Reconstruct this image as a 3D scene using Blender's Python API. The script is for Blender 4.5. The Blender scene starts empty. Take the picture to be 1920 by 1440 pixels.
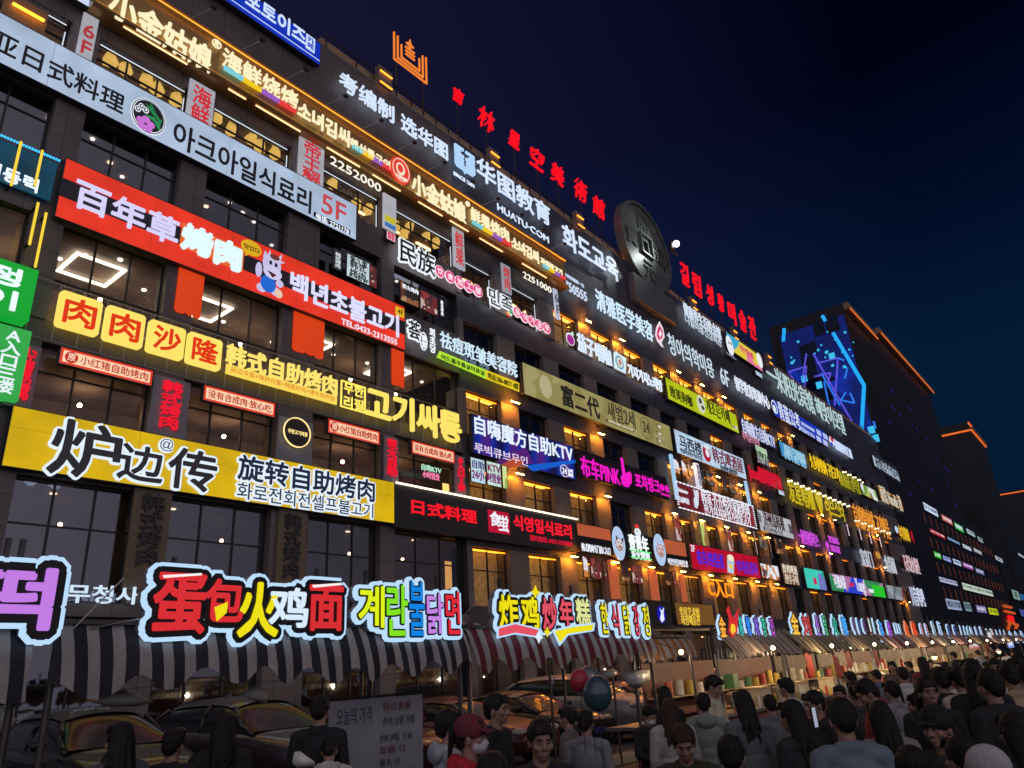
import bpy, math, random
import numpy as np
random.seed(7)
SC = bpy.context.scene
COL = SC.collection
R = math.radians

# ------------------------------------------------------------------ camera
FPX = 1378.0                                   # focal length in pixels of the 1920 px wide photograph
EYE = 1.9
def _n(v): return v / np.linalg.norm(v)
AX = _n(np.array([1190.85, 470.3, FPX]))       # the facade's long direction seen from the camera (vanishing point)
AZ = np.array([-232.07, -3450.1, FPX]); AZ = _n(AZ - AX * (AX @ AZ))       # and its verticals
AY = np.cross(AZ, AX)
ROT = np.array([AX, AY, AZ])                   # camera (x right, y down, z forward) -> world
cam = bpy.data.cameras.new('camera'); cam_o = bpy.data.objects.new('camera', cam); COL.objects.link(cam_o)
cam.sensor_width = 36.0; cam.lens = 36.0 * FPX / 1920.0; cam.clip_start = 0.05; cam.clip_end = 3000
from mathutils import Matrix, Vector
cr, cd, cf = ROT @ [1, 0, 0], ROT @ [0, 1, 0], ROT @ [0, 0, 1]
M = Matrix.Identity(4)
for i in range(3):
    M[i][0] = cr[i]; M[i][1] = -cd[i]; M[i][2] = -cf[i]
M[2][3] = EYE
cam_o.matrix_world = M
SC.camera = cam_o

# ------------------------------------------------------------------ night sky
W = bpy.data.worlds.new('World'); SC.world = W; W.use_nodes = True
nt = W.node_tree; nt.nodes.clear()
def nd(t, **k):
    n = nt.nodes.new(t)
    for a, b in k.items(): setattr(n, a, b)
    return n
def lin1(c):
    c = c / 255.0
    return c / 12.92 if c <= 0.04045 else ((c + 0.055) / 1.055) ** 2.4
def lin(c): return (lin1(c[0]), lin1(c[1]), lin1(c[2]), 1.0)
tc = nd('ShaderNodeTexCoord'); sp = nd('ShaderNodeSeparateXYZ')
nt.links.new(tc.outputs['Generated'], sp.inputs[0])
def ramp(stops, inp):
    r = nd('ShaderNodeValToRGB'); e = r.color_ramp.elements
    while len(e) < len(stops): e.new(0.5)
    for i, (p, c) in enumerate(stops): e[i].position = p; e[i].color = c
    nt.links.new(inp, r.inputs[0]); return r
def mapr(inp, a, b):
    m = nd('ShaderNodeMapRange'); m.inputs['From Min'].default_value = a; m.inputs['From Max'].default_value = b
    nt.links.new(inp, m.inputs['Value']); return m.outputs[0]
def addc(a, b, typ='ADD', f=1.0):
    m = nd('ShaderNodeMix', data_type='RGBA', blend_type=typ); m.inputs[0].default_value = f
    nt.links.new(a, m.inputs[6]); nt.links.new(b, m.inputs[7]); return m.outputs[2]
el = ramp([(0.0, lin((6, 27, 50))), (0.33, lin((3, 26, 49))), (0.45, lin((2, 15, 40))), (0.62, lin((1, 3, 20))), (1.0, lin((2, 3, 16)))], sp.outputs[2])
pur = ramp([(0.0, (0, 0, 0, 1)), (0.5, lin((13, 14, 37))), (1.0, lin((27, 23, 41)))], mapr(sp.outputs[1], 0.08, 0.75))
# the lit city on the other side of the street, behind the photographer
dt = nd('ShaderNodeVectorMath', operation='DOT_PRODUCT'); dt.inputs[1].default_value = (-.6, -.8, 0)
nt.links.new(tc.outputs['Generated'], dt.inputs[0])
city = ramp([(0.0, (0, 0, 0, 1)), (0.2, (0.10, 0.09, 0.10, 1)), (1.0, (0.42, 0.37, 0.41, 1))], mapr(dt.outputs['Value'], 0.05, 0.75))
sky = nd('ShaderNodeTexSky', sky_type='NISHITA'); sky.sun_disc = False
sky.sun_elevation = R(-4); sky.sun_rotation = R(250)
bg0 = nd('ShaderNodeBackground'); bg0.inputs[1].default_value = 0.002
nt.links.new(sky.outputs[0], bg0.inputs[0])
bg1 = nd('ShaderNodeBackground'); bg1.inputs[1].default_value = 1.0
nt.links.new(addc(addc(el.outputs[0], pur.outputs[0]), city.outputs[0]), bg1.inputs[0])
ad = nd('ShaderNodeAddShader'); out = nd('ShaderNodeOutputWorld')
nt.links.new(bg0.outputs[0], ad.inputs[0]); nt.links.new(bg1.outputs[0], ad.inputs[1]); nt.links.new(ad.outputs[0], out.inputs[0])
SC.view_settings.view_transform = 'Standard'; SC.view_settings.look = 'None'
SC.view_settings.exposure = 0.0; SC.view_settings.gamma = 1.0
SC.cycles.use_denoising = True
SC.cycles.max_bounces = 6; SC.cycles.diffuse_bounces = 2; SC.cycles.glossy_bounces = 3
SC.cycles.transmission_bounces = 4; SC.cycles.transparent_max_bounces = 12
SC.cycles.sample_clamp_indirect = 3.0
SC.cycles.caustics_reflective = False; SC.cycles.caustics_refractive = False

# ------------------------------------------------------------------ helpers
YS = 20.0          # plane of the sign faces; the wall stands 0.3 m behind it
YST = 7.0          # plane of the stall signs
def ray(px, py): return ROT @ np.array([px - 960.0, py - 720.0, FPX])
def F(px, py, y=YS):
    d = ray(px, py); t = y / d[1]; return d[0] * t, EYE + d[2] * t
def P(px, py, r):
    d = _n(ray(px, py)) * r; return d[0], d[1], EYE + d[2]

MATS = {}
def mat(name, col, rough=0.6, metal=0.0, spec=0.5, var=0.12, vscale=6.0, bump=0.0, bscale=60.0, coat=0.0, stripes=None):
    key = ('m', name)
    if key in MATS: return MATS[key]
    m = bpy.data.materials.new(name); m.use_nodes = True; t = m.node_tree; b = t.nodes['Principled BSDF']
    b.inputs['Roughness'].default_value = rough; b.inputs['Metallic'].default_value = metal
    b.inputs['Specular IOR Level'].default_value = spec
    if coat: b.inputs['Coat Weight'].default_value = coat; b.inputs['Coat Roughness'].default_value = 0.04
    c = tuple(col) + (1,)
    tcn = t.nodes.new('ShaderNodeTexCoord')
    ns = t.nodes.new('ShaderNodeTexNoise'); ns.inputs['Scale'].default_value = vscale; ns.inputs['Detail'].default_value = 5
    t.links.new(tcn.outputs['Object'], ns.inputs['Vector'])
    rp = t.nodes.new('ShaderNodeValToRGB'); rp.color_ramp.elements[0].position = 0.3; rp.color_ramp.elements[1].position = 0.72
    rp.color_ramp.elements[0].color = tuple(x * (1 - var) for x in col) + (1,)
    rp.color_ramp.elements[1].color = tuple(min(1, x * (1 + var)) for x in col) + (1,)
    t.links.new(ns.outputs[0], rp.inputs[0]); t.links.new(rp.outputs[0], b.inputs['Base Color'])
    if bump:
        n2 = t.nodes.new('ShaderNodeTexNoise'); n2.inputs['Scale'].default_value = bscale; n2.inputs['Detail'].default_value = 4
        t.links.new(tcn.outputs['Object'], n2.inputs['Vector'])
        bp = t.nodes.new('ShaderNodeBump'); bp.inputs['Strength'].default_value = bump; bp.inputs['Distance'].default_value = 0.02
        t.links.new(n2.outputs[0], bp.inputs['Height']); t.links.new(bp.outputs[0], b.inputs['Normal'])
    MATS[key] = m; return m

def emit(c, s=1.0, sample=False, uneven=0.0):
    """light given off by an acrylic face, tube or screen; c = colour 0..255 as it shows"""
    key = ('e', tuple(c), s, sample, uneven)
    if key in MATS: return MATS[key]
    m = bpy.data.materials.new('lit_%d_%d_%d' % tuple(int(x) for x in c)); m.use_nodes = True; t = m.node_tree
    b = t.nodes['Principled BSDF']; l = lin(c)
    b.inputs['Base Color'].default_value = (l[0] * .1 + .01, l[1] * .1 + .01, l[2] * .1 + .01, 1); b.inputs['Roughness'].default_value = 0.35
    b.inputs['Specular IOR Level'].default_value = 0.25
    b.inputs['Emission Color'].default_value = l; b.inputs['Emission Strength'].default_value = s
    if uneven:                                  # tubes behind the acrylic do not light it evenly
        tcn = t.nodes.new('ShaderNodeTexCoord'); ns = t.nodes.new('ShaderNodeTexNoise'); ns.inputs['Scale'].default_value = 0.9
        t.links.new(tcn.outputs['Object'], ns.inputs['Vector'])
        mr = t.nodes.new('ShaderNodeMapRange'); mr.inputs['From Min'].default_value = .3; mr.inputs['From Max'].default_value = .7
        mr.inputs['To Min'].default_value = s * (1 - uneven); mr.inputs['To Max'].default_value = s * (1 + uneven)
        t.links.new(ns.outputs[0], mr.inputs['Value']); t.links.new(mr.outputs[0], b.inputs['Emission Strength'])
    m.cycles.emission_sampling = 'AUTO' if sample else 'NONE'
    MATS[key] = m; return m

def poster_mat(name, cols, s=0.8, scale=3.0):
    """a backlit print: patches of the given colours"""
    key = ('p', name)
    if key in MATS: return MATS[key]
    m = bpy.data.materials.new(name); m.use_nodes = True; t = m.node_tree; b = t.nodes['Principled BSDF']
    tcn = t.nodes.new('ShaderNodeTexCoord'); vo = t.nodes.new('ShaderNodeTexVoronoi'); vo.inputs['Scale'].default_value = scale
    ns = t.nodes.new('ShaderNodeTexNoise'); ns.inputs['Scale'].default_value = scale * 1.5; ns.inputs['Detail'].default_value = 3
    mx = t.nodes.new('ShaderNodeMix'); mx.data_type = 'RGBA'; mx.inputs[0].default_value = 0.35
    t.links.new(tcn.outputs['Object'], mx.inputs[6]); t.links.new(tcn.outputs['Object'], ns.inputs['Vector'])
    t.links.new(ns.outputs['Color'], mx.inputs[7]); t.links.new(mx.outputs[2], vo.inputs['Vector'])
    sx = t.nodes.new('ShaderNodeSeparateColor'); t.links.new(vo.outputs['Color'], sx.inputs[0])
    rp = t.nodes.new('ShaderNodeValToRGB'); rp.color_ramp.interpolation = 'CONSTANT'; e = rp.color_ramp.elements
    while len(e) < len(cols): e.new(0.5)
    for i, c in enumerate(cols): e[i].position = i / len(cols); e[i].color = lin(c)
    t.links.new(sx.outputs[0], rp.inputs[0])
    t.links.new(rp.outputs[0], b.inputs['Emission Color']); b.inputs['Emission Strength'].default_value = s
    b.inputs['Base Color'].default_value = (.03, .03, .03, 1); b.inputs['Roughness'].default_value = .4
    m.cycles.emission_sampling = 'NONE'; MATS[key] = m; return m

def glass_mat(name='window_glass', tint=(.62, .62, .66), refl=0.14, rough=0.02, base=0.05):
    key = ('g', name)
    if key in MATS: return MATS[key]
    m = bpy.data.materials.new(name); m.use_nodes = True; t = m.node_tree; t.nodes.clear()
    tr = t.nodes.new('ShaderNodeBsdfTransparent'); tr.inputs[0].default_value = tuple(tint) + (1,)
    gl = t.nodes.new('ShaderNodeBsdfGlossy'); gl.inputs['Roughness'].default_value = rough
    gl.inputs[0].default_value = (.82, .86, 1, 1)
    lw = t.nodes.new('ShaderNodeLayerWeight'); lw.inputs[0].default_value = refl
    mx = t.nodes.new('ShaderNodeMixShader'); o = t.nodes.new('ShaderNodeOutputMaterial')
    mm = t.nodes.new('ShaderNodeMath'); mm.operation = 'MAXIMUM'; mm.inputs[1].default_value = base; t.links.new(lw.outputs['Fresnel'], mm.inputs[0]); t.links.new(mm.outputs[0], mx.inputs[0]); t.links.new(tr.outputs[0], mx.inputs[1]); t.links.new(gl.outputs[0], mx.inputs[2])
    t.links.new(mx.outputs[0], o.inputs[0]); MATS[key] = m; return m

class MB:
    """collects shapes given in world metres; build() links them as ONE mesh object"""
    def __init__(s): s.v = []; s.f = []; s.mi = []
    def add(s, vs, fs, mi=0):
        o = len(s.v); s.v += [tuple(map(float, v)) for v in vs]; s.f += [tuple(i + o for i in f) for f in fs]; s.mi += [mi] * len(fs); return s
    def box(s, x0, x1, y0, y1, z0, z1, mi=0):
        v = [(x, y, z) for x in (x0, x1) for y in (y0, y1) for z in (z0, z1)]
        return s.add(v, [(0, 1, 3, 2), (4, 6, 7, 5), (0, 4, 5, 1), (2, 3, 7, 6), (0, 2, 6, 4), (1, 5, 7, 3)], mi)
    def tube(s, p, q, r, n=8, r2=None, mi=0):
        p = Vector(p); q = Vector(q); d = (q - p).normalized(); a = d.orthogonal().normalized(); b = d.cross(a); r2 = r if r2 is None else r2
        v = [tuple(c + (a * math.cos(t) + b * math.sin(t)) * rr) for c, rr in ((p, r), (q, r2)) for t in [2 * math.pi * k / n for k in range(n)]]
        f = [(k, (k + 1) % n, n + (k + 1) % n, n + k) for k in range(n)] + [tuple(range(n))[::-1], tuple(range(n, 2 * n))]
        return s.add(v, f, mi)
    def sphere(s, c, r, nu=12, nv=8, mi=0):
        rx, ry, rz = (r, r, r) if not hasattr(r, '__len__') else r
        v = [(c[0], c[1], c[2] + rz)]
        for j in range(1, nv):
            ph = math.pi * j / nv
            for i in range(nu):
                th = 2 * math.pi * i / nu
                v.append((c[0] + rx * math.sin(ph) * math.cos(th), c[1] + ry * math.sin(ph) * math.sin(th), c[2] + rz * math.cos(ph)))
        v.append((c[0], c[1], c[2] - rz)); L = len(v) - 1; f = []
        for i in range(nu): f.append((0, 1 + i, 1 + (i + 1) % nu)); f.append((L, L - nu + (i + 1) % nu, L - nu + i))
        for j in range(nv - 2):
            for i in range(nu):
                a = 1 + j * nu + i; b = 1 + j * nu + (i + 1) % nu
                f.append((a, a + nu, b + nu, b))
        return s.add(v, f, mi)
    def prism(s, poly, y0, y1, mi=0):
        """poly: list of (x, z); front at y0, back at y1"""
        n = len(poly); v = [(x, y0, z) for x, z in poly] + [(x, y1, z) for x, z in poly]
        f = [tuple(range(n)), tuple(range(2 * n - 1, n - 1, -1))] + [(k, n + k, n + (k + 1) % n, (k + 1) % n) for k in range(n)]
        return s.add(v, f, mi)
    def oval(s, cx, cz, rx, rz, y0, y1, n=24, mi=0):
        return s.prism([(cx + rx * math.cos(2 * math.pi * k / n), cz + rz * math.sin(2 * math.pi * k / n)) for k in range(n)], y0, y1, mi)
    def ring(s, cx, cz, rx, rz, w, y0, y1, n=28, mi=0):
        for k in range(n):
            a, b = 2 * math.pi * k / n, 2 * math.pi * (k + 1) / n
            s.prism([(cx + rx * math.cos(a), cz + rz * math.sin(a)), (cx + rx * math.cos(b), cz + rz * math.sin(b)),
                     (cx + (rx - w) * math.cos(b), cz + (rz - w) * math.sin(b)), (cx + (rx - w) * math.cos(a), cz + (rz - w) * math.sin(a))], y0, y1, mi)
        return s
    def frame(s, x0, x1, z0, z1, w, y0, y1, mi=0):
        s.box(x0, x0 + w, y0, y1, z0, z1, mi); s.box(x1 - w, x1, y0, y1, z0, z1, mi)
        s.box(x0 + w, x1 - w, y0, y1, z0, z0 + w, mi); s.box(x0 + w, x1 - w, y0, y1, z1 - w, z1, mi); return s
    def build(s, name, m, parent=None, smooth=False):
        me = bpy.data.meshes.new(name)
        o3 = np.array(parent.matrix_parent_base if False else ORG.get(parent.name, (0, 0, 0)) if parent else (0, 0, 0))
        me.from_pydata([tuple(np.array(v) - o3) for v in s.v] if parent else s.v, [], s.f)
        for x in (m if isinstance(m, (list, tuple)) else [m]): me.materials.append(x)
        if isinstance(m, (list, tuple)): me.polygons.foreach_set('material_index', s.mi)
        if smooth: me.polygons.foreach_set('use_smooth', [True] * len(me.polygons))
        me.update()
        o = bpy.data.objects.new(name, me); COL.objects.link(o)
        if parent: o.parent = parent
        ORG[o.name] = tuple(o3)
        return o
ORG = {}      # object name -> world place of its local origin, for things built where they stand
def tag(o, label=None, cat=None, group=None, kind=None):
    if label: o['label'] = label
    if cat: o['category'] = cat
    if group: o['group'] = group
    if kind: o['kind'] = kind
    return o
def thing(name, loc, label, cat, group=None):
    o = bpy.data.objects.new(name, None); COL.objects.link(o); o.location = loc; o.empty_display_size = .2
    ORG[o.name] = tuple(loc); return tag(o, label, cat, group)
def copy_tree(o, parent=None):
    c = o.copy(); COL.objects.link(c)
    if parent: c.parent = parent
    for ch in list(o.children): copy_tree(ch, c)
    return c

# ---- lettering: glyphs from Blender's built-in font, stretched to the measured box
_TX = {}; ASP = {}
def glyphs(s, bold=0.0, vert=False):
    key = (s, bold, vert)
    if key in _TX: return _TX[key]
    c = bpy.data.curves.new('t', 'FONT'); c.body = '\n'.join(s) if vert else s; c.resolution_u = 3; c.offset = bold
    c.align_x = 'CENTER'; c.space_line = 0.92 if vert else 0.95
    o = bpy.data.objects.new('t', c); COL.objects.link(o)
    me = bpy.data.meshes.new_from_object(o.evaluated_get(bpy.context.evaluated_depsgraph_get()))
    n = len(me.vertices); co = np.empty(n * 3); me.vertices.foreach_get('co', co); co = co.reshape(n, 3)[:, :2]
    fs = [tuple(p.vertices) for p in me.polygons]
    cnt = {}
    for f in fs:
        for a, b in zip(f, f[1:] + f[:1]):
            k = (min(a, b), max(a, b)); cnt[k] = cnt.get(k, 0) + 1
    ed = [k for k, q in cnt.items() if q == 1]
    bpy.data.objects.remove(o); bpy.data.curves.remove(c); bpy.data.meshes.remove(me)
    lo, hi = co.min(0), co.max(0); ASP[s] = (hi[0] - lo[0]) / max(hi[1] - lo[1], 1e-6); co = (co - lo) / np.maximum(hi - lo, 1e-6)
    _TX[key] = (co, fs, ed); return _TX[key]
_OCT = [(math.cos(2 * math.pi * k / 8 + .39), math.sin(2 * math.pi * k / 8 + .39)) for k in range(8)]
def put_text(mb, s, x0, x1, z0, z1, yf, depth=0.03, bold=0.02, vert=False, outline=0.0, mi=0, slant=0.0):
    """front of the letters at yf, their sides reach back by depth; strokes are thickened by a round pen"""
    co, fs, ed = glyphs(s, 0.0, vert)
    nl = len(s) if vert else s.count('\n') + 1
    nc = max(1, len(s) if not vert else 1); cell = min((z1 - z0) / nl, 1.15 * (x1 - x0) / nc * nl); pen = bold * .52 * cell; r = outline + pen
    ins = min(r, .3 * min(x1 - x0, z1 - z0)) if not outline else pen
    x0 += ins; x1 -= ins; z0 += ins; z1 -= ins
    X = x0 + co[:, 0] * (x1 - x0) + (co[:, 1] - .5) * slant; Z = z0 + co[:, 1] * (z1 - z0); n = len(X)
    mb.add([(X[i], yf, Z[i]) for i in range(n)], fs, mi)
    v = []; f = []; used = set()
    side = depth > .015
    for j, (a, b) in enumerate(ed):
        dx, dz = X[b] - X[a], Z[b] - Z[a]; L = math.hypot(dx, dz)
        if L < 1e-6: continue
        y = yf + (j % 40 + 1) * 6e-5; px, pz = -dz / L * r, dx / L * r; k = len(v)
        if r < .004:
            if side: v += [(X[a], yf, Z[a]), (X[b], yf, Z[b]), (X[b], yf + depth, Z[b]), (X[a], yf + depth, Z[a])]; f.append((k, k + 1, k + 2, k + 3))
            continue
        v += [(X[a] + px, y, Z[a] + pz), (X[b] + px, y, Z[b] + pz), (X[b] - px, y, Z[b] - pz), (X[a] - px, y, Z[a] - pz)]; f.append((k, k + 1, k + 2, k + 3))
        if side:
            v += [(p, yf + depth, q) for p, _, q in v[k:k + 4]]; f += [(k, k + 4, k + 5, k + 1), (k + 2, k + 6, k + 7, k + 3)]
        if a not in used and (L > r * .3 or j % 2 == 0):
            used.add(a); k = len(v); v += [(X[a] + r * c, y + 3e-5, Z[a] + r * q) for c, q in _OCT]; f.append(tuple(range(k, k + 8)))
            if side: v += [(p, yf + depth, q) for p, _, q in v[k:k + 8]]; f += [(k + q, k + 8 + q, k + 8 + (q + 1) % 8, k + (q + 1) % 8) for q in range(8)]
    if f: mb.add(v, f, mi)
    return mb
# ------------------------------------------------------------------ ground
ASPH = mat('asphalt', (.05, .05, .052), rough=.7, var=.35, vscale=3, bump=.4, bscale=120)
PAVE = mat('paving', (.16, .15, .15), rough=.6, var=.25, vscale=2.5, bump=.2, bscale=40)
g = MB().box(-60, 900, -60, 600, -.3, 0).build('street_ground', ASPH); tag(g, kind='structure')
g = MB().box(-60, 118, 9.9, 20.1, .004, .15).build('raised_forecourt', PAVE); tag(g, kind='structure')
g = MB().box(-60, 118, 9.6, 9.9, .004, .17).build('kerb', mat('kerb_stone', (.3, .29, .28), bump=.2)); tag(g, kind='structure')

# ------------------------------------------------------------------ the shopping building
def clad(name, col, sx, sz):
    m = mat(name, col, rough=.45, var=.14, vscale=.5); t = m.node_tree; b = t.nodes['Principled BSDF']
    tcn = t.nodes.new('ShaderNodeTexCoord'); mp = t.nodes.new('ShaderNodeMapping'); mp.inputs['Rotation'].default_value = (R(90), 0, 0)
    br = t.nodes.new('ShaderNodeTexBrick'); br.offset = 0; br.inputs['Scale'].default_value = 1.0
    br.inputs['Brick Width'].default_value = sx; br.inputs['Row Height'].default_value = sz; br.inputs['Mortar Size'].default_value = .012
    br.inputs['Color1'].default_value = (1, 1, 1, 1); br.inputs['Color2'].default_value = (.86, .86, .88, 1); br.inputs['Mortar'].default_value = (.35, .35, .35, 1)
    t.links.new(tcn.outputs['Object'], mp.inputs[0]); t.links.new(mp.outputs[0], br.inputs[0])
    src = b.inputs['Base Color'].links[0].from_socket
    mx = t.nodes.new('ShaderNodeMix'); mx.data_type = 'RGBA'; mx.blend_type = 'MULTIPLY'; mx.inputs[0].default_value = 1
    t.links.new(src, mx.inputs[6]); t.links.new(br.outputs[0], mx.inputs[7]); t.links.new(mx.outputs[2], b.inputs['Base Color'])
    return m
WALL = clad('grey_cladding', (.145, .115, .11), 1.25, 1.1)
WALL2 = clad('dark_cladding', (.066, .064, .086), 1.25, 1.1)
PIL = mat('pilaster_paint', (.17, .145, .13), rough=.5, var=.15, vscale=1.2, bump=.15, bscale=15)
PILA = clad('column_cladding', (.165, .14, .14), .8, .75)
FRM = mat('window_frame_metal', (.045, .042, .045), rough=.4, metal=.6)
GLS = glass_mat(tint=(.88, .88, .9), refl=.12)
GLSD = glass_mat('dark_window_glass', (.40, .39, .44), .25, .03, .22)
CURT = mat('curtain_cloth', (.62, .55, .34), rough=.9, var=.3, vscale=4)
def translucent(m):
    t = m.node_tree; b = t.nodes['Principled BSDF']; o = t.nodes['Material Output']; tl = t.nodes.new('ShaderNodeBsdfTranslucent'); mx = t.nodes.new('ShaderNodeMixShader')
    t.links.new(b.inputs['Base Color'].links[0].from_socket, tl.inputs[0]); mx.inputs[0].default_value = .45
    t.links.new(b.outputs[0], mx.inputs[1]); t.links.new(tl.outputs[0], mx.inputs[2]); t.links.new(mx.outputs[0], o.inputs[0])
translucent(CURT); BACKGLOW = emit((255, 186, 100), 1.9, True); BACKGLOWD = emit((255, 180, 100), .8, True)
CURTD = mat('unlit_curtain_cloth', (.06, .055, .06), rough=.9, var=.4, vscale=3)  # unlit windows: the dark of the room is put into the curtain colour
ROOM = mat('room_plaster', (.27, .225, .20), rough=.8, var=.25, vscale=1.5)
ROOMF = mat('room_floor', (.10, .08, .07), rough=.5)
AMBER = emit((255, 130, 14), 5, True)
AMBERP = emit((255, 150, 36), 480, True); AMBERD = emit((255, 130, 24), 3.0, True); CURTFILL = emit((255, 168, 72), 2.8, True)
WHITET = emit((235, 240, 250), 1.6, True)
GOLDT = emit((255, 190, 60), 2.0, True)

YW = 20.3
def solid_bands(mb, x0, x1, zs, y0=YW, y1=20.9):
    for a, b in zs: mb.box(x0, x1, y0, y1, a, b)
def window(bld, x0, x1, z0, z1, tube=None, curtain=None, glass=GLS, cols=2, rail=.62, white=False, k=0):
    y0 = 20.52
    fr = MB().frame(x0, x1, z0, z1, .06, y0, y0 + .08)
    for i in range(1, cols):
        x = x0 + (x1 - x0) * i / cols; fr.box(x - .025, x + .025, y0 + .003, y0 + .077, z0 + .06, z1 - .06)
    zr = z0 + (z1 - z0) * rail
    if rail: 
        for i in range(cols):
            a = x0 + .06 if i == 0 else x0 + (x1 - x0) * i / cols + .025
            b = x1 - .06 if i == cols - 1 else x0 + (x1 - x0) * (i + 1) / cols - .025
            fr.box(a, b, y0 + .006, y0 + .074, zr - .022, zr + .022)
    w = fr.build('window', FRM, bld)
    ORG[w.name] = ORG[bld.name]
    p = MB().add([(x0 + .03, y0 + .04, z0 + .03), (x1 - .03, y0 + .04, z0 + .03), (x1 - .03, y0 + .04, z1 - .03), (x0 + .03, y0 + .04, z1 - .03)], [(0, 1, 2, 3)])
    p.build('pane', glass, w)
    if tube:
        g = (x1 - x0) * .08
        MB().tube((x0 + .12, 20.45, z1 - .1), (x0 + (x1 - x0) * .46, 20.45, z1 - .1), .022, 6).tube((x0 + (x1 - x0) * .5, 20.45, z1 - .1), (x1 - .12, 20.45, z1 - .1), .022, 6).build('light_tube', tube, w)
        if k < 12: MB().box(x0 + .08, x1 - .08, y0 + .12, y0 + .40, z1 - .04, z1 - .02).build('curtain_fill', CURTFILL, w)  # half-hidden emitter added over the curtain to brighten it
        if k < 14:
            r_ = random.Random(k * 31 + int(z0)); MB().box(x0 + .5, x1 - .5, 22.3, 22.34, z0 + .2, z1 - .3).build('curtain_backglow', BACKGLOW if r_.random() < .6 else BACKGLOWD, w)  # glowing panel added behind the curtain to brighten its cloth
    if white:
        mb = MB().box(x0 + .1, x1 - .1, y0 - .05, y0 - .025, z1 - .08, z1 - .055)
        mb.box(x1 - .11, x1 - .085, y0 - .05, y0 - .025, z0 + .1, z1 - .35).build('light_tube', emit((225, 235, 250), 1.0), w)
    if curtain:
        n = max(6, int((x1 - x0) / .11)); rnd = random.Random(k * 7 + int(z0 * 10))
        v = []; 
        for i in range(n + 1):
            x = x0 + (x1 - x0) * i / n; y = 21.0 + (.035 if i % 2 else -.03) + rnd.uniform(-.012, .012)
            v += [(x, y, z0), (x, y, z1)]
        MB().add(v, [(2 * i, 2 * i + 2, 2 * i + 3, 2 * i + 1) for i in range(n)]).build('curtain', curtain, w)
    return w

# the near block, up to the column at X = 22.3
A = thing('shop_building', (0, YW, 0), 'near dark grey shopping block carrying the red, yellow and pale grey sign bands', 'building')
PA = [(-8, -7.4), (-2.9, -2.2), (1.2, 2.0), (5.25, 6.05), (9.05, 9.95), (13.2, 14.6), (17.7, 18.4)]
bandsA = [(3.7, 4.3), (7.3, 8.9), (10.9, 11.5), (14.55, 16.45), (18.5, 19.9), (21.5, 27.7)]
openA = [(.35, 3.7), (4.3, 7.3), (8.9, 10.9), (11.5, 14.55), (16.45, 18.5), (19.9, 21.5)]
wm = MB(); solid_bands(wm, -8, 22.3, bandsA); wm.box(-8, 22.3, 24.9, 25.1, .3, 27.7)
wm.box(-8, 22.3, 20.9, 24.9, 27.45, 27.7)
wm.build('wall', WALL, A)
for a, b in PA:
    for z0, z1 in openA: MB().box(a, b, 20.24, 20.9, z0, z1).build('column', PILA, A)
edges = PA + [(22.3, 22.3)]
for fi, (z0, z1) in enumerate(openA):
    for i in range(len(PA)):
        x0, x1 = PA[i][1], edges[i + 1][0]
        if x1 - x0 < .5: continue
        n = 3 if x1 - x0 > 3 else 2
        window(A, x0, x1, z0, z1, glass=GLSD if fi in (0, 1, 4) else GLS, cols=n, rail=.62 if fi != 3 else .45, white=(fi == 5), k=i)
# rooms behind the glass, one per storey
for fi, (z0, z1) in enumerate(openA):
    zf = z0 - .5 if fi else .3; zc = z1 + .12
    rm = MB().box(-7.4, 22.3, 24.6, 24.9, zf, zc).box(-7.4, 22.3, 20.92, 24.6, zf - .1, zf).box(-7.4, 22.3, 20.92, 24.6, zc, zc + .1)
    r = rm.build('room', ROOM, A)
    ORG[r.name] = ORG[A.name]
    if fi == 3:
        for x in (6.9, 10.6, 15.0, 19.2):            # square light rings on the ceiling
            mb = MB()
            for dx, dy, ex, ey in ((0, 0, 1.5, .1), (0, 1.4, 1.5, 1.5), (0, .1, .1, 1.4), (1.4, .1, 1.5, 1.4)):
                mb.box(x + dx, x + ex, 21.6 + dy, 21.6 + ey, zc - .14, zc - .08)
            mb.build('ceiling_light', emit((255, 238, 205), 3.0, True), r)
    if fi in (2, 5):
        mb = MB()
        for x in np.arange(-6, 22, 2.1): mb.box(x, x + 1.0, 21.8, 21.9, zc - .05, zc - .01)
        mb.build('ceiling_light', emit((255, 190, 110), 3.0 if fi == 2 else 8.0, True), r)
    if fi in (1, 4):
        mb = MB()
        for x in np.arange(-6, 22, 3.4): mb.tube((x, 22.2, zc - .02), (x, 22.2, zc - .04), .09, 10)
        mb.build('ceiling_light', emit((255, 215, 170), 5, True), r)
    if fi in (1, 2, 3, 5):
        mb = MB(); rnd = random.Random(40 + fi)
        for x in np.arange(-5, 22, 2.6): x += rnd.uniform(-.4, .4); mb.sphere((x, 22.9, zc - .7), .065, 8, 6)
        mb.build('ceiling_fill', emit((255, 200, 150), {1: 20, 2: 90, 3: 75, 5: 90}[fi], True), r)  # glowing globes added below the ceiling to brighten it
    # downlights seen as bright spots
    if fi in (2, 3, 4):
        rnd = random.Random(fi); mb = MB()
        for _ in range(16): x, y = rnd.uniform(2, 22), rnd.uniform(21.2, 23.5); mb.tube((x, y, zc - .01), (x, y, zc - .05), .07, 10)
        mb.build('downlight', emit((255, 240, 220), 4, True), r)
    if fi == 3:
        rnd = random.Random(5); mb = MB()          # strings of tiny lights
        for _ in range(260): x = rnd.uniform(5.5, 22); y = rnd.uniform(21.5, 24); z = zc - rnd.uniform(.1, 1.5); mb.sphere((x, y, z), .012, 4, 3)
        tag(mb.build('string_light', emit((255, 225, 180), 1.2), r), kind='stuff')

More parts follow.
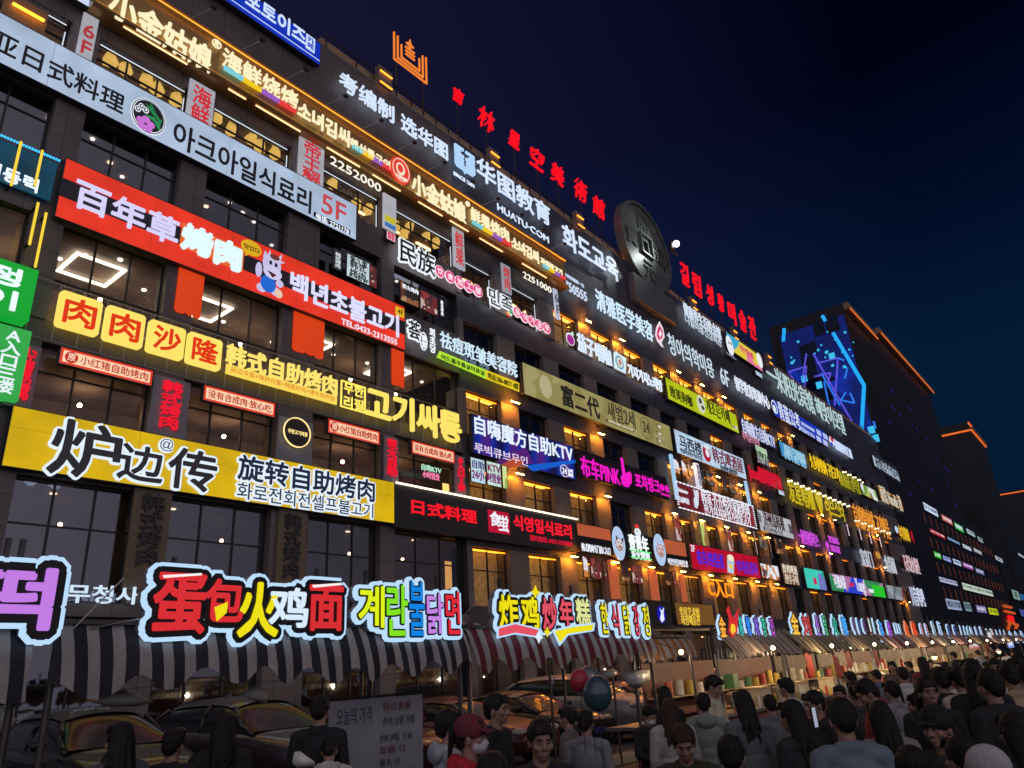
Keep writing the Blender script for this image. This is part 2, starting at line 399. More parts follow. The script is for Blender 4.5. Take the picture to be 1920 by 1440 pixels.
# the far block
B = thing('shop_building', (22.3, YW, 0), 'long far dark shopping block with rows of amber lit windows beyond the coin', 'building')
HEADS = [7.0, 10.42, 13.9, 17.35, 20.78]
XB = [30.1 + 3.73 * k for k in range(-2, 18)]
XE = 103.0
wm = MB(); zb = [(3.75, 4.6)]
for i, h in enumerate(HEADS): zb.append((h, (HEADS + [27.7])[i + 1] - (2.1 if i < 4 else 0)))
zb[-1] = (HEADS[-1], 27.7)
solid_bands(wm, 22.3, XE, zb); wm.box(22.3, XE, 24.9, 25.1, .3, 27.7); wm.box(22.3, XE, 20.9, 24.9, 27.45, 27.7); wm.box(XE - .3, XE, 20.9, 24.9, .3, 27.45)
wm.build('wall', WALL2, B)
openB = [(4.6, 7.0)] + [(h - 2.1, h) for h in HEADS[1:]]
litB = {0: .85, 1: .95, 2: .95, 3: .45, 4: .95}
prev = 22.3; ll = MB(); nwin = 0
for k, x0 in enumerate(XB + [XE]):
    x1 = min(x0, XE)
    for fi, (z0, z1) in enumerate(openB):
        MB().box(prev, x1, 20.26, 21.15, z0, z1).build('pilaster', PIL if (fi, k) != (0, 0) else PILA, B) if k < 9 else ll.box(prev, x1, 20.26, 20.9, z0, z1)
    prev = x0 + 2.4
pp = ll.build('pilaster', PIL, B); tag(pp, kind='stuff')
rb = random.Random(11)
ll = MB(); farw = []
for k, x0 in enumerate(XB):
    for fi, (z0, z1) in enumerate(openB):
        six_a = fi == 4 and k < 2; five_dark = fi == 3 and k < 4
        lit = rb.random() < litB[fi] * (1 if k < 9 else .62) and not five_dark
        if k > 17 and fi in (3,):
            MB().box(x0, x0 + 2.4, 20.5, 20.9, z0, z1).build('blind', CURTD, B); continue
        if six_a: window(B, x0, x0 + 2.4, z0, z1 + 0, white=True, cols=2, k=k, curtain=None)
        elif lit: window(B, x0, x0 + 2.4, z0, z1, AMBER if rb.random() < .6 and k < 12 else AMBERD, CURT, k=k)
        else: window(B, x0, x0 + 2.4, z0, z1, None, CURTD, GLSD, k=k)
        if lit and not (fi == 3) and not six_a and rb.random() < (.85 if k < 9 else .4):
            MB().box(x0 + 2.8, x0 + 3.35, 19.90, 19.95, z1 + .02, z1 + .034).build('wall_lamp', AMBERP, B) if k < 10 else ll.box(x0 + 2.8, x0 + 3.35, 19.90, 19.95, z1 + .02, z1 + .034)
tag(ll.build('wall_lamp', AMBERP, B), kind='stuff')
rm = MB().box(22.4, 30, 23.6, 23.9, 18.2, 20.9).box(22.4, 30, 20.95, 23.6, 18.1, 18.2).box(22.4, 30, 20.95, 23.6, 20.9, 21.0)
r6 = rm.build('room', ROOM, B); ORG[r6.name] = ORG[B.name]
mb = MB()
for x in np.arange(22.8, 29.6, 1.7): mb.box(x, x + .9, 21.8, 21.9, 20.84, 20.89)
mb.build('ceiling_light', emit((255, 190, 110), 8.0, True), r6)

# ground floor shop fronts
SHOPL = emit((255, 190, 120), 3.5, True)
fr = MB(); prev = 22.3
for k, x0 in enumerate(XB):
    fr.box(prev, x0, 20.26, 20.98, .3, 3.75); prev = x0 + 2.9
fr.box(prev, XE, 20.26, 20.98, .3, 3.75)
tag(fr.build('shop_pier', PILA, B), kind='stuff')
for k, x0 in enumerate(XB):
    q = MB().frame(x0, x0 + 2.9, .35, 3.75, .07, 20.5, 20.58).box(x0 + 1.42, x0 + 1.48, 20.503, 20.577, .42, 2.7).box(x0 + .07, x0 + 2.83, 20.503, 20.577, 2.7, 2.76).build('shop_front', FRM, B); ORG[q.name] = ORG[B.name]
    MB().add([(x0 + .05, 20.54, .4), (x0 + 2.85, 20.54, .4), (x0 + 2.85, 20.54, 3.7), (x0 + .05, 20.54, 3.7)], [(0, 1, 2, 3)]).build('pane', GLS, q)
    MB().box(x0, x0 + 2.9, 22.6, 22.7, .3, 3.75).build('shop_interior', ROOM, q)
    if k % 3 != 1: MB().box(x0 + .4, x0 + 2.4, 21.6, 21.7, 3.5, 3.55).build('ceiling_light', SHOPL, q)

# parapet with its amber strip
def parapet(bld, x0, x1, boxes):
    MB().box(x0, x1, 20.75, 21.2, 27.7, 28.65).box(x0, x1, 20.3, 20.75, 27.7, 27.76).build('parapet', mat('parapet_paint', (.33, .25, .17), rough=.7, var=.2, vscale=1), bld)
    po = MB(); x = x0 + .1
    while x < x1: po.box(x, x + .05, 20.5, 20.55, 27.762, 28.6); x += 1.7
    po.box(x0, x1, 20.5, 20.55, 28.602, 28.65); po.build('parapet_railing', FRM, bld)
    tb = MB(); x = x0 + .15
    while x < x1 - .9:
        if all(x + .75 < a or x > b for a, b in boxes): tb.tube((x, 20.42, 27.80), (x + .78, 20.42, 27.80), .03, 6)
        x += .85
    tb.build('light_strip', emit((255, 150, 40), 4.0, True), bld)
    for a, b in boxes:
        q = MB().box(a, b, 20.22, 20.49, 27.765, 28.85).build('roof_pier', PIL, bld); ORG[q.name] = ORG[bld.name]
        MB().box(a + .05, b - .05, 20.13, 20.19, 27.8, 27.84).box(a + .05, b - .05, 20.13, 20.19, 28.45, 28.5).build('light_strip', emit((255, 140, 40), 3.5, True), q)
parapet(A, 14.6, 22.3, [(17.47, 18.3)])
parapet(B, 22.3, XE, [(25.35, 26.15), (33.6, 34.4), (49.5, 50.3), (57.4, 58.2), (65.3, 66.1)])

# ------------------------------------------------------------------ tower with the LED wall, and the towers down the street
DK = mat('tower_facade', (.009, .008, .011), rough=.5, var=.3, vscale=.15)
def tower(label, x0, x1, y0, y1, z1, led=True, steps=(), xoff=0):
    T = thing('tower_block', (x0, y0, 0), label, 'tower')
    mb = MB().box(x0, x1, y0, y1, 0, z1)
    for a, b, h in steps: mb.box(a, b, y0 + .2, y1 - .2, z1 + .004, z1 + h)
    mb.build('wall', DK, T)
    if led:
        s = MB(); c = emit((240, 112, 40), 1.0)
        pts = [(x0, y1), (x0, y0), (x1, y0)]
        s.box(x0 - .3, x1 + .3, y0 - .35, y0 - .05, z1 - .8, z1 - .55)
        s.box(x0 - .35, x0 - .05, y0 - .04, y1, z1 - .9, z1 - .5)
        for a, b, h in steps: s.box(a, b, y0 - .15, y0 + .15, z1 + h - .5, z1 + h - .1)
        s.build('roof_light', c, T)
        MB().box(x0 - .04, x1, y0 - .6, y0 - .36, z1 - .5, z1 + .1).build('cornice', mat('cornice_paint', (.3, .18, .1), rough=.7), T)
    return T
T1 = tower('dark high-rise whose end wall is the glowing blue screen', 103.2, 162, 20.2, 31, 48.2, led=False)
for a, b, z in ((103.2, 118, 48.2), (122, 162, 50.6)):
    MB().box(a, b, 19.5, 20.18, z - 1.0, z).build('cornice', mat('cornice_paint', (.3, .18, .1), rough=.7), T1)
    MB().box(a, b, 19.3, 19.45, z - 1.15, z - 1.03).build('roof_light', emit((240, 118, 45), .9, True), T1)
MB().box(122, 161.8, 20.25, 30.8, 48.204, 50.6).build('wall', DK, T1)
rnd = random.Random(3)
mb = MB()
for _ in range(26):
    x = rnd.uniform(112, 160); z = rnd.choice([22, 25.5, 29, 32.5, 36, 39.5]); MB().box(x, x + .4, 20.02, 20.15, z, z + .4).build('window_light', emit((52, 22, 110), .6), T1)
# LED wall
SX = 102.9
scr = thing('led_screen', (SX, 25, 37), 'big blue animated screen with cyan lines on the end wall of the dark tower', 'screen')
def screen_mat():
    m = emit((6, 22, 92), 1.0); m = m.copy(); m.name = 'screen_blue'; t = m.node_tree; b = t.nodes['Principled BSDF']
    tcn = t.nodes.new('ShaderNodeTexCoord'); ns = t.nodes.new('ShaderNodeTexNoise'); ns.inputs['Scale'].default_value = .22; ns.inputs['Detail'].default_value = 4
    rp = t.nodes.new('ShaderNodeValToRGB'); e = rp.color_ramp.elements; e.new(.5)
    e[0].position = .2; e[0].color = lin((3, 14, 66)); e[1].position = .5; e[1].color = lin((6, 26, 100)); e[2].position = .75; e[2].color = lin((14, 50, 190))
    t.links.new(tcn.outputs['Object'], ns.inputs[0]); t.links.new(ns.outputs[0], rp.inputs[0]); t.links.new(rp.outputs[0], b.inputs['Emission Color'])
    return m
MB().box(SX, SX + .25, 20.4, 29.6, 26.2, 46.3).build('display_panel', screen_mat(), scr)
def S3(px, py):
    d = ray(px, py); t = (SX - .06) / d[0]; return (SX - .06, d[1] * t, EYE + d[2] * t)
def sline(name, pts, c, r, s=1.0):
    for a, b in pts: MB().tube(S3(*a), S3(*b), r, 5).build(name, emit(c, s), scr)
sline('bright_line', [((1562, 624), (1620, 722)), ((1620, 722), (1614, 838)), ((1542, 592), (1548, 602)), ((1470, 616), (1469, 640))], (30, 170, 245), .26)
sline('violet_line', [((1479, 697), (1512, 687)), ((1479, 697), (1512, 752)), ((1512, 687), (1508, 735)), ((1532, 681), (1571, 671)), ((1571, 671), (1565, 760)), ((1525, 663), (1600, 795)), ((1512, 663), (1505, 710)), ((1600, 795), (1583, 798)), ((1527, 706), (1557, 699)), ((1557, 699), (1552, 720))], (90, 80, 215), .12)
sline('cyan_line', [((1589, 690), (1584, 710)), ((1586, 735), (1577, 750)), ((1594, 737), (1602, 755)), ((1577, 750), (1602, 756)), ((1571, 671), (1583, 676)), ((1540, 700), (1575, 760)), ((1545, 715), (1555, 762)), ((1638, 790), (1642, 803))], (40, 120, 235), .12)
mb = MB()
for _ in range(22):
    x, y = rnd.uniform(1478, 1600), rnd.uniform(620, 690); p = S3(x, y); s = rnd.uniform(.08, .2)
    mb.box(p[0] - .02, p[0] + .02, p[1] - s, p[1] + s, p[2] - s, p[2] + s)
for x, y in ((1560, 668), (1508, 710), (1536, 722), (1642, 822), (1634, 806), (1597, 815), (1600, 832)): 
    p = S3(x, y); mb.box(p[0] - .02, p[0] + .02, p[1] - .4, p[1] + .4, p[2] - .5, p[2] + .5)
mb.build('spark', emit((60, 190, 235), 1.0), scr)
mb = MB()
for x, y, a, b in ((1520, 700, .9, 2.6), (1531, 722, 1.5, 1.0), (1560, 607, .9, 1.3), (1515, 655, 1.2, .9), (1537, 745, 1.6, .9), (1560, 742, .9, .3), (1553, 712, .9, .3), (1535, 615, .8, 1.2)):
    p = S3(x, y); mb.box(SX - .05, SX - .02, p[1] - a, p[1] + a, p[2] - b, p[2] + b)
mb.build('dark_patch', emit((1, 4, 22), 1.0), scr)

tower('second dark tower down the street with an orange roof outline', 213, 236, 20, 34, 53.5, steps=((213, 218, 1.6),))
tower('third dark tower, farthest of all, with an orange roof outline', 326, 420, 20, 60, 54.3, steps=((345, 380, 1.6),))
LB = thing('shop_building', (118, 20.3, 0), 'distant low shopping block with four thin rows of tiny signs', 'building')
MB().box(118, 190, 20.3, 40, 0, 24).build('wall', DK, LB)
mb = MB()
for z in (20.5, 17, 13.5, 10):
    for x in np.arange(121, 188, 4.2): mb.box(x, x + .12, 20.16, 20.22, z - 1.6, z - .1)
mb.build('wall_lamp', emit((170, 84, 42), .35), LB)
LB2 = thing('shop_building', (195, 20.3, 0), 'very distant dark block at the end of the street behind the stalls', 'building')
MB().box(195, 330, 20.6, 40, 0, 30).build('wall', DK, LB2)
# ------------------------------------------------------------------ signs on the facade
BLACK = (14, 14, 18); WHITE = (238, 243, 255); WARMW = (255, 243, 205)
CASE = mat('sign_case_metal', (.06, .06, .065), rough=.5, metal=.3)
GREYP = mat('grey_plate_paint', (.30, .30, .33), rough=.5)
def paintm(c): return mat('vinyl_%d_%d_%d' % c, tuple(lin1(x) for x in c), rough=.5, var=.06)
def T(s, tl, br, c, b=.015, e=1.0, o=0.0, oc=None, v=False, d=.04, lift=.03, lit=True, n='lettering', sl=0.0, smp=False, hs=.95):
    return dict(hs=hs, s=s, tl=tl, br=br, c=c, b=b, e=e, o=o, oc=oc, v=v, d=d, lift=lift, lit=lit, n=n, sl=sl, smp=smp)
def letters(root, t, y, depth_to=None):
    x0, z1 = F(*t['tl'], y); x1, z0 = F(*t['br'], y)
    if not t['v']:
        glyphs(t['s'], 0.0, False); hn = (x1 - x0) / ASP[t['s']] * t['hs']
        if t['hs'] and (hn > z1 - z0 or t['hs'] != .95): zm = (z0 + z1) / 2; z0, z1 = zm - hn / 2, zm + hn / 2
    if x0 > 38: t['b'] *= .55; t['e'] *= .82
    yf = y - t['lift']; m = emit(t['c'], t['e'], t['smp']) if t['lit'] else paintm(t['c'])
    if t['o']:
        mo = emit(t['oc'], t['e'], t['smp'])
        put_text(MB(), t['s'], x0, x1, z0, z1, yf, t['d'], t['b'], t['v'], t['o'], 0, t['sl']).build('letter_outline', mo, root)
        yf -= .014
    put_text(MB(), t['s'], x0, x1, z0, z1, yf, .01 if t['o'] else t['d'], t['b'], t['v'], 0, 0, t['sl']).build(t['n'], m, root)
def sign(label, tl, br, col=None, e=1.0, texts=(), y=YS, depth=.18, name='shop_sign', cat='sign', group=None, edge=None, uneven=.13, sample=True, lit=True):
    x0, z1 = F(*tl, y); x1, z0 = F(*br, y)
    r = thing(name, ((x0 + x1) / 2, y, (z0 + z1) / 2), label, cat, group); r['_r'] = (x0, x1, z0, z1)
    if col is not None:
        m = col if not isinstance(col, tuple) else (emit(col, e, sample, uneven) if lit else paintm(col))
        MB().box(x0, x1, y, y + .03, z0, z1).build('panel', m, r)
        MB().frame(x0 - .02, x1 + .02, z0 - .02, z1 + .02, .018, y - .012, y + depth).box(x0, x1, y + .034, y + depth, z0, z1).build('case', CASE, r)
        if edge:
            MB().frame(x0 + .004, x1 - .004, z0 + .004, z1 - .004, edge[1], y - .02, y - .002).build('border', emit(edge[0], 1.0), r)
    if isinstance(col, tuple) and x1 - x0 > 4 and x0 < 40:          # joints of the acrylic sheets
        n_ = int((x1 - x0) / 2.5); sm_ = emit(tuple(q * .8 for q in col), e)
        for k_ in range(1, n_): MB().box(x0 + (x1 - x0) * k_ / n_ - .009, x0 + (x1 - x0) * k_ / n_ + .009, y - .0015, y - .0005, z0, z1).build('panel_joint', sm_, r)
    for t in texts: letters(r, t, y)
    del r['_r']
    return r
def patch(root, name, tl, br, c, lift=.02, d=.015, y=YS, e=1.0, lit=True):
    x0, z1 = F(*tl, y); x1, z0 = F(*br, y)
    m = c if not isinstance(c, tuple) else (emit(c, e) if lit else paintm(c))
    return MB().box(x0, x1, y - lift, y - lift + d, z0, z1).build(name, m, root)
def blob(root, name, c, rpx, col, lift=.02, d=.015, y=YS, e=1.0, ring=None):
    cx, cz = F(*c, y); x1, _ = F(c[0] + rpx[0], c[1] + rpx[0] * .35, y); rx = abs(x1 - cx); rz = abs(F(c[0], c[1] - rpx[1], y)[1] - cz)
    mb = MB()
    if ring: mb.ring(cx, cz, rx, rz, ring, y - lift, y - lift + d)
    else: mb.oval(cx, cz, rx, rz, y - lift, y - lift + d)
    return mb.build(name, col if not isinstance(col, tuple) else emit(col, e), root)
def polyp(root, name, pts, c, lift=.02, d=.015, y=YS, e=1.0):
    return MB().prism([F(*p, y) for p in pts], y - lift, y - lift + d).build(name, c if not isinstance(c, tuple) else emit(c, e), root)
def linep(root, name, segs, r, c, y=YS, e=1.0, smp=False, lift=.03):
    mb = MB()
    for a, b in segs:
        p, q = F(*a, y), F(*b, y); mb.tube((p[0], y - lift, p[1]), (q[0], y - lift, q[1]), r, 6)
    return mb.build(name, c if not isinstance(c, tuple) else emit(c, e, smp), root)

PALE = (166, 184, 208)
# -- left block, fifth storey: pale band
s = sign('long pale grey-blue lit band with black characters and a round flower emblem', (-110, -36), (667, 450), PALE, 1.0, [
    T('亚日式料理', (-14, 48), (229, 217), (20, 20, 26), .02, hs=1.12), T('아크아일식료리', (328, 224), (582, 402), (20, 20, 26), .03, hs=1.3),
    T('5F', (603, 369), (648, 413), (190, 70, 78), .015)])
blob(s, 'emblem_rim', (278, 219), (33, 33), (235, 240, 250), .02); blob(s, 'emblem_rim', (278, 219), (31.5, 31.5), (20, 20, 24), .028); 
blob(s, 'emblem_rim', (278, 219), (30, 30), (225, 235, 245), .036); blob(s, 'emblem_disc', (278, 219), (28.5, 28.5), (24, 26, 32), .044)
cx, cz = F(272, 229)
mb = MB()
for k in range(5): mb.oval(cx + .17 * math.cos(k * 1.257 + 1.57), cz - .1 + .17 * math.sin(k * 1.257 + 1.57), .13, .13, YS - .062 - k * .001, YS - .05, 14)
mb.build('flower', emit((196, 110, 205)), s)
for px, py in ((257, 205), (264, 201), (272, 208)):
    blob(s, 'berry', (px, py), (6, 6), (220, 226, 236), .055); blob(s, 'berry', (px, py), (4, 4), (40, 44, 52), .066); blob(s, 'berry', (px, py), (2.2, 2.2), (220, 226, 236), .076)
polyp(s, 'leaf', [(272, 196), (285, 206), (297, 224), (302, 228), (298, 240), (294, 226), (284, 214)], (35, 130, 75), .058)
polyp(s, 'leaf', [(270, 216), (288, 222), (297, 236), (299, 246), (295, 244), (288, 230)], (40, 140, 80), .066)
polyp(s, 'leaf', [(280, 192), (285, 203), (291, 216), (287, 214), (281, 204)], (30, 115, 65), .074)
patch(s, 'number_plate', (588, 397), (656, 440), (22, 22, 28), .02); letters(s, T('电话: 2721178', (592, 403), (653, 437), WHITE, .015, lift=.05), YS)

# -- red band
s = sign('large red lit band with a black middle stripe and lavender white characters', (125, 297), (759, 656), (222, 52, 32), 1.0)
X0, Z1 = F(125, 297); X1, Z0 = F(759, 656); h = Z1 - Z0
MB().box(X0, X1, YS - .012, YS - .002, Z0 + h * .345, Z0 + h * .655).build('stripe', emit((26, 22, 30)), s)
letters(s, T('百年草', (143, 340), (331, 459), (214, 210, 250), .04, lift=.08, d=.05, hs=1.0), YS)
for a, b, t, ta, tb in (((341, 418), (398, 487), '烤', (344, 422), (394, 482)), ((400, 443), (454, 511), '肉', (405, 450), (448, 506))):
    patch(s, 'character_plate', a, b, (222, 104, 44), .03); letters(s, T(t, ta, tb, (225, 250, 255), .035, lift=.07, o=.05, oc=(225, 250, 255)), YS)
blob(s, 'speech_bubble', (470, 466), (19, 14), (218, 170, 25), .05); polyp(s, 'speech_bubble', [(459, 472), (467, 477), (458, 481)], (218, 170, 25), .052)
letters(s, T('맛있다', (456, 459), (485, 476), (30, 25, 15), .01, lift=.07), YS)
# friendly plain cow figure
def cow(s):
    Wh, Bl, Dk = (196, 190, 228), (30, 100, 205), (70, 30, 34)
    polyp(s, 'cow_horn', [(492, 482), (496, 470), (500, 480), (505, 470), (507, 484)], Wh, .052); polyp(s, 'cow_horn', [(520, 484), (528, 478), (525, 490), (533, 494), (521, 496)], Wh, .052)
    blob(s, 'cow_arm', (484, 506), (6, 14), Wh, .05); blob(s, 'cow_arm', (523, 533), (7, 7), Wh, .05)
    blob(s, 'cow_leg', (489, 540), (9, 8), Wh, .05); blob(s, 'cow_leg', (516, 548), (10, 8), Wh, .05); blob(s, 'cow_foot', (521, 552), (7, 8), (226, 196, 170), .058)
    blob(s, 'cow_vest', (501, 533), (14, 16), Bl, .062); blob(s, 'cow_head', (508, 498), (17, 20), Wh, .07); blob(s, 'cow_muzzle', (509, 513), (17, 12), (206, 200, 236), .08)
    blob(s, 'cow_hair', (513, 484), (9, 5), (110, 52, 40), .085); polyp(s, 'cow_mouth', [(499, 508), (516, 518), (508, 522)], Dk, .095)
    for x, y in ((505, 494), (515, 499)): blob(s, 'cow_eye', (x, y), (2.6, 4), (30, 30, 60), .092)
cow(s)
letters(s, T('백년초불고기', (544, 512), (746, 630), (222, 222, 255), .04, lift=.08, d=.05, hs=1.12), YS)
patch(s, 'floor_plate', (741, 574), (757, 597), (225, 180, 30), .03); letters(s, T('4F', (744, 579), (755, 592), (60, 40, 10), .015, lift=.05), YS)
letters(s, T('TEL:0433-2313555', (640, 597), (744, 647), (240, 232, 246), .012, lift=.03), YS)
for i, (a, b) in enumerate((((336, 500), (375, 600)), ((551, 583), (606, 676)), ((734, 652), (758, 729)))):
    x0, z1 = F(*a, 20.2); x1, z0 = F(*b, 20.2)
    r = thing('hanging_banner', ((x0 + x1) / 2, 20.2, z1), ['plain orange red banner hanging below the red band, left one near the square lamps', 'plain orange red banner hanging below the middle of the red band', 'narrow orange red banner hanging under the right end of the red band'][i], 'banner', 'orange banners under the red band')
    n = 12; poly = [(x0, z1), (x1, z1)] + [(x1 - (x1 - x0) * k / n, z0 + .09 * (1 if k in (0, n) else (math.sin(k * 2.1) * .5 + .5 if 3 < k < 8 else .1))) for k in range(n + 1)]
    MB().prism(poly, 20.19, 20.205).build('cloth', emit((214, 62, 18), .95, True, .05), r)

# -- third storey: yellow box letters on a tube frame
sqs = [((116, 542), (184, 631), '肉'), ((203, 570), (266, 655), '肉'), ((283, 597), (343, 676), '沙'), ((356, 620), (413, 696), '隆')]
s = sign('four yellow lit squares with red characters followed by yellow lettering on a tube frame', (117, 542), (866, 825))
for a, b, t in sqs:
    x0, z1 = F(*a); x1, z0 = F(*b); w = .1
    poly = []
    for cx, cz, a0 in ((x1 - w, z1 - w, 0), (x0 + w, z1 - w, 90), (x0 + w, z0 + w, 180), (x1 - w, z0 + w, 270)):
        poly += [(cx + w * math.cos(R(a0 + k * 22.5)), cz + w * math.sin(R(a0 + k * 22.5))) for k in range(5)]
    q = MB().prism(poly, YS, YS + .16).build('letter_box', emit((255, 226, 105), 1.0, True, .05), s); ORG[q.name] = ORG[s.name]
    put_text(MB(), t, x0 + .13, x1 - .13, z0 + .13, z1 - .13, YS - .03, .028, .045).build('character', emit((222, 52, 12), 1.0), q)
for t in (T('韩式自助烤肉', (427, 646), (632, 741), (255, 226, 112), .014, 1.0, d=.1, hs=1.12), T('고기싸롱', (687, 730), (866, 825), (255, 228, 105), .045, 1.0, d=.1, hs=1.05)): letters(s, t, YS)
patch(s, 'subtitle_bar', (425, 682), (631, 759), (250, 216, 90), .02, .06)
letters(s, T('延边冷面+辣拌花蟹+韩国炸鸡+烤牛肉拌饭', (432, 687), (626, 753), (205, 70, 20), .012, lift=.035, d=.012), YS)
letters(s, T('무한', (645, 719), (681, 743), (255, 226, 95), .02, 1.2), YS); letters(s, T('리필', (645, 746), (681, 769), (255, 226, 95), .02, 1.2), YS)
x0, z1 = F(640, 712); x1, z0 = F(685, 775); MB().frame(x0, x1, z0, z1, .04, YS - .02, YS + .04).build('round_box', emit((255, 226, 95), 1.2), s)
TUBE = mat('galvanised_tube', (.42, .42, .43), rough=.4, metal=.7)
mb = MB(); ax, az = 5.6, 12.58; bx, bz = 22.2, 10.9
for z in (az, bz): mb.tube((ax, 20.15, z), (bx, 20.15, z), .018, 6)
x = ax
while x < bx + .01: mb.tube((x, 20.15, bz + .02), (x, 20.15, az - .02), .012, 6); x += .62
mb.build('tube_frame', TUBE, s)
# small pink boxes
def pinkbox(tl, br, txt, label, ring=False):
    s = sign(label, tl, br, (250, 205, 170), 1.05, name='light_box', cat='light box', group='small pink light boxes', edge=((225, 50, 30), .05))
    w = br[0] - tl[0]; hh = br[1] - tl[1]; sl = hh / w
    a = (tl[0] + w * (.19 if ring else .06), tl[1] + hh * (.34 if ring else .26)); b = (br[0] - w * .05, br[1] - hh * .26)
    x0, z1 = F(*tl); x1, z0 = F(*br); H = z1 - z0; f0 = .2 if ring else .05
    put_text(MB(), txt, x0 + (x1 - x0) * f0, x1 - (x1 - x0) * .05, z0 + H * .22, z1 - H * .22, YS - .03, .028, .012).build('lettering', emit((176, 40, 24)), s)
    if ring:
        cx, cz = x0 + (x1 - x0) * .11, (z0 + z1) / 2
        MB().oval(cx, cz, H * .36, H * .36, YS - .022, YS - .004).build('seal', emit((190, 40, 28)), s)
        put_text(MB(), '原', cx - H * .22, cx + H * .22, cz - H * .24, cz + H * .24, YS - .04, .016, .01).build('character', emit((250, 220, 190)), s)
pinkbox((116, 651), (283, 723), '小红猪自助烤肉', 'pink lit box with a red border and round seal below the first yellow squares', True)
pinkbox((384, 722), (514, 782), '没有合成肉·放心吃', 'pink lit box with a red border right of the red characters on a column')
pinkbox((616, 785), (711, 834), '小红猪自助烤肉', 'pink lit box with a red border and round seal right of the ring sign', True)
pinkbox((772, 826), (852, 869), '没有合成肉·放心吃', 'smallest pink lit box with a red border above the purple window lettering')
# red vertical characters on grey plates
def vneon(tl, br, txt, label, pad=.1, c=(232, 20, 45)):
    x0, z1 = F(*tl); x1, z0 = F(*br)
    r = thing('vertical_sign', ((x0 + x1) / 2, YS + .1, (z0 + z1) / 2), label, 'sign', 'red vertical signs on grey plates')
    MB().box(x0 - pad, x1 + pad, YS + .12, YS + .2, z0 - .25, z1 + .1).build('plate', GREYP, r)
    put_text(MB(), txt, x0, x1, z0, z1, YS + .03, .08, .03, True).build('lettering', emit(c, 1.15, True), r)
vneon((48, 649), (39, 748), '小红猪自助烤肉', 'narrow column of small red lit characters beside the green vertical sign') if False else None
x0, z1 = F(47, 650); x1, z0 = F(51, 746)
def vneon2(xa, xb, za, zb, txt, label, c=(232, 20, 45), plate=True, pad=.1):
    r = thing('vertical_sign', ((xa + xb) / 2, YS + .1, (za + zb) / 2), label, 'sign', 'red vertical signs on grey plates')
    if plate: MB().box(xa - pad, xb + pad, YS + .12, YS + .2, za - .2, zb + .1).build('plate', GREYP, r)
    put_text(MB(), txt, xa, xb, za, zb, YS + .03, .08, .015, True).build('lettering', emit(c, 1.05, True), r); return r
def col(pxc, ytop, ybot, w=None):
    """X of a column centre and the heights of its ends"""
    xa, z1 = F(pxc, ytop); 
    # find the pixel of the lower end on the same vertical
    lo = pxc
    for _ in range(20):
        xb, z0 = F(lo, ybot); lo += (xa - xb) * 8
    return xa, z0, z1
x, z0, z1 = col(57, 650, 747); vneon2(x - .2, x + .2, z0, z1, '小红猪自助烤肉', 'narrow column of small red lit characters beside the green vertical sign')
x, z0, z1 = col(328, 714, 803); vneon2(x - .3, x + .3, z0, z1, '韩式烤肉', 'four red lit characters in a column above the yellow band', pad=.25)
x, z0, z1 = col(738, 822, 892); vneon2(x - .25, x + .25, z0, z1, '炭火自助', 'four red lit characters in a column at the right end of the yellow band')
x, z0, z1 = col(866, 858, 920); vneon2(x - .2, x + .2, z0, z1, 'B入口3楼', 'thin column of red lit characters left of the white window prints')
# round ring sign on its plate
s = thing('round_sign', (F(557, 811)[0], YS, F(557, 811)[1]), 'dark disc with a thin warm light ring and small yellow lettering on a grey plate', 'sign')
patch(s, 'plate', (527, 777), (588, 872), GREYP, -.1, .1)
blob(s, 'disc', (557, 811), (24, 27), mat('disc_paint', (.06, .04, .04)), .0, .08); blob(s, 'light_ring', (557, 811), (25, 28), (255, 225, 150), .03, .05, ring=.035, e=1.2)
letters(s, T('무한고기싸롱', (540, 803), (576, 820), (250, 225, 140), .03), YS)
# -- yellow band
s = sign('big yellow lit band with fat black white-edged characters over the dark ground windows', (26, 761), (739, 981), (206, 168, 8), 1.0)
X0, Z1 = F(26, 761); X1, Z0 = F(739, 981)
MB().box(X0, X1, YS - .004, YS - .001, Z0 + .98, Z0 + .99).build('seam', emit((150, 120, 10)), s)
INK = (38, 36, 40); OUTW = (226, 240, 255)
for t, a, b in (('炉', (97, 800), (219, 889)), ('边', (222, 836), (301, 904)), ('传', (316, 838), (400, 926))):
    letters(s, T(t, a, b, INK, .045, o=.06, oc=OUTW, d=.06, lift=.09, hs=.84), YS)
letters(s, T('@', (298, 825), (321, 847), INK, .01, o=.03, oc=OUTW, d=.06, lift=.09), YS)
letters(s, T('旋转自助烤肉', (445, 857), (700, 938), (28, 38, 60), .05, o=.05, oc=OUTW, d=.05, lift=.07), YS)
letters(s, T('화로전회전셀프불고기', (443, 905), (697, 972), (28, 38, 60), .02, o=.045, oc=OUTW, d=.05, lift=.07), YS)
# tan column signs with dark characters below it
for px, ya, yb, lab in ((293, 925, 1062, 'left tan column sign with four dull dark characters under the yellow band'), (554, 962, 1085, 'right tan column sign with four dull dark characters under the yellow band')):
    x, z0, z1 = col(px, ya, yb)
    r = thing('column_sign', (x, 20.1, (z0 + z1) / 2), lab, 'sign', 'tan column signs')
    MB().box(x - .52, x + .52, 20.12, 20.22, z0 - .6, z1 + .3).build('plate', mat('tan_panel', (.20, .15, .10), rough=.6, var=.15), r)
    put_text(MB(), '韩式烤肉', x - .32, x + .32, z0, z1, 20.06, .05, .04, True).build('lettering', mat('dull_letter', (.05, .045, .05)), r)
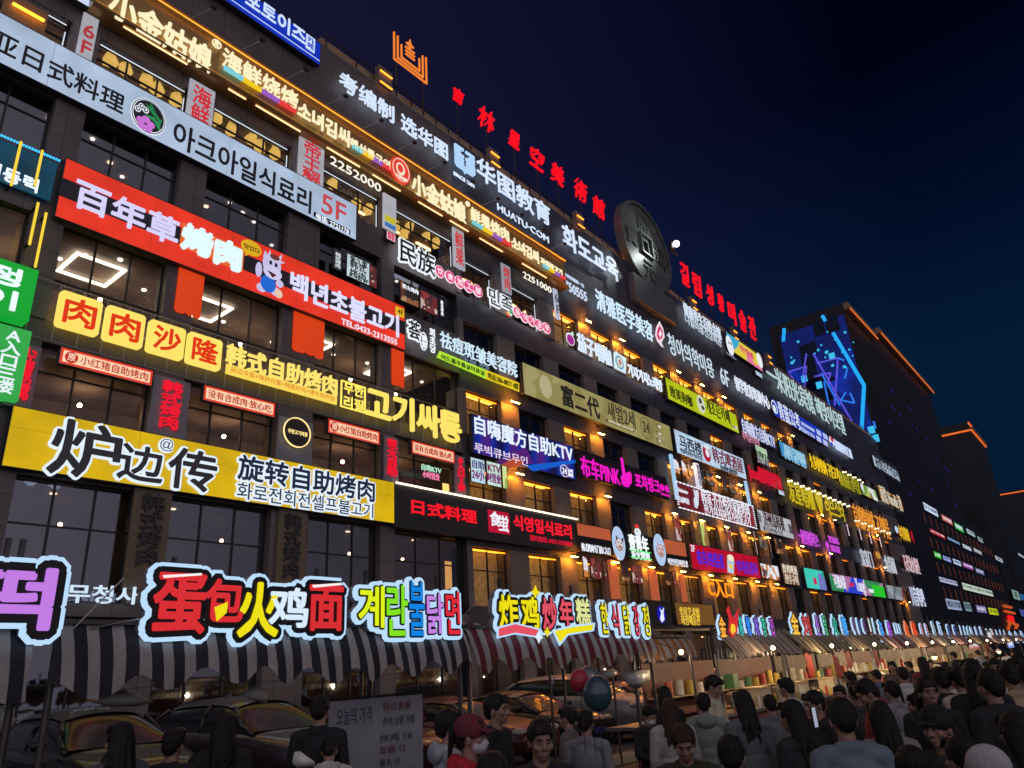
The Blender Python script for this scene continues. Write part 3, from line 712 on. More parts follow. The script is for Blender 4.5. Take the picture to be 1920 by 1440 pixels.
# -- left edge
x1, z1 = F(66, 514); _, z0 = F(45, 608)
s = thing('shop_sign', (x1 - 1, YS, (z0 + z1) / 2), 'bright green lit box with fat white letters cut by the left edge of the picture', 'sign')
MB().box(x1 - 3, x1, YS - .25, YS + .2, z0, z1).build('panel', emit((18, 160, 48), 1.0, True, .06), s)
for i, t in enumerate(('정', '이')):
    za = z0 + (z1 - z0) * (.53 if i == 0 else .1); put_text(MB(), t, x1 - 1.2, x1 - .35, za, za + (z1 - z0) * .36, YS - .30, .05, .05).build('lettering', emit((228, 245, 255), 1.1), s)
x, z0, z1 = col(26, 616, 748)
s = thing('vertical_sign', (x, YS, (z0 + z1) / 2), 'green lit vertical entrance sign with white characters below the bright green box', 'sign')
MB().box(x - .38, x + .38, YS - .1, YS + .2, z0, z1).build('panel', emit((52, 168, 74), .95, True, .06), s)
put_text(MB(), 'A入口三楼', x - .22, x + .22, z0 + .12, z1 - .12, YS - .14, .03, .03, True).build('lettering', emit((232, 244, 250), 1.0), s)
s = thing('window_display', (3.5, YS, 17), 'teal lit display pane under a blue dotted light line at the left edge', 'display')
a = F(-60, 227); b = F(112, 299)
MB().box(a[0], b[0], YS + .1, YS + .15, b[1] - 1.35, b[1] - .1).build('panel', emit((12, 62, 84), .9, True, .35), s)
mb = MB(); x = a[0]
while x < b[0]: mb.box(x, x + .05, YS, YS + .05, b[1] - .05, b[1]); x += .075
mb.build('light_line', emit((60, 190, 255), 1.4), s)
letters(s, T('내동력', (-30, 308), (70, 354), (225, 240, 255), .03, 1.2, lift=.06), YS)
for i, (p, q) in enumerate((((37, 269), (21, 352)), ((77, 285), (61, 350)), ((69, 383), (52, 461)), ((84, 402), (62, 503)))):
    x, z1 = F(*p); _, z0 = F(*q)
    r = thing('tube_lamp', (x, YS - .1, z0), ['yellow vertical light tube at the far left end of the teal display', 'yellow vertical light tube crossing the white letters on the teal display', 'shorter yellow light tube above the bright green box', 'longest yellow light tube just left of the red band'][i], 'lamp', 'yellow vertical tubes')
    MB().tube((x, YS - .1, z0), (x, YS - .1, z1), .035, 8).build('tube', emit((245, 205, 60), 1.1, True), r); [MB().box(x - .03, x + .03, YS - .06, YS + .3, zz, zz + .05).build('bracket', FRM, r) for zz in (z1 - .1, z0 + .05)]
p, q = F(26, 4), F(86, 34)
r = thing('tube_lamp', (p[0], YS, p[1]), 'orange glowing light bar high in the upper left corner', 'lamp'); MB().tube((p[0], YS + .1, (p[1] + q[1]) / 2), (q[0], YS + .1, (p[1] + q[1]) / 2), .045, 8).build('tube', emit((255, 165, 40), 4, True), r)
MB().box(p[0] - .2, q[0] + .1, YS + .22, YS + .29, p[1] - 1.3, p[1] + .5).build('backboard', mat('timber_board', (.35, .2, .1), rough=.6), r)
p, q = F(112, -20), F(166, 12); s = sign('corner of a white lit sign cut by the top edge above the floor number column', (100, -40), (166, 13), (200, 214, 244), 1.0)

# -- sixth storey: bronze canopy box with cream letters
bx0, bx1 = 5.5, 31.0; bz0, bz1 = 22.0, 24.05
s = thing('canopy_sign', (18, 19.9, bz0), 'long bronze lit canopy with cream rounded letters, colour bars and a red round logo', 'sign')
BRZ = mat('bronze_canopy', (.42, .24, .08), rough=.35, metal=.35, var=.2, vscale=1.2)
mb = MB(); prof = [(20.28, bz0 + .02), (19.72, bz0), (19.62, bz0 + .06), (19.66, bz0 + .2), (19.8, bz0 + .26), (19.8, bz1 - .28), (19.62, bz1 - .2), (20.28, bz1 + .05)]
v = [(bx0, y, z) for y, z in prof] + [(bx1, y, z) for y, z in prof]; n = len(prof)
mb.add(v, [(k, (k + 1) % n, n + (k + 1) % n, n + k) for k in range(n)] + [tuple(range(n)), tuple(range(2 * n - 1, n - 1, -1))]); mb.build('canopy', BRZ, s)
MB().box(bx0 + .05, bx1 - .05, 19.64, 19.67, bz1 - .31, bz1 - .28).box(bx0 + .05, bx1 - .05, 19.69, 19.72, bz0 + .21, bz0 + .24).build('light_strip', emit((255, 170, 60), 1.7, True), s)
mb = MB(); rnd2 = random.Random(2); x = bx0 + 1
while x < bx1 - 2:
    w = rnd2.uniform(.6, 2.2); MB().box(x, x + w, 19.8, 19.84, bz0 - .04, bz0 - .005).build('soffit_light', emit((255, 205, 150), 2.0), s); x += w + rnd2.uniform(.3, 1.6)
CR = (255, 240, 196)
for t, a, b, bo, o in (('小金姑娘', (206, -8), (394, 127), .05, .035), ('海鲜烧烤', (417, 94), (556, 206), .02, .0), ('소녀김씨', (557, 193), (653, 273), .045, .02), ('해산물구이', (655, 252), (729, 326), .03, .0),
                   ('小金姑娘', (770, 330), (872, 416), .05, .03), ('鲜果烤肉', (880, 388), (953, 456), .02, .0), ('소녀김씨', (956, 441), (1009, 497), .045, .02), ('과일불고기', (1011, 479), (1053, 522), .03, .0), ('®', (396, 76), (413, 93), .01, .0), ('®', (871, 378), (879, 389), .01, 0)):
    letters(s, T(t, a, b, CR, bo, 1.0, d=.06, lift=.1, hs={'小': 1.45, '소': 1.25, '海': 1.15, '鲜': 1.15}.get(t[0], 1.0)), 19.74)
for a, b in (((411, 133), (546, 219)), ((652, 278), (726, 327)), ((877, 418), (950, 468)), ((1010, 500), (1052, 528))):
    p, q = F(*a), F(*b); zc = (F(*a)[1] + F(*b)[1]) / 2; w = (q[0] - p[0]) / 4
    for k, c in enumerate(((120, 205, 215), (240, 200, 30), (150, 90, 190), (230, 60, 60))):
        MB().box(p[0] + w * k, p[0] + w * (k + 1) - .01, 19.64, 19.72, zc - .09, zc + .09).build('colour_bar', emit(c), s)
blob(s, 'round_logo', (749, 321), (18, 23), (222, 66, 46), .1, .1, 19.74); blob(s, 'round_logo', (749, 321), (15.5, 20), (250, 220, 200), .12, .02, 19.74, ring=.03); blob(s, 'round_logo', (748, 319), (8, 11), (250, 225, 205), .12, .02, 19.74); blob(s, 'round_logo', (747, 318), (5, 7), (222, 66, 46), .135, .02, 19.74)
letters(s, T('小金姑娘', (738, 330), (760, 340), (250, 225, 205), .03, lift=.15), 19.74)
# arms with lamps above the canopy
ARM = mat('lamp_arm_metal', (.5, .5, .48), rough=.35, metal=.5)
for i in range(12):
    x = 8.6 + i * 1.95
    r = thing('arm_lamp', (x, YW, bz1 + .4), 'thin straight lamp arm above the bronze canopy, %s' % ['above its first big letters', 'second from its left end', 'over the colour bar at its left', 'over the cream characters beside the blue sign', 'below the first white roof letter', 'below the second white roof letter', 'below the third white roof letter', 'above the red round logo', 'right after the red round logo', 'below the white shield emblem', 'below the shop web address', 'last one at its right end'][i], 'lamp', 'lamp arms over the bronze canopy')
    MB().tube((x, YW, bz1 + .25), (x + .45, 19.35, bz1 + .55), .018, 6).build('arm', ARM, r); MB().box(x + .38, x + .56, 19.25, 19.38, bz1 + .5, bz1 + .58).build('lamp_head', FRM, r)
# phone numbers and vertical banners
sign('white number letters in front of the windows under the bronze canopy, left run', (618, 294), (714, 358), None, texts=[T('2252000', (619, 296), (714, 357), (240, 236, 220), .01, 1.1, hs=.75)], name='letter_sign')
sign('white number letters under the right end of the bronze canopy', (979, 508), (1034, 550), None, texts=[T('2251000', (980, 510), (1034, 549), (240, 236, 220), .012, 1.1, hs=.75)], name='letter_sign')
def vban(px, ya, yb, hw, txt, c, bg, label, pad=.14, bold=.02):
    x, z0, z1 = col(px, ya, yb)
    r = thing('vertical_banner', (x, YS, (z0 + z1) / 2), label, 'banner', 'pale vertical banners between the lantern windows')
    MB().box(x - hw, x + hw, YS + .06, YS + .14, z0, z1).build('panel', emit(bg, .9, False, .1), r)
    if txt: put_text(MB(), txt, x - hw * .72, x + hw * .72, z0 + pad, z1 - pad, YS + .02, .03, bold, True).build('lettering', emit(c), r)
    return r
BG = (168, 168, 178)
vban(174, 28, 120, .22, '6F', (170, 50, 55), BG, 'narrow grey banner with a red floor number, leftmost under the bronze canopy', .4)
vban(383, 158, 240, .46, '海鲜', (200, 40, 50), BG, 'grey banner with two red characters right of the first lantern window')
vban(588, 262, 356, .58, '帝王蟹', (196, 50, 60), BG, 'widest grey banner with three red characters beside the white phone number')
r = vban(733, 366, 430, .36, '', (0, 0, 0), (176, 176, 184), 'pale banner with a yellow and blue foot, below the red round logo')
x, z0, z1 = col(733, 366, 430); MB().box(x - .3, x + .3, YS + .03, YS + .055, z0 + .35, z0 + .65).build('colour_patch', emit((190, 180, 40)), r); MB().box(x - .3, x + .3, YS + .03, YS + .055, z0 + .08, z0 + .28).build('colour_patch', emit((60, 110, 180)), r)
vban(861, 430, 502, .38, '鲜果', (196, 60, 66), BG, 'grey banner with two red characters left of the banner with a single window between')
vban(950, 496, 548, .34, '烤肉', (186, 60, 66), (150, 150, 160), 'smaller grey banner with two red characters below the white number letters')
vban(1043, 541, 597, .19, '6F', (70, 70, 80), (185, 190, 210), 'white lit column with a dark floor number at the end of the bronze canopy', .3)
# lanterns inside the windows of the sixth storey
LAN = emit((222, 178, 84), .95, True, .25)
rl = random.Random(21); lan_n = 0
lpx = [(207, 113), (235, 130), (274, 150), (295, 166), (330, 186), (405, 224), (433, 244), (472, 260), (487, 275), (515, 287), (625, 345), (668, 382), (690, 392), (742, 424), (757, 440), (768, 426), (802, 442), (817, 455), (872, 490), (886, 498), (917, 515), (975, 546), (1006, 566)]
spots = [F(a, b, 20.82) for a, b in lpx]
def crystal(mb, c, r, rnd):
    mb.sphere(c, (r, r, r * 1.15), 5, 4); k = len(mb.v) - (5 * 3 + 2)
    for i in range(k, len(mb.v)): mb.v[i] = tuple(q + rnd.uniform(-.04, .04) for q in mb.v[i])
wh = ['near its left frame', 'near its middle', 'near its right frame', 'hanging highest there']
for i, (x, z) in enumerate(spots):
    win = sum(1 for a in (9.5, 13.9, 18.0, 22.3, 25.9) if x > a)
    wn = ['first', 'second', 'third', 'fourth', 'fifth', 'last'][win]
    same = [q for q in spots if sum(1 for a in (9.5, 13.9, 18.0, 22.3, 25.9) if q[0] > a) == win]
    rank = sorted(same).index((x, z)); od = ['first', 'second', 'third', 'fourth', 'fifth', 'sixth', 'seventh'][rank]
    o = thing('paper_lantern', (x, 20.82, z), 'faceted yellow lantern, %s from the left in the %s window bay under the bronze canopy' % (od, wn), 'lantern', 'faceted lanterns in the windows')
    mb = MB(); crystal(mb, (x, 20.82, z), .25, rl); mb.build('shade', LAN, o)
    MB().tube((x, 20.82, z + .28), (x, 20.82, max(z + .3, 21.6)), .008, 4).build('cord', FRM, o)

# -- upper storey letters
s = sign('blue lit board with white rounded letters at the top edge, in front of the sky', (398, -62), (599, 122), (4, 44, 176), 1.0, [
    T('포토이즈', (462, -22), (572, 88), (205, 225, 255), .04)])
patch(s, 'word_box', (574, 63), (589, 101), (205, 225, 255), .03); letters(s, T('카페', (576, 67), (587, 97), (4, 44, 176), .03, v=True, lift=.05), YS)
x0, z1 = F(398, -62); x1, z0 = F(599, 122); MB().box(x0, x1, YS - .02, YS - .002, z0 + .2, z0 + .23).build('line', emit((200, 220, 255)), s)
HW = (214, 230, 255)
sign('three white glowing characters high on the dark wall right of the blue board', (637, 130), (740, 232), None, texts=[T('考编制', (637, 131), (739, 231), HW, .018, 1.0, smp=True, d=.06, hs=1.0)], name='letter_sign')
sign('three white glowing characters high on the wall just left of the shield emblem', (752, 210), (840, 302), None, texts=[T('选华图', (752, 210), (840, 302), HW, .018, 1.0, smp=True, d=.06, hs=1.0)], name='letter_sign')
s = sign('white glowing shield emblem with large characters and a web address', (853, 268), (1032, 452), None, texts=[
    T('SINCE 2001', (850, 322), (889, 352), HW, .03, 1.2), T('华图教育', (893, 296), (1033, 420), HW, .02, 1.0, smp=True, d=.06, hs=.95), T('HUATU·COM', (932, 382), (1029, 455), HW, .03, 1.1, hs=.8)], name='letter_sign')
x0, z1 = F(853, 268); x1, z0 = F(892, 340); c = .22; zm = z0 + .22
def sh(a, b): return (x0 + (x1 - x0) * a, zm + (z1 - zm) * b)
for poly in ([(0, 1), (0, .55), (.44, .55), (.44, .68), (.28, .68), (.28, .8), (.17, .8), (.17, .9), (.28, .9), (.44, .9), (.44, 1)], [(.56, 1), (.56, .9), (.72, .9), (.83, .9), (.83, .8), (.72, .8), (.72, .68), (.56, .68), (.56, .55), (1, .55), (1, 1)],
             [(0, .48), (0, .12), (.1, 0), (.4, 0), (.5, -.12), (.6, 0), (.9, 0), (1, .12), (1, .48), (.58, .48), (.58, .2), (.42, .2), (.42, .48)]):
    MB().prism([sh(*p) for p in poly], YS - .02, YS + .08).build('shield', emit((176, 212, 248), 1.0), s)
sign('four white glowing block letters on the upper wall left of the coin', (1052, 418), (1161, 528), None, texts=[T('화도교육', (1053, 420), (1161, 527), HW, .035, 1.0, smp=True, d=.06, hs=1.05)], name='letter_sign')
# roof signs
LEG = mat('steel_post', (.08, .07, .07), rough=.5, metal=.5)
s = thing('roof_sign', (F(770, 130)[0], YS + .7, 28.7), 'orange square spiral emblem with a star standing on the roof edge', 'sign')
yq = YS + .6
cx, cz = F(770, 108, yq); zt = F(739, 67, yq)[1]; zb_ = F(770, 128, yq)[1]; xl = F(739, 85, yq)[0]; xr = F(801, 128, yq)[0]
w = xr - xl; hgt = w * .78; zb2 = cz - hgt * .5; t = w * .03
mb = MB()
for k in range(3):
    a = xl + k * t * 3.6; b = xr - k * t * 3.6; zb3 = zb2 + k * t * 3.4; ztop = zb2 + hgt - (k * t * 1.1 if k < 2 else hgt * .25)
    mb.box(a, a + t, yq, yq + .08, zb3, ztop); mb.box(b - t, b, yq, yq + .08, zb3, ztop); mb.box(a + t, b - t, yq, yq + .08, zb3, zb3 + t)
for k in range(3): mb.box(cx - w * .14, cx + w * .14, yq, yq + .08, zb2 + hgt * (.52 + k * .13), zb2 + hgt * (.52 + k * .13) + t)
mb.prism([(cx, zb2 + hgt * 1.2), (cx + .08, zb2 + hgt * 1.03), (cx + .28, zb2 + hgt * .98), (cx + .08, zb2 + hgt * .93), (cx, zb2 + hgt * .8), (cx - .08, zb2 + hgt * .93), (cx - .28, zb2 + hgt * .98), (cx - .08, zb2 + hgt * 1.03)], yq, yq + .08)
mb.build('emblem', emit((240, 128, 48), 1.05, True), s)
MB().box(xl + .2, xl + .28, yq + .1, yq + .18, 28.0, zb2 + hgt).box(xr - .28, xr - .2, yq + .1, yq + .18, 28.0, zb2 + hgt).build('post', LEG, s)
RED = (238, 12, 28)
def roofletter(ch, tl, br, lab, bold=.03, group='red rooftop letters'):
    y = YS + .6; x0, z1 = F(*tl, y); x1, z0 = F(*br, y)
    zc_ = (z0 + z1) / 2; hh = (1.2 if tl[0] < 1200 else 1.55) * (x1 - x0); z0, z1 = zc_ - hh / 2, zc_ + hh / 2
    r = thing('roof_letter', ((x0 + x1) / 2, y, 28.6), lab, 'letter', group)
    put_text(MB(), ch, x0, x1, z0, z1, y, .12, bold, sl=0) if False else put_text(MB(), ch, x0, x1, z0, z1, y, .12, bold, slant=(x1 - x0) * .25).build('character', emit(RED, 1.1, True), r)
    xm = (x0 + x1) / 2; MB().box(xm - .03, xm + .03, y + .14, y + .2, 28.0, z0 + .3).build('post', LEG, r)
od = ['first', 'second', 'third', 'fourth', 'fifth', 'sixth', 'last']
for i, (ch, a, b) in enumerate((('吉', (850, 154), (871, 203)), ('林', (898, 196), (929, 249)), ('星', (955, 240), (977, 281)), ('空', (995, 274), (1022, 319)), ('美', (1034, 303), (1060, 348)), ('術', (1077, 334), (1103, 378)), ('館', (1112, 368), (1136, 407)))):
    roofletter(ch, a, b, 'red glowing brush-like roof character, %s of the run left of the coin' % od[i], .004)
od = ['first', 'second', 'third', 'fourth', 'fifth', 'sixth', 'last']
for i, (ch, a, b) in enumerate((('길', (1275, 492), (1295, 535)), ('림', (1298, 512), (1318, 554)), ('성', (1323, 532), (1341, 571)), ('황', (1345, 549), (1361, 586)), ('미', (1365, 570), (1382, 602)), ('술', (1385, 583), (1402, 618)), ('관', (1403, 598), (1420, 630)))):
    roofletter(ch, a, b, 'red glowing block roof letter, %s of the run right of the coin' % od[i], .022)
# the coin
ccx, ccz, cr_ = 42.2, 29.95, 3.5
s = thing('coin_sculpture', (ccx, 19.8, ccz - cr_), 'huge grey round coin with a square hole on the roof edge, lit by a floodlight', 'sculpture')
STN = mat('coin_stone', (.12, .13, .125), rough=.42, var=.2, vscale=1.2, bump=.25, bscale=8)
mb = MB(); n = 64; hq = .62; yc = 19.7
def disc(r0, r1, y0, y1):
    for k in range(n):
        a, b = 2 * math.pi * k / n, 2 * math.pi * (k + 1) / n
        mb.prism([(ccx + r1 * math.cos(a), ccz + r1 * math.sin(a)), (ccx + r1 * math.cos(b), ccz + r1 * math.sin(b)), (ccx + r0 * math.cos(b), ccz + r0 * math.sin(b)), (ccx + r0 * math.cos(a), ccz + r0 * math.sin(a))], y0, y1)
disc(.9, cr_ - .003, yc + .25, yc + .7); 
for k in range(4):   # infill round the square hole
    a0 = k * math.pi / 2; pts = [(ccx + .905 * math.cos(a0 + math.pi / 4 * j / 4 - math.pi / 4 + math.pi / 4 * 0), 0) for j in range(1)]
    arc = [(ccx + .901 * math.cos(a0 - math.pi / 4 + j * math.pi / 16), ccz + .901 * math.sin(a0 - math.pi / 4 + j * math.pi / 16)) for j in range(9)]
    mb.prism(arc + [(ccx + hq * math.cos(a0 + math.pi / 4) , ccz + hq * math.sin(a0 + math.pi / 4)), (ccx + hq * math.cos(a0 - math.pi / 4), ccz + hq * math.sin(a0 - math.pi / 4))], yc + .251, yc + .69)
c1 = mb.build('coin_disc', STN, s)
mb = MB(); disc(cr_ - .24, cr_, yc + .1, yc + .6); mb.build('coin_rim', STN, s)
MB().frame(ccx - .85, ccx + .85, ccz - .85, ccz + .85, .14, yc + .05, yc + .25).build('hole_rim', STN, s)
for ch, dx, dz in (('開', 0, 2.0), ('元', 0, -2.0), ('通', 2.0, 0), ('寶', -2.0, 0)):
    put_text(MB(), ch, ccx + dx - .72, ccx + dx + .72, ccz + dz - .72, ccz + dz + .72, yc + .15, .11, .03).build('relief_character', STN, s)
mb = MB().box(ccx - 2.9, ccx + 2.9, 19.75, 20.25, 24.6, 26.6).box(ccx - .6, ccx + .6, 20.1, 20.6, 26.65, 29); mb.build('plinth', mat('plinth_stone', (.12, .12, .125), rough=.6, bump=.2), s)
fx, fz = F(1268, 457, 18.6)
s = thing('floodlight', (fx, 18.6, fz), 'round white floodlight shining at the coin from its right', 'floodlight')
MB().sphere((fx, 18.6, fz), .24, 14, 10).build('lens', emit((255, 255, 255), 6), s); MB().box(fx - .25, fx + .3, 18.85, 19.1, fz - .3, fz + .3).box(fx - .35, fx + .35, 18.7, 18.9, fz - .75, fz - .68).tube((fx + .05, 19.05, fz - .3), (fx + .3, 20.3, 28.3), .04, 6).build('housing', FRM, s)
l = bpy.data.lights.new('floodlight_beam', 'SPOT'); l.energy = 330; l.color = (.9, 1, .98); l.spot_size = R(95); l.spot_blend = .8; l.shadow_soft_size = .2
lo = bpy.data.objects.new('floodlight_beam', l); COL.objects.link(lo); lo.parent = s
lo.location = (-.25, -.5, .1); dv = Vector((ccx, 19.6, ccz)) - Vector((fx, 18.1, fz)); lo.rotation_euler = dv.to_track_quat('-Z', 'Y').to_euler()
# ------------------------------------------------------------------ signs of the middle and right part
def letters_only(label, tl, br, txt, c, b=.02, e=1.1, o=0, oc=None, hs=.95, v=False, d=.06, smp=False, group=None):
    return sign(label, tl, br, None, texts=[T(txt, tl, br, c, b, e, o=o, oc=oc, hs=hs, v=v, d=d, smp=smp)], name='letter_sign', group=group)
FOOD1 = poster_mat('food_print_dark', [(30, 24, 24), (96, 52, 36), (150, 96, 60), (40, 28, 26), (186, 150, 110), (120, 36, 30)], .8, 3)
FOOD2 = poster_mat('food_print_red', [(150, 60, 58), (210, 180, 170), (120, 40, 44), (80, 40, 40), (226, 206, 196)], .8, 3.5)
FOOD3 = poster_mat('food_print_green', [(60, 72, 66), (120, 130, 100), (90, 100, 92), (50, 50, 60), (150, 140, 110)], .7, 2.5)
MENU = poster_mat('menu_print', [(225, 228, 235), (225, 228, 235), (205, 130, 60), (225, 228, 235), (150, 60, 50), (240, 240, 245)], .95, 4)
FRUIT = poster_mat('fruit_print', [(214, 226, 214), (120, 150, 60), (226, 232, 222), (150, 110, 60), (226, 232, 222), (180, 200, 110), (150, 60, 80)], .9, .9)
def poster(label, tl, br, m, texts=(), cat='poster', group='lit window posters'):
    return sign(label, tl, br, m if not isinstance(m, tuple) else m, .95, texts, depth=.06, name='poster', cat=cat, group=group, sample=False)
DKT = (26, 28, 34)
poster('slim dark poster with a column of pale characters above the red band', (626, 465), (640, 509), (46, 46, 52), [T('韩式烤肉', (629, 472), (638, 505), (190, 200, 205), .02, v=True)])
poster('square pale poster with black lettering above the right end of the red band', (651, 475), (692, 535), (196, 214, 220), [T('爱久家', (656, 482), (688, 500), DKT, .01), T('韩式\n烤肉', (656, 496), (686, 520), DKT, .02), T('B入口 5F', (655, 510), (690, 533), DKT, .02)])
poster('slim meat photo poster right of the square pale poster', (694, 497), (706, 541), FOOD2)
poster('dark grill photo poster with white characters below the outlined black characters', (751, 526), (785, 577), FOOD1, [T('炭火烤肉', (754, 532), (784, 552), WHITE, .01)])
poster('sliced meat photo poster next to the dark grill photo', (788, 543), (820, 593), FOOD2)
poster('thin black poster with white characters right of the two meat photos', (824, 559), (833, 597), (24, 24, 30), [T('韩式烤肉', (826, 563), (831, 593), WHITE, .02, v=True)])
x0, z1 = F(725, 432); x1, z0 = F(741, 455)
s = sign('little pink seal sign left of the outlined black characters', (725, 432), (741, 455), (240, 190, 200), .95, [T('民族\n特色', (727, 435), (739, 452), (200, 50, 90), .015)])
s = letters_only('black characters with white glowing edges and five pink discs, under the lantern windows', (748, 450), (815, 516), '民族', (20, 20, 24), .03, 1, .07, (240, 246, 255), hs=1.15)
for (x, y), t in zip(((825, 509), (844, 519), (862, 529), (879, 537), (896, 545)), '饮食加工部'):
    blob(s, 'disc', (x, y), (9, 11), (250, 235, 240), .0, .05); blob(s, 'disc', (x, y), (8.2, 10), (228, 70, 130), .012); 
    letters(s, T(t, (x - 5.5, y - 7.5), (x + 5.5, y + 7.5), (255, 240, 246), .01, lift=.03), YS)
s = letters_only('black block letters with white glowing edges and a coloured tail, with five pink discs', (915, 539), (961, 590), '민족', (20, 20, 24), .03, 1, .06, (240, 246, 255))
for (x, y), t in zip(((970, 585), (984, 595), (998, 602), (1011, 609), (1025, 615)), '음식가공부'):
    blob(s, 'disc', (x, y), (7.5, 9.5), (250, 235, 240), .0, .05); blob(s, 'disc', (x, y), (6.6, 8.4), (228, 70, 130), .012)
    letters(s, T(t, (x - 4.5, y - 6), (x + 4.5, y + 6), (255, 240, 246), .01, lift=.03), YS)
for (x, y), c in zip(((950, 588), (956, 586), (952, 592)), ((240, 150, 40), (60, 170, 80), (220, 60, 60))): blob(s, 'coloured_dot', (x, y), (2.6, 3.4), c, .06)
s = letters_only('calligraphic white-edged character with an oval and columns, right of the red band', (764, 598), (787, 641), '荟', (20, 20, 24), .04, 1, .06, (240, 246, 255))
blob(s, 'oval_frame', (794, 640), (7, 17), (240, 246, 255), .02, .03, ring=.05); letters(s, T('草堂', (790, 627), (799, 654), (240, 246, 255), .02, v=True), YS); letters(s, T('회초당', (805, 614), (817, 664), (240, 246, 255), .03, v=True), YS)
s = letters_only('row of white condensed characters with a lime and yellow strip below', (825, 624), (970, 704), '祛痘斑皱美容院', (206, 232, 248), .008, 1.0, hs=1.12)
polyp(s, 'lime_strip', [(818, 670), (824, 658), (911, 694), (911, 711)], (176, 226, 50)); polyp(s, 'yellow_strip', [(911.5, 694), (973, 718), (973, 735), (911.5, 711)], (222, 196, 30))
letters(s, T('여드름주름살미용실', (826, 664), (907, 705), (30, 50, 20), .01, lift=.05, hs=.75), YS); letters(s, T('电话:286-8877 4楼', (914, 700), (971, 730), (40, 36, 10), .015, lift=.05, hs=1.2), YS)
# gold band
GOLD = poster_mat('gold_swirl_print', [(142, 132, 78), (150, 140, 86), (136, 126, 72), (158, 150, 98)], 1.0, 1.4)
s = sign('olive gold lit band with big dark characters and a round clock figure', (979, 679), (1262, 846), GOLD, 1.0, [
    T('富二代', (1051, 724), (1125, 782), (34, 30, 26), .045, hs=1.05), T('새벌2세', (1137, 759), (1191, 797), (60, 54, 40), .01, hs=1.25)])
patch(s, 'dark_bar', (1136, 785), (1189, 811), (50, 46, 36)); letters(s, T('COFFEE & DRINKS & ROOM PICNIC', (1139, 789), (1187, 807), (214, 206, 170), .01, lift=.04), YS)
blob(s, 'clock_ring', (1211, 803), (10, 19), (60, 54, 40), .02, ring=.03); letters(s, T('24', (1204, 793), (1218, 810), (60, 54, 40), .02, hs=1.2), YS)
for k in range(3):
    q = patch(s, 'dark_square', (1231, 795 + k * 13), (1241, 805.5 + k * 13), (44, 40, 34)); letters(s, T(('咖啡', '包间', '台球')[k], (1232.5, 798 + k * 13), (1239.5, 803 + k * 13), (230, 222, 190), .01, lift=.04), YS)
blob(s, 'pale_medallion', (1023, 725), (11, 20), (176, 168, 128), .02)
# blue singing-room band
def ktv_mat():
    m = emit((16, 24, 104), 1.0).copy(); m.name = 'blue_violet_print'; t = m.node_tree; b = t.nodes['Principled BSDF']
    tcn = t.nodes.new('ShaderNodeTexCoord'); gr = t.nodes.new('ShaderNodeTexWave'); gr.inputs['Scale'].default_value = .16; gr.inputs['Distortion'].default_value = 3
    rp = t.nodes.new('ShaderNodeValToRGB'); e = rp.color_ramp.elements; e.new(.5); e[0].color = lin((14, 16, 66)); e[1].position = .6; e[1].color = lin((18, 40, 150)); e[2].color = lin((70, 30, 120))
    t.links.new(tcn.outputs['Object'], gr.inputs[0]); t.links.new(gr.outputs[0], rp.inputs[0]); t.links.new(rp.outputs[0], b.inputs['Emission Color']); m.cycles.emission_sampling = 'AUTO'; return m
KTVM = ktv_mat()
s = sign('large dark blue lit band with white lettering and orange flash, left of the magenta one', (884, 776), (1080, 900), KTVM, 1.0, [
    T('自嗨魔方自助KTV', (889, 786), (1074, 860), (228, 240, 255), .03, hs=1.0), T('루빅큐브무인', (889, 834), (989, 870), (226, 210, 240), .006, hs=.72), T('24', (1053, 876), (1063, 890), WHITE, .02), T('小时\n营业', (1064, 878), (1075, 896), WHITE, .02)])
polyp(s, 'flash', [(930, 866), (985, 838), (1000, 868), (955, 877)], (80, 30, 110), .012); polyp(s, 'flash', [(940, 872), (965, 856), (984, 868), (958, 878)], (170, 70, 50), .018); polyp(s, 'flash', [(985, 873), (1078, 862), (1079, 868), (1000, 884)], (20, 90, 200), .014)
blob(s, 'clock_ring', (1058, 883), (8, 11), WHITE, .03, ring=.03)
poster('pale blue window print with purple lettering under the dark blue band, left one', (882, 857), (910, 908), (186, 214, 226), [T('自助', (885, 863), (907, 880), (70, 40, 110), .01), T('24小', (884, 878), (908, 903), (120, 20, 110), .03)])
poster('pale blue window print with purple lettering under the dark blue band, right one', (912, 864), (940, 914), (196, 224, 214), [T('KTV', (914, 870), (938, 888), (120, 20, 80), .03), T('时营业', (913, 885), (939, 909), (120, 20, 110), .03)])
poster('narrow yellow-green window print beside the two pale blue ones', (941, 873), (952, 917), poster_mat('lime_print', [(196, 224, 120), (150, 180, 90), (210, 230, 150), (120, 40, 60)], .95, 1.2))
poster('slanted green and pink window lettering under the smallest pink box', (789, 866), (828, 902), None, [T('自助KTV', (790, 870), (827, 888), (176, 226, 200), .03), T('小时营业', (792, 882), (824, 902), (226, 120, 160), .03)])
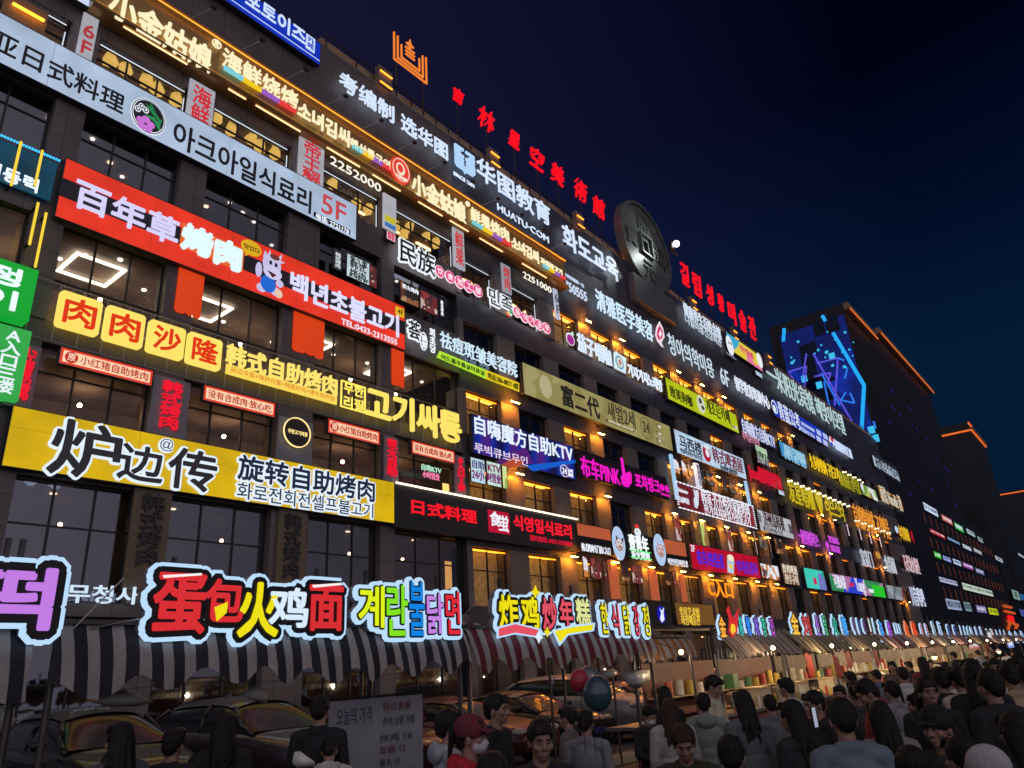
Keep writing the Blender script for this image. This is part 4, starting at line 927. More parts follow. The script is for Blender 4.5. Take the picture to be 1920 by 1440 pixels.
# dark sushi board
s = sign('dark board with red glowing characters and a red square seal under a white light line', (741, 907), (1082, 1036), mat('dark_board', (.05, .045, .048), rough=.5), 1, [
    T('日式料理', (771, 934), (894, 984), (240, 18, 34), .045, 1.2, hs=.62, smp=True), T('식영일식료리', (962, 967), (1072, 1008), (238, 22, 44), .045, 1.2, hs=.9, smp=True), T('预约热线: 0433-2310888', (993, 1004), (1072, 1024), (210, 22, 50), .015, 1.0, hs=.9)])
patch(s, 'seal', (914, 955), (956, 1003), (178, 16, 46)); letters(s, T('食', (917, 958), (937, 988), WHITE, .02, lift=.05, hs=1.0), YS); letters(s, T('蛍', (933, 966), (953, 998), WHITE, .02, lift=.05, hs=1.0), YS)
p, q = F(741, 905), F(1082, 974); MB().box(p[0], q[0], YS - .06, YS - .02, (p[1] + q[1]) / 2 - .03, (p[1] + q[1]) / 2 + .03).build('light_line', emit((255, 228, 190), 3, True), s)
# magenta sign
MG = (236, 22, 190)
s = sign('dark purple board with magenta neon lettering around a pointing hand', (1081, 842), (1254, 938), mat('purple_board', (.03, .012, .03), rough=.5), 1, [
    T('布车PINK', (1088, 866), (1162, 900), MG, .03, 1.15, hs=1.35, smp=True), T('포차핑크', (1190, 895), (1237, 918), MG, .035, 1.15, hs=1.2, smp=True)])
polyp(s, 'hand', [(1163, 858), (1167, 858), (1172, 888), (1180, 884), (1184, 890), (1184, 905), (1178, 914), (1170, 912), (1165, 905), (1164, 893), (1167, 890)], MG, e=1.1)
blob(s, 'face_disc', (1241, 914), (4, 6.5), MG); blob(s, 'face_disc', (1250, 917), (4, 6.5), MG); patch(s, 'pill', (1239, 924), (1256, 932), MG)
# cow and pig grill
ORP = paintm((196, 96, 56))
s = sign('black board with green-dotted white characters between a cow oval and a pig oval', (1081, 980), (1288, 1062), mat('black_board', (.02, .02, .024), rough=.5), 1, [
    T('壹青年', (1178, 1008), (1216, 1030), (240, 250, 250), .05, 1.1, hs=1.4), T('炭火烤肉', (1183, 1034), (1218, 1048), (240, 250, 250), .03, 1.0, hs=1.1), T('韩式烤肉专门店C入口', (1090, 1023), (1144, 1036), WHITE, .02, hs=1.6), T('비장인정갈비전문점', (1252, 1050), (1289, 1060), WHITE, .02, hs=1.4)])
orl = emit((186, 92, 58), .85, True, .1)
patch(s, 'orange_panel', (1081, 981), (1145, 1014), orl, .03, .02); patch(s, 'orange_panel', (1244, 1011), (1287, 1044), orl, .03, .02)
def face(c, rx, ry, pig):
    blob(s, 'oval_rim', c, (rx + 1.2, ry + 1.5), (16, 18, 22), .06, .05); blob(s, 'oval', c, (rx, ry), (176, 200, 232), .075)
    x, y = c; blob(s, 'animal_head', (x + 1, y + 2), (7.2, 12), (30, 26, 28), .085); blob(s, 'animal_head', (x + 1, y + 2), (6.4, 11), (206, 182, 188) if pig else (214, 206, 206), .095)
    for sx in (-1, 1):
        polyp(s, 'animal_ear', [(x + 1 + sx * 3, y - 8 + sx * 1.2), (x + 1 + sx * 7, y - 13 + sx * 2), (x + 1 + sx * 6.4, y - 3 + sx * 2)], (40, 34, 36) if not pig else (196, 160, 170), .1)
        blob(s, 'animal_eye', (x + 1 + sx * 2.6, y - 1 + sx), (.9, 1.6), (20, 20, 24), .11)
    blob(s, 'animal_snout', (x + 2, y + 8), (4.2, 5.4), (196, 150, 140), .105)
    for sx in (-1, 1): blob(s, 'nostril', (x + 2 + sx * 1.5, y + 8 + sx * .5), (.8, 1.4), (60, 40, 40), .12)
face((1158, 1019), 12, 31, False); face((1235, 1031), 11, 29, True)
blob(s, 'rooster_body', (1195, 998), (6, 8), (226, 232, 240), .03); blob(s, 'rooster_comb', (1193, 987), (4, 4), (220, 50, 50), .04); blob(s, 'rooster_eye', (1193, 996), (.8, 1.2), (20, 20, 20), .05)
mb = MB(); p = F(1181, 1031); q = F(1220, 1050)
for k in range(22):
    for z in (p[1], q[1]): x = p[0] + (q[0] - p[0]) * k / 21; mb.sphere((x, YS - .05, z), .035, 6, 4)
mb.build('green_dot', emit((40, 220, 90), 1.2), s)
for i, (a, b, m) in enumerate((((1092, 1043), (1104, 1082), MENU), ((1106, 1046), (1128, 1086), FOOD2), ((1131, 1052), (1139, 1086), FOOD2), ((1163, 1058), (1181, 1090), FOOD1), ((1183, 1060), (1206, 1095), FOOD2), ((1246, 1067), (1258, 1097), FOOD1), ((1260, 1070), (1270, 1099), FOOD2))):
    poster(['white and dark menu poster, first under the cow oval board', 'red meat photo poster beside the first menu under the cow oval board', 'slim red meat poster, third from the left under the cow oval board', 'dark food poster just right of the first orange column', 'wide red food poster between the two orange columns', 'small dark food poster under the pig oval', 'small red food poster under the pig oval, the outer one'][i], a, b, m)
for i, (px, ya, yb, hw) in enumerate(((1151, 1050, 1122, .3), (1226, 1068, 1128, .3), (1281, 1078, 1128, .15))):
    x, z0, z1 = col(px, ya, yb); o = thing('orange_column', (x, 20, z0), ['orange painted column below the cow oval', 'orange painted column below the left edge of the pig oval', 'slim orange column at the right end of the pig board'][i], 'column', 'orange columns')
    MB().box(x - hw, x + hw, 20.02, 20.22, z0, z1).build('shaft', orl, o)  # glow put into the column's colour; the shaft is no lamp
# white beer-house band
s = sign('white-blue lit band with dark brush characters, a red oval and dark red characters', (1263, 804), (1400, 899), (178, 202, 224), 1.0, [
    T('马西楼', (1273, 820), (1316, 850), (30, 30, 40), .03, hs=.95), T('맛있어요한국식호프집', (1275, 842), (1316, 862), (40, 44, 60), .01, hs=1.0), T('韩式啤酒屋', (1335, 846), (1393, 880), (120, 30, 50), .03, hs=1.2), T('美食料理 精致套餐', (1350, 875), (1382, 888), (40, 44, 60), .01, hs=1.1)])
blob(s, 'red_oval', (1325, 851), (7, 14), (170, 24, 50)); blob(s, 'white_swirl', (1326, 850), (3.6, 7), (220, 226, 236), .03); blob(s, 'white_top', (1324, 838), (5, 4), (220, 226, 236), .03)
for i, (px, ya, yb) in enumerate(((1258, 852, 936), (1398, 902, 948))):
    x, z0, z1 = col(px, ya, yb); o = thing('light_post', (x, YS, z0), ['tall pale blue light post under the left end of the white-blue band', 'tall pale blue light post under the right end of the white-blue band'][i], 'light', 'pale blue light posts')
    MB().box(x - .14, x + .14, YS - .05, YS + .1, z0, z1).build('diffuser', emit((166, 206, 240), .95, True, .1), o)
poster('white menu poster right of the first pale blue post', (1262, 860), (1275, 889), MENU); poster('white menu poster, second right of the first pale blue post', (1276.5, 863), (1288, 893), MENU); poster('half-width white menu poster, third of the row', (1289, 868), (1294, 894), MENU)
x, z0, z1 = col(1304, 869, 914); r = thing('vertical_sign', (x, YS, z0), 'white lit vertical sign with dark characters between menu posters and green food posters', 'sign'); MB().box(x - .26, x + .26, YS - .1, YS + .1, z0, z1).build('panel', emit((206, 212, 228)), r); put_text(MB(), '烤肉韩式', x - .17, x + .17, z0 + .1, z1 - .1, YS - .13, .02, .02, True).build('lettering', emit((90, 30, 60)), r)
poster('green tinted food poster left of another one, under the white-blue band', (1309, 878), (1322, 905), FOOD3); poster('green tinted food poster with a round plate, under the white-blue band', (1323, 882), (1340, 912), FOOD3)
poster('dim green poster near the right pale blue post', (1354, 896), (1364, 921), FOOD3); poster('dim brown poster near the right pale blue post', (1366, 900), (1381, 927), FOOD3)
# red LED board with a dotted white frame
s = sign('red lit board inside a dotted white light frame, two rows of white characters', (1267, 905), (1417, 988), poster_mat('red_stripes', [(96, 14, 24), (130, 20, 30), (110, 16, 28)], 1.0, 2.2), 1, [
    T('Budweiser', (1271, 915), (1290, 926), WHITE, .02, hs=1.2), T('百威啤酒', (1272, 932), (1292, 944), WHITE, .02, hs=1.2), T('韩家·齐齐哈尔家庭烤肉', (1314, 926), (1405, 960), WHITE, .01, 1.1, hs=1.45), T('한가치치하얼가정불고기', (1320, 952), (1407, 981), WHITE, .01, 1.1, hs=1.05)])
polyp(s, 'white_figure', [(1299, 916), (1303, 921), (1307, 918), (1309, 925), (1309, 946), (1306, 954), (1302, 950), (1300, 938), (1302, 930)], (214, 220, 236), .04)
X0, Z1 = F(1265, 902); X1, Z0 = F(1418, 991); mb = MB(); k = 0
x = X0
while x < X1:
    for z in (Z0, Z1): mb.box(x, x + .34, YS - .06, YS - .01, z - .035, z + .035)
    x += .52
z = Z0 + .2
while z < Z1 - .1:
    for x in (X0, X1): mb.box(x - .06, x + .06, YS - .06, YS - .01, z - .035, z + .035)
    z += .15
mb.build('light_frame', emit((240, 240, 255), 1.1), s)
for i, (px, ya, yb, hw, m) in enumerate(((1268, 962, 1013, .3, FOOD2), (1318, 975, 1023, .42, FRUIT), (1366, 990, 1033, .34, FOOD2))):
    x, z0, z1 = col(px, ya, yb); r = thing('hanging_banner', (x, YS, z1), ['narrow lit food banner with red meat, left of three under the dotted frame', 'narrow lit food banner with green salad, middle of three under the dotted frame', 'narrow lit food banner with violet foot, right of three under the dotted frame'][i], 'banner', 'narrow food banners')
    MB().box(x - hw, x + hw, YS + .02, YS + .06, z0, z1).build('print', m, r); MB().tube((x - hw, YS + .04, z1 + .02), (x + hw, YS + .04, z1 + .02), .02, 6).build('rod', FRM, r)
s = sign('grey-white lit board with dark brown characters at the right end of the red dotted board', (1419, 955), (1489, 1011), (176, 178, 182), 1.0, [
    T('济州岛韩餐', (1430, 967), (1471, 988), (60, 30, 36), .03, hs=1.45), T('제주도한식레스토랑', (1430, 988), (1468, 1003), (80, 80, 84), .005, hs=.9), T('精品\n韩餐', (1477, 982), (1487, 1002), (60, 50, 60), .02)])
blob(s, 'grey_emblem', (1424, 970), (3.5, 9), (110, 112, 118))
r = poster('white strip with dark characters left of the salad photo under the grey-white board', (1412, 996), (1421, 1040), (200, 204, 216), [T('韩国料理', (1414, 1000), (1420, 1034), (60, 50, 60), .01, v=True)]); poster('salad photo under the grey-white board', (1422, 1004), (1440, 1030), FOOD3)
poster('white strip with dark characters right of the salad photo', (1441, 1008), (1449, 1048), (200, 204, 216), [T('韩国料理', (1443, 1012), (1448, 1044), (60, 50, 60), .01, v=True)]); poster('noodle bowl photo at the right end under the grey-white board', (1451, 1009), (1470, 1040), FOOD1)
s = sign('bright red lit board with blue neon characters around a cream mug figure', (1292, 1019), (1427, 1085), (176, 8, 40), 1.0, [
    T('2F', (1294, 1023), (1303, 1033), WHITE, .02), T('布车终结者', (1305, 1037), (1358, 1060), (40, 40, 220), .035, 1.1, hs=1.3), T('부차종결자', (1380, 1055), (1421, 1074), (40, 40, 220), .035, 1.1, hs=1.2)])
polyp(s, 'mug', [(1363, 1048), (1376, 1051), (1375, 1076), (1364, 1073)], (170, 200, 220), .03); blob(s, 'foam', (1369, 1046), (6, 6), (236, 230, 200), .04); blob(s, 'mug_label', (1369, 1062), (4, 5), (226, 200, 110), .045)
letters_only('large orange dotted entrance letters under the bright red board', (1325, 1086), (1376, 1122), 'C入口', (255, 140, 20), .05, 1.6, hs=.8, smp=True)
s = sign('bronze gold lit board with yellow characters at the ground floor near the entrance letters', (1265, 1130), (1344, 1172), (112, 76, 30), .9, [T('华星艺术馆', (1273, 1140), (1312, 1155), (250, 210, 70), .02, hs=1.15), T('화성예술관', (1276, 1156), (1313, 1170), (250, 210, 70), .02, hs=1.15)])
s = thing('shop_sign', (F(1240, 1150)[0], YS, 4), 'black ground-floor board with a blue oval and a white deer mark', 'sign')
patch(s, 'panel', (1206, 1124), (1262, 1172), mat('black_board', (.02, .02, .024)), -.0, .1); blob(s, 'blue_oval', (1240, 1152), (8, 16), (12, 14, 170), .02); polyp(s, 'deer', [(1236, 1140), (1240, 1146), (1244, 1139), (1243, 1150), (1245, 1162), (1240, 1167), (1237, 1160), (1239, 1150)], (225, 235, 250), .035)
letters_only('pale small letters on the dark wall behind the first stall sign', (128, 1092), (258, 1136), '무청사', (206, 228, 246), .02, 1.0, hs=.75)

# -- fifth and sixth storey, right part
s = letters_only('white glowing phone number with a tiny line above, at the end of the bronze canopy', (1051, 523), (1101, 563), '2750555', (196, 212, 236), .012, 1.0, hs=1.15)
letters(s, T('医学美容健康一生', (1052, 507), (1095, 540), (190, 206, 232), .005, hs=.9), YS)
s = letters_only('thin white characters with a pink flame emblem and white block letters under the coin', (1116, 548), (1225, 634), '清雅医学美容', (200, 226, 244), .008, 1.1, hs=1.35)
polyp(s, 'flame', [(1236, 602), (1230, 614), (1228, 628), (1232, 640), (1240, 650), (1244, 652), (1240, 642), (1246, 632), (1243, 616)], (236, 220, 230)); polyp(s, 'flame', [(1236, 610), (1232, 620), (1231, 630), (1235, 638), (1241, 634), (1242, 622)], (206, 30, 90), .035); polyp(s, 'flame', [(1237, 618), (1234, 627), (1237, 634), (1240, 626)], (240, 226, 232), .05)
letters(s, T('청아의학미용', (1251, 632), (1339, 702), (206, 226, 240), .015, 1.1, hs=1.35), YS); letters(s, T('6F', (1349, 695), (1368, 720), (206, 226, 240), .03, 1.1, hs=1.15), YS)
s = letters_only('two small rows of white letters below the roof letters right of the coin', (1281, 573), (1352, 630), '健康养生百姓会馆', (216, 230, 246), .02, 1.1, hs=1.5); letters(s, T('니힐미용건강회관', (1284, 594), (1353, 646), (206, 222, 240), .02, 1.0, hs=1.0), YS)
CATP = poster_mat('bright_comic_print', [(226, 206, 60), (60, 170, 210), (230, 120, 160), (226, 206, 60), (236, 240, 240)], .95, .6)
s = sign('colourful yellow billboard with a white dog shape and pink lettering near the roof', (1361, 622), (1430, 697), CATP, 1, [T('러브캣카페', (1386, 648), (1412, 672), (226, 60, 120), .03, hs=1.2)])
blob(s, 'white_dog', (1368, 648), (6, 16), (230, 234, 240), .03); blob(s, 'dog_eye', (1366, 643), (1, 2), (20, 20, 20), .05); blob(s, 'dog_eye', (1370, 645), (1, 2), (20, 20, 20), .05); blob(s, 'white_dog', (1424, 676), (4.5, 12), (230, 234, 240), .03)
sign('small white caption board below the dog billboard, left one', (1361, 659), (1381, 676), (206, 212, 226), .95, [T('당일 특별 행사', (1362, 662), (1380, 673), (50, 50, 70), .01)]); sign('small white caption board below the dog billboard, right one', (1416, 694), (1430, 710), (180, 206, 232), .95)
# karaoke sign
s = letters_only('white-edged characters with a berry emblem and a camera emblem on the fifth storey', (1082, 630), (1147, 680), '茄子唱咖', (190, 214, 240), .02, 1.0, .02, (236, 244, 255), hs=1.35)
blob(s, 'berry', (1069, 636), (8, 11), (236, 226, 240)); blob(s, 'berry', (1069, 637), (6.4, 9), (160, 40, 140), .035); polyp(s, 'berry_leaf', [(1064, 627), (1073, 622), (1075, 630)], (200, 226, 210), .05)
polyp(s, 'camera', [(1150, 661), (1155, 658), (1160, 664), (1174, 672), (1173, 701), (1151, 690)], (214, 236, 240)); blob(s, 'camera_lens', (1161, 680), (7.5, 12), (120, 160, 200), .035); blob(s, 'camera_lens', (1161, 680), (5, 8.5), (216, 226, 190), .05); blob(s, 'camera_lens', (1161, 680), (2.6, 5), (200, 110, 140), .06)
letters(s, T('가지가지노래방', (1176, 682), (1243, 735), (200, 220, 244), .02, 1.0, o=.02, oc=(236, 244, 255), hs=1.35), YS)
s = sign('bright lime lit board with black characters and a small dog figure', (1247, 707), (1386, 813), (176, 190, 16), 1.0, [T('致美狗咖', (1255, 729), (1298, 757), (30, 32, 16), .025, hs=1.1), T('개조은카페', (1323, 757), (1368, 786), (30, 32, 16), .03, hs=1.35)])
blob(s, 'pale_dog', (1314, 758), (7, 15), (206, 212, 196), .03); blob(s, 'dog_spot', (1312, 752), (3, 5), (70, 70, 60), .045); blob(s, 'dog_spot', (1317, 765), (3, 4), (80, 80, 70), .045)
patch(s, 'black_tag', (1371, 797), (1383, 806), (24, 26, 20)); letters(s, T('C-5F', (1373, 799), (1382, 805), (230, 230, 200), .01, lift=.05), YS)
s = sign('smaller dark blue lit band with white lettering right of the lime board', (1388, 784), (1455, 842), KTVM, 1, [T('自嗨魔方自助KTV', (1391, 794), (1453, 832), (220, 232, 255), .02, hs=1.6), T('루빅큐브무인', (1391, 812), (1424, 834), (214, 140, 170), .01, hs=1.2)])
poster('pale green window print with dark lettering under the smaller dark blue band', (1415, 833), (1443, 875), (176, 206, 170), [T('自助KTV', (1418, 848), (1440, 860), (40, 60, 50), .01), T('24小时', (1418, 858), (1442, 872), (90, 50, 100), .02)])
s = sign('royal blue lit board with white characters and a white curl emblem', (1446, 747), (1553, 838), (22, 44, 168), 1.0, [T('青蓝公考', (1459, 766), (1500, 794), (226, 236, 255), .025, hs=1.35), T('国家公务员考试培训', (1502, 792), (1527, 809), (190, 206, 246), .01), T('电话0433-2716', (1502, 804), (1527, 818), (190, 206, 246), .01)])
blob(s, 'curl', (1452, 763), (5, 11), (226, 236, 255), .02, ring=.12); blob(s, 'curl', (1452, 766), (2, 6), (226, 236, 255), .03)
for k in range(4): patch(s, 'white_box', (1530 + (k % 2) * 12, 804 + (k % 2) * 7 + (k // 2) * 12), (1540.5 + (k % 2) * 12, 820 + (k % 2) * 7 + (k // 2) * 12 - 1), (176, 190, 236))
letters_only('uneven row of white and yellow block characters above the royal blue board', (1376, 708), (1444, 764), '领学教育培训中心', (226, 234, 250), .03, 1.1, hs=1.5)
letters_only('long line of pale condensed letters climbing in front of the blue screen', (1437, 694), (1583, 800), '一米阳光宾馆 해맞이모텔', (196, 224, 226), .012, 1.0, hs=1.25)
s = letters_only('white glowing oblong letters with a red and blue ball emblem, below the blue screen', (1564, 829), (1598, 855), '韩国料理专门店', (206, 220, 255), .05, 1.15, hs=1.4); blob(s, 'ball', (1559, 828), (4, 8), (226, 232, 250)); blob(s, 'ball', (1559, 824), (2.6, 4), (200, 50, 60), .04); blob(s, 'ball', (1559, 833), (2.6, 3.5), (40, 80, 190), .04)
sign('cyan lit board with faint white lettering below the royal blue board', (1460, 826), (1514, 878), (52, 136, 184), 1.0, [T('韩国手艺炭烤肉店', (1470, 840), (1510, 862), (176, 220, 236), .01, hs=1.5), T('분위기 좋은 맛집', (1470, 852), (1510, 872), (176, 220, 236), .005)])
letters_only('red neon script letters on a dark band at the fourth storey', (1403, 878), (1466, 913), 'Jiansu健酥韩国烤肉', (214, 20, 50), .03, 1.1, hs=1.7)
sign('tiny white word board at the lower end of the red neon script', (1459, 918), (1471, 930), (190, 206, 230), .95)
YL = (240, 200, 24)
def lightrow(p, q, n, label, group='rows of small spot lamps'):
    a, b = F(*p), F(*q); o = thing('lamp_row', (a[0], YS - .2, (a[1] + b[1]) / 2), label, 'lamp row', group); z = (a[1] + b[1]) / 2; mb = MB()
    for k in range(n): x = a[0] + (b[0] - a[0]) * (k + .5) / n; mb.sphere((x, YS - .45, z + (.12 if k % 2 else -.02)), .1, 6, 5)
    mb.build('bulb', emit((255, 240, 200), 2.2), o); MB().box(a[0], b[0], YS - .42, YS - .38, z + .16, z + .2).build('rail', FRM, o)
letters_only('yellow lit characters at the far end of the third row, above two rows of lamps', (1518, 860), (1573, 893), '久多炉烤肉 구운고기', YL, .03, 1.1, hs=1.6)
s = letters_only('dimmer yellow lit letters right after the brighter yellow ones', (1573, 892), (1612, 917), '飘香园 골목집', (170, 164, 20), .03, .95, hs=1.5); lightrow((1570, 884), (1612, 908), 9, 'upper short row of small white lamps above dim yellow letters')
letters_only('yellow lit spaced characters with a crown emblem under the long row of lamps', (1478, 918), (1583, 962), '发星唱咖 ♥ 러브스타', (206, 182, 20), .03, 1.05, hs=1.4); lightrow((1466, 904), (1586, 952), 24, 'long row of small white lamps above spaced yellow characters')
letters_only('orange lit double-line letters above a dotted line of lamps', (1600, 962), (1668, 995), '京城烤肉城 고기마을', (236, 150, 50), .03, 1.1, hs=1.7); lightrow((1592, 976), (1664, 1004), 12, 'dotted line of lamps below the orange double-line letters')
sign('white board with green fruit patterns at the far end of the block', (1612, 905), (1647, 941), FRUIT, 1)
s = sign('gold framed dark board with white lettering next to the fruit pattern board', (1646, 913), (1694, 956), (60, 44, 24), .9, [T('面馆 Noodle 酒', (1650, 922), (1690, 946), (226, 214, 190), .02, hs=1.5)], edge=((190, 130, 50), .12))
sign('white lit board with thin dark characters below the blue screen', (1635, 853), (1688, 903), (176, 190, 208), .95, [T('按摩휴먼안마관', (1640, 862), (1685, 893), (40, 44, 56), .015, hs=1.5)])
s = sign('small red lit board with yellow lettering and a pale ball, at the block corner', (1678, 986), (1713, 1014), (110, 16, 20), .9, [T('本宫韩餐', (1684, 990), (1706, 1010), (244, 200, 30), .04, hs=1.4)]); blob(s, 'ball', (1681, 993), (3, 6), (190, 210, 240)); patch(s, 'red_end', (1707, 995), (1714, 1018), (226, 20, 30), .05)
VI = (206, 80, 220)
letters_only('violet neon letters beside the grey-white board', (1496, 998), (1536, 1020), '一间空间영하우스', VI, .04, 1.1, hs=2.0)
s = letters_only('violet neon two-word letters with a wine glass shape', (1552, 1006), (1577, 1036), 'YOUNG\nHOUSE', VI, .04, 1.1, hs=1.0); blob(s, 'glass_bowl', (1551, 1022), (3, 6), VI); linep(s, 'glass_stem', [((1553, 1029), (1556, 1046))], .05, VI)
for i, (a, b, t, lab) in enumerate((((1613, 1038), (1637, 1056), '富贵门', 'small white lit characters with a caption line, left of the brown round shield'), ((1658, 1050), (1680, 1067), '食尚阁', 'small white lit characters with a caption line, right of the brown round shield'))):
    s = letters_only(lab, a, b, t, (200, 206, 216), .02, 1.0, hs=1.3); patch(s, 'caption', (a[0], b[1] + 1), (b[0], b[1] + 8), (150, 156, 166))
s = thing('shop_sign', (F(1645, 1045)[0], YS, 10), 'brown round shield with a golden bowl between two small white signs', 'sign'); blob(s, 'disc', (1645, 1045), (7, 13), (92, 46, 26)); blob(s, 'bowl', (1646, 1041), (4.6, 6.5), (190, 140, 60), .035)
sign('dull red board with pale characters near the end of the block', (1691, 1042), (1726, 1072), (110, 24, 40), .9, [T('石代泡火锅천', (1694, 1050), (1724, 1066), (226, 200, 206), .02, hs=1.6)])
for i, (px, ya, yb) in enumerate(((1588, 982, 1004), (1611, 990, 1012), (1630, 998, 1019), (1649, 1006, 1026))):
    x, z0, z1 = col(px, ya, yb); o = thing('light_stick', (x, YS, z0), 'pink-white dotted vertical light stick, %s of four under the orange letters' % ['first', 'second', 'third', 'last'][i], 'light', 'pink vertical light sticks')
    mb = MB(); n = 7
    for k in range(n): mb.box(x - .09, x + .09, YS, YS + .06, z0 + (z1 - z0) * k / n, z0 + (z1 - z0) * (k + .6) / n)
    mb.build('light_segment', emit((240, 206, 220), 1.1), o)
# second storey, right end
def screen(cols, n): return poster_mat(n, cols, 1.0, .35)
poster('white photo poster row right of the bright red board', (1425, 1056), (1463, 1088), MENU, [T('菜单', (1428, 1068), (1440, 1080), (40, 40, 60), .02)]); poster('brown text poster right of the white photo posters', (1464, 1056), (1500, 1098), (116, 84, 58), [T('炸鸡啤酒\n한우구이', (1467, 1064), (1498, 1090), (236, 226, 206), .015, hs=1.0)])
s = sign('upright lit screen in teal and violet stripes at the second storey', (1506, 1064), (1551, 1107), screen([(30, 160, 130), (110, 120, 190), (60, 200, 180), (140, 90, 150)], 'teal_screen'), 1); patch(s, 'pink_flower', (1524, 1083), (1532, 1096), (200, 30, 90))
s = sign('long lit screen running from green and pink to bright green, above the stalls', (1553, 1074), (1661, 1121), screen([(50, 130, 80), (170, 110, 160), (40, 60, 200), (60, 110, 90)], 'green_pink_screen'), 1, [T('可视对讲', (1562, 1083), (1586, 1098), WHITE, .02, hs=1.5), T('Young!', (1604, 1096), (1623, 1106), WHITE, .02, hs=1.6)]); patch(s, 'green_end', (1634, 1096), (1661, 1121), (40, 190, 40), .03); patch(s, 'white_tag', (1628, 1104), (1638, 1112), (220, 230, 230), .05); polyp(s, 'lips', [(1590, 1094), (1600, 1092), (1601, 1100), (1594, 1101)], (190, 40, 90), .04)
sign('grey printed poster with a red eagle mark at the end of the bright green screen', (1659, 1096), (1696, 1126), poster_mat('grey_print', [(120, 130, 136), (150, 160, 166), (100, 106, 112), (150, 80, 80)], .9, 1.2), 1)
sign('dark violet board with white characters right of the grey eagle poster', (1703, 1104), (1737, 1131), (44, 40, 92), .9, [T('川音唱吧', (1706, 1110), (1734, 1126), (220, 226, 250), .03, hs=1.4)])
# -- the distant block: four rows of little signs
rows = [(((1730, 941), (1760, 970), (214, 232, 255), '白云烧烤', 'white'), ((1764, 963), (1787, 986), (190, 90, 80), '火锅 韩餐', 'red and white'), ((1788, 978), (1808, 1000), (36, 170, 70), '绿茵餐厅', 'green'), ((1811, 990), (1829, 1008), (170, 190, 200), '冷面馆', 'grey-white'), ((1832, 1005), (1844, 1019), (150, 160, 166), '茶', 'small grey')),
        (((1743, 990), (1773, 1012), (170, 20, 40), '红灯笼', 'dark red'), ((1776, 1006), (1800, 1022), (120, 150, 190), '소주', 'blue-white'), ((1804, 1019), (1822, 1034), (190, 206, 216), '年年', 'pale'), ((1824, 1026), (1842, 1042), (120, 126, 132), '香锅', 'dim grey')),
        (((1750, 1033), (1766, 1049), (50, 180, 40), '绿', 'lime green'), ((1767, 1041), (1784, 1055), (150, 160, 226), '酒吧', 'lilac'), ((1786, 1047), (1803, 1062), (190, 206, 240), '唱歌', 'bluish white'), ((1804, 1053), (1826, 1070), (150, 70, 150), '夜店酒吧', 'purple and orange'), ((1828, 1064), (1846, 1079), (110, 116, 150), '烤串', 'dim lilac')),
        (((1760, 1081), (1796, 1099), (170, 176, 206), '家常菜馆', 'lavender'), ((1803, 1092), (1863, 1119), (190, 206, 190), '川味火锅大排档', 'pale green-white'), ((1772, 1122), (1804, 1145), (150, 166, 196), '酒店宾馆', 'blue-grey'), ((1806, 1128), (1823, 1147), (116, 140, 150), '美发', 'grey-teal'), ((1829, 1134), (1851, 1150), (130, 110, 160), '台球厅', 'dim violet'), ((1852, 1139), (1873, 1154), (186, 196, 20), '手机', 'bright yellow'))]
for ri, row in enumerate(rows):
    for (a, b, c, t, cn) in row:
        dark = tuple(int(q * .2) for q in c)
        s = sign('tiny %s sign in the %s row of the distant block' % (cn, ['top', 'second', 'third', 'lowest'][ri]), a, b, c if sum(c) > 300 else c, .9, [T(t, (a[0] + 2, a[1] + 3), (b[0] - 2, b[1] - 4), dark if sum(c) > 400 else (226, 230, 240), .02, hs=0)], group='signs of the distant block', sample=False)
for i, (a, b, c) in enumerate((((1865, 1041), (1881, 1056), (180, 190, 206)), ((1896, 1105), (1914, 1126), (130, 160, 150)), ((1912, 1113), (1935, 1130), (40, 110, 170)), ((1911, 1142), (1935, 1158), (70, 80, 160)), ((1908, 1036), (1925, 1050), (190, 206, 230)))):
    s = sign('tiny %s at the right edge of the picture, high above the far stalls' % ['slanted white sign', 'grey-green sign box', 'sky blue sign', 'violet-blue sign', 'pale blue sign'][i], a, b, c, .9, [T(['面', '茶', '酒', '浴', '宿'][i], (a[0] + 3, a[1] + 3), (b[0] - 3, b[1] - 3), (30, 34, 40), .02, hs=0)], sample=False)
s = thing('neon_sign', (F(1888, 1160)[0], YS, 4), 'red and orange neon figure near the right edge above the far stalls', 'sign')
linep(s, 'orange_tube', [((1882, 1136), (1896, 1139)), ((1884, 1146), (1902, 1150)), ((1890, 1165), (1908, 1172)), ((1908, 1172), (1904, 1178)), ((1893, 1170), (1890, 1180))], .25, (190, 80, 30)); linep(s, 'red_tube', [((1891, 1155), (1893, 1165)), ((1897, 1156), (1899, 1166))], .3, (250, 20, 30))
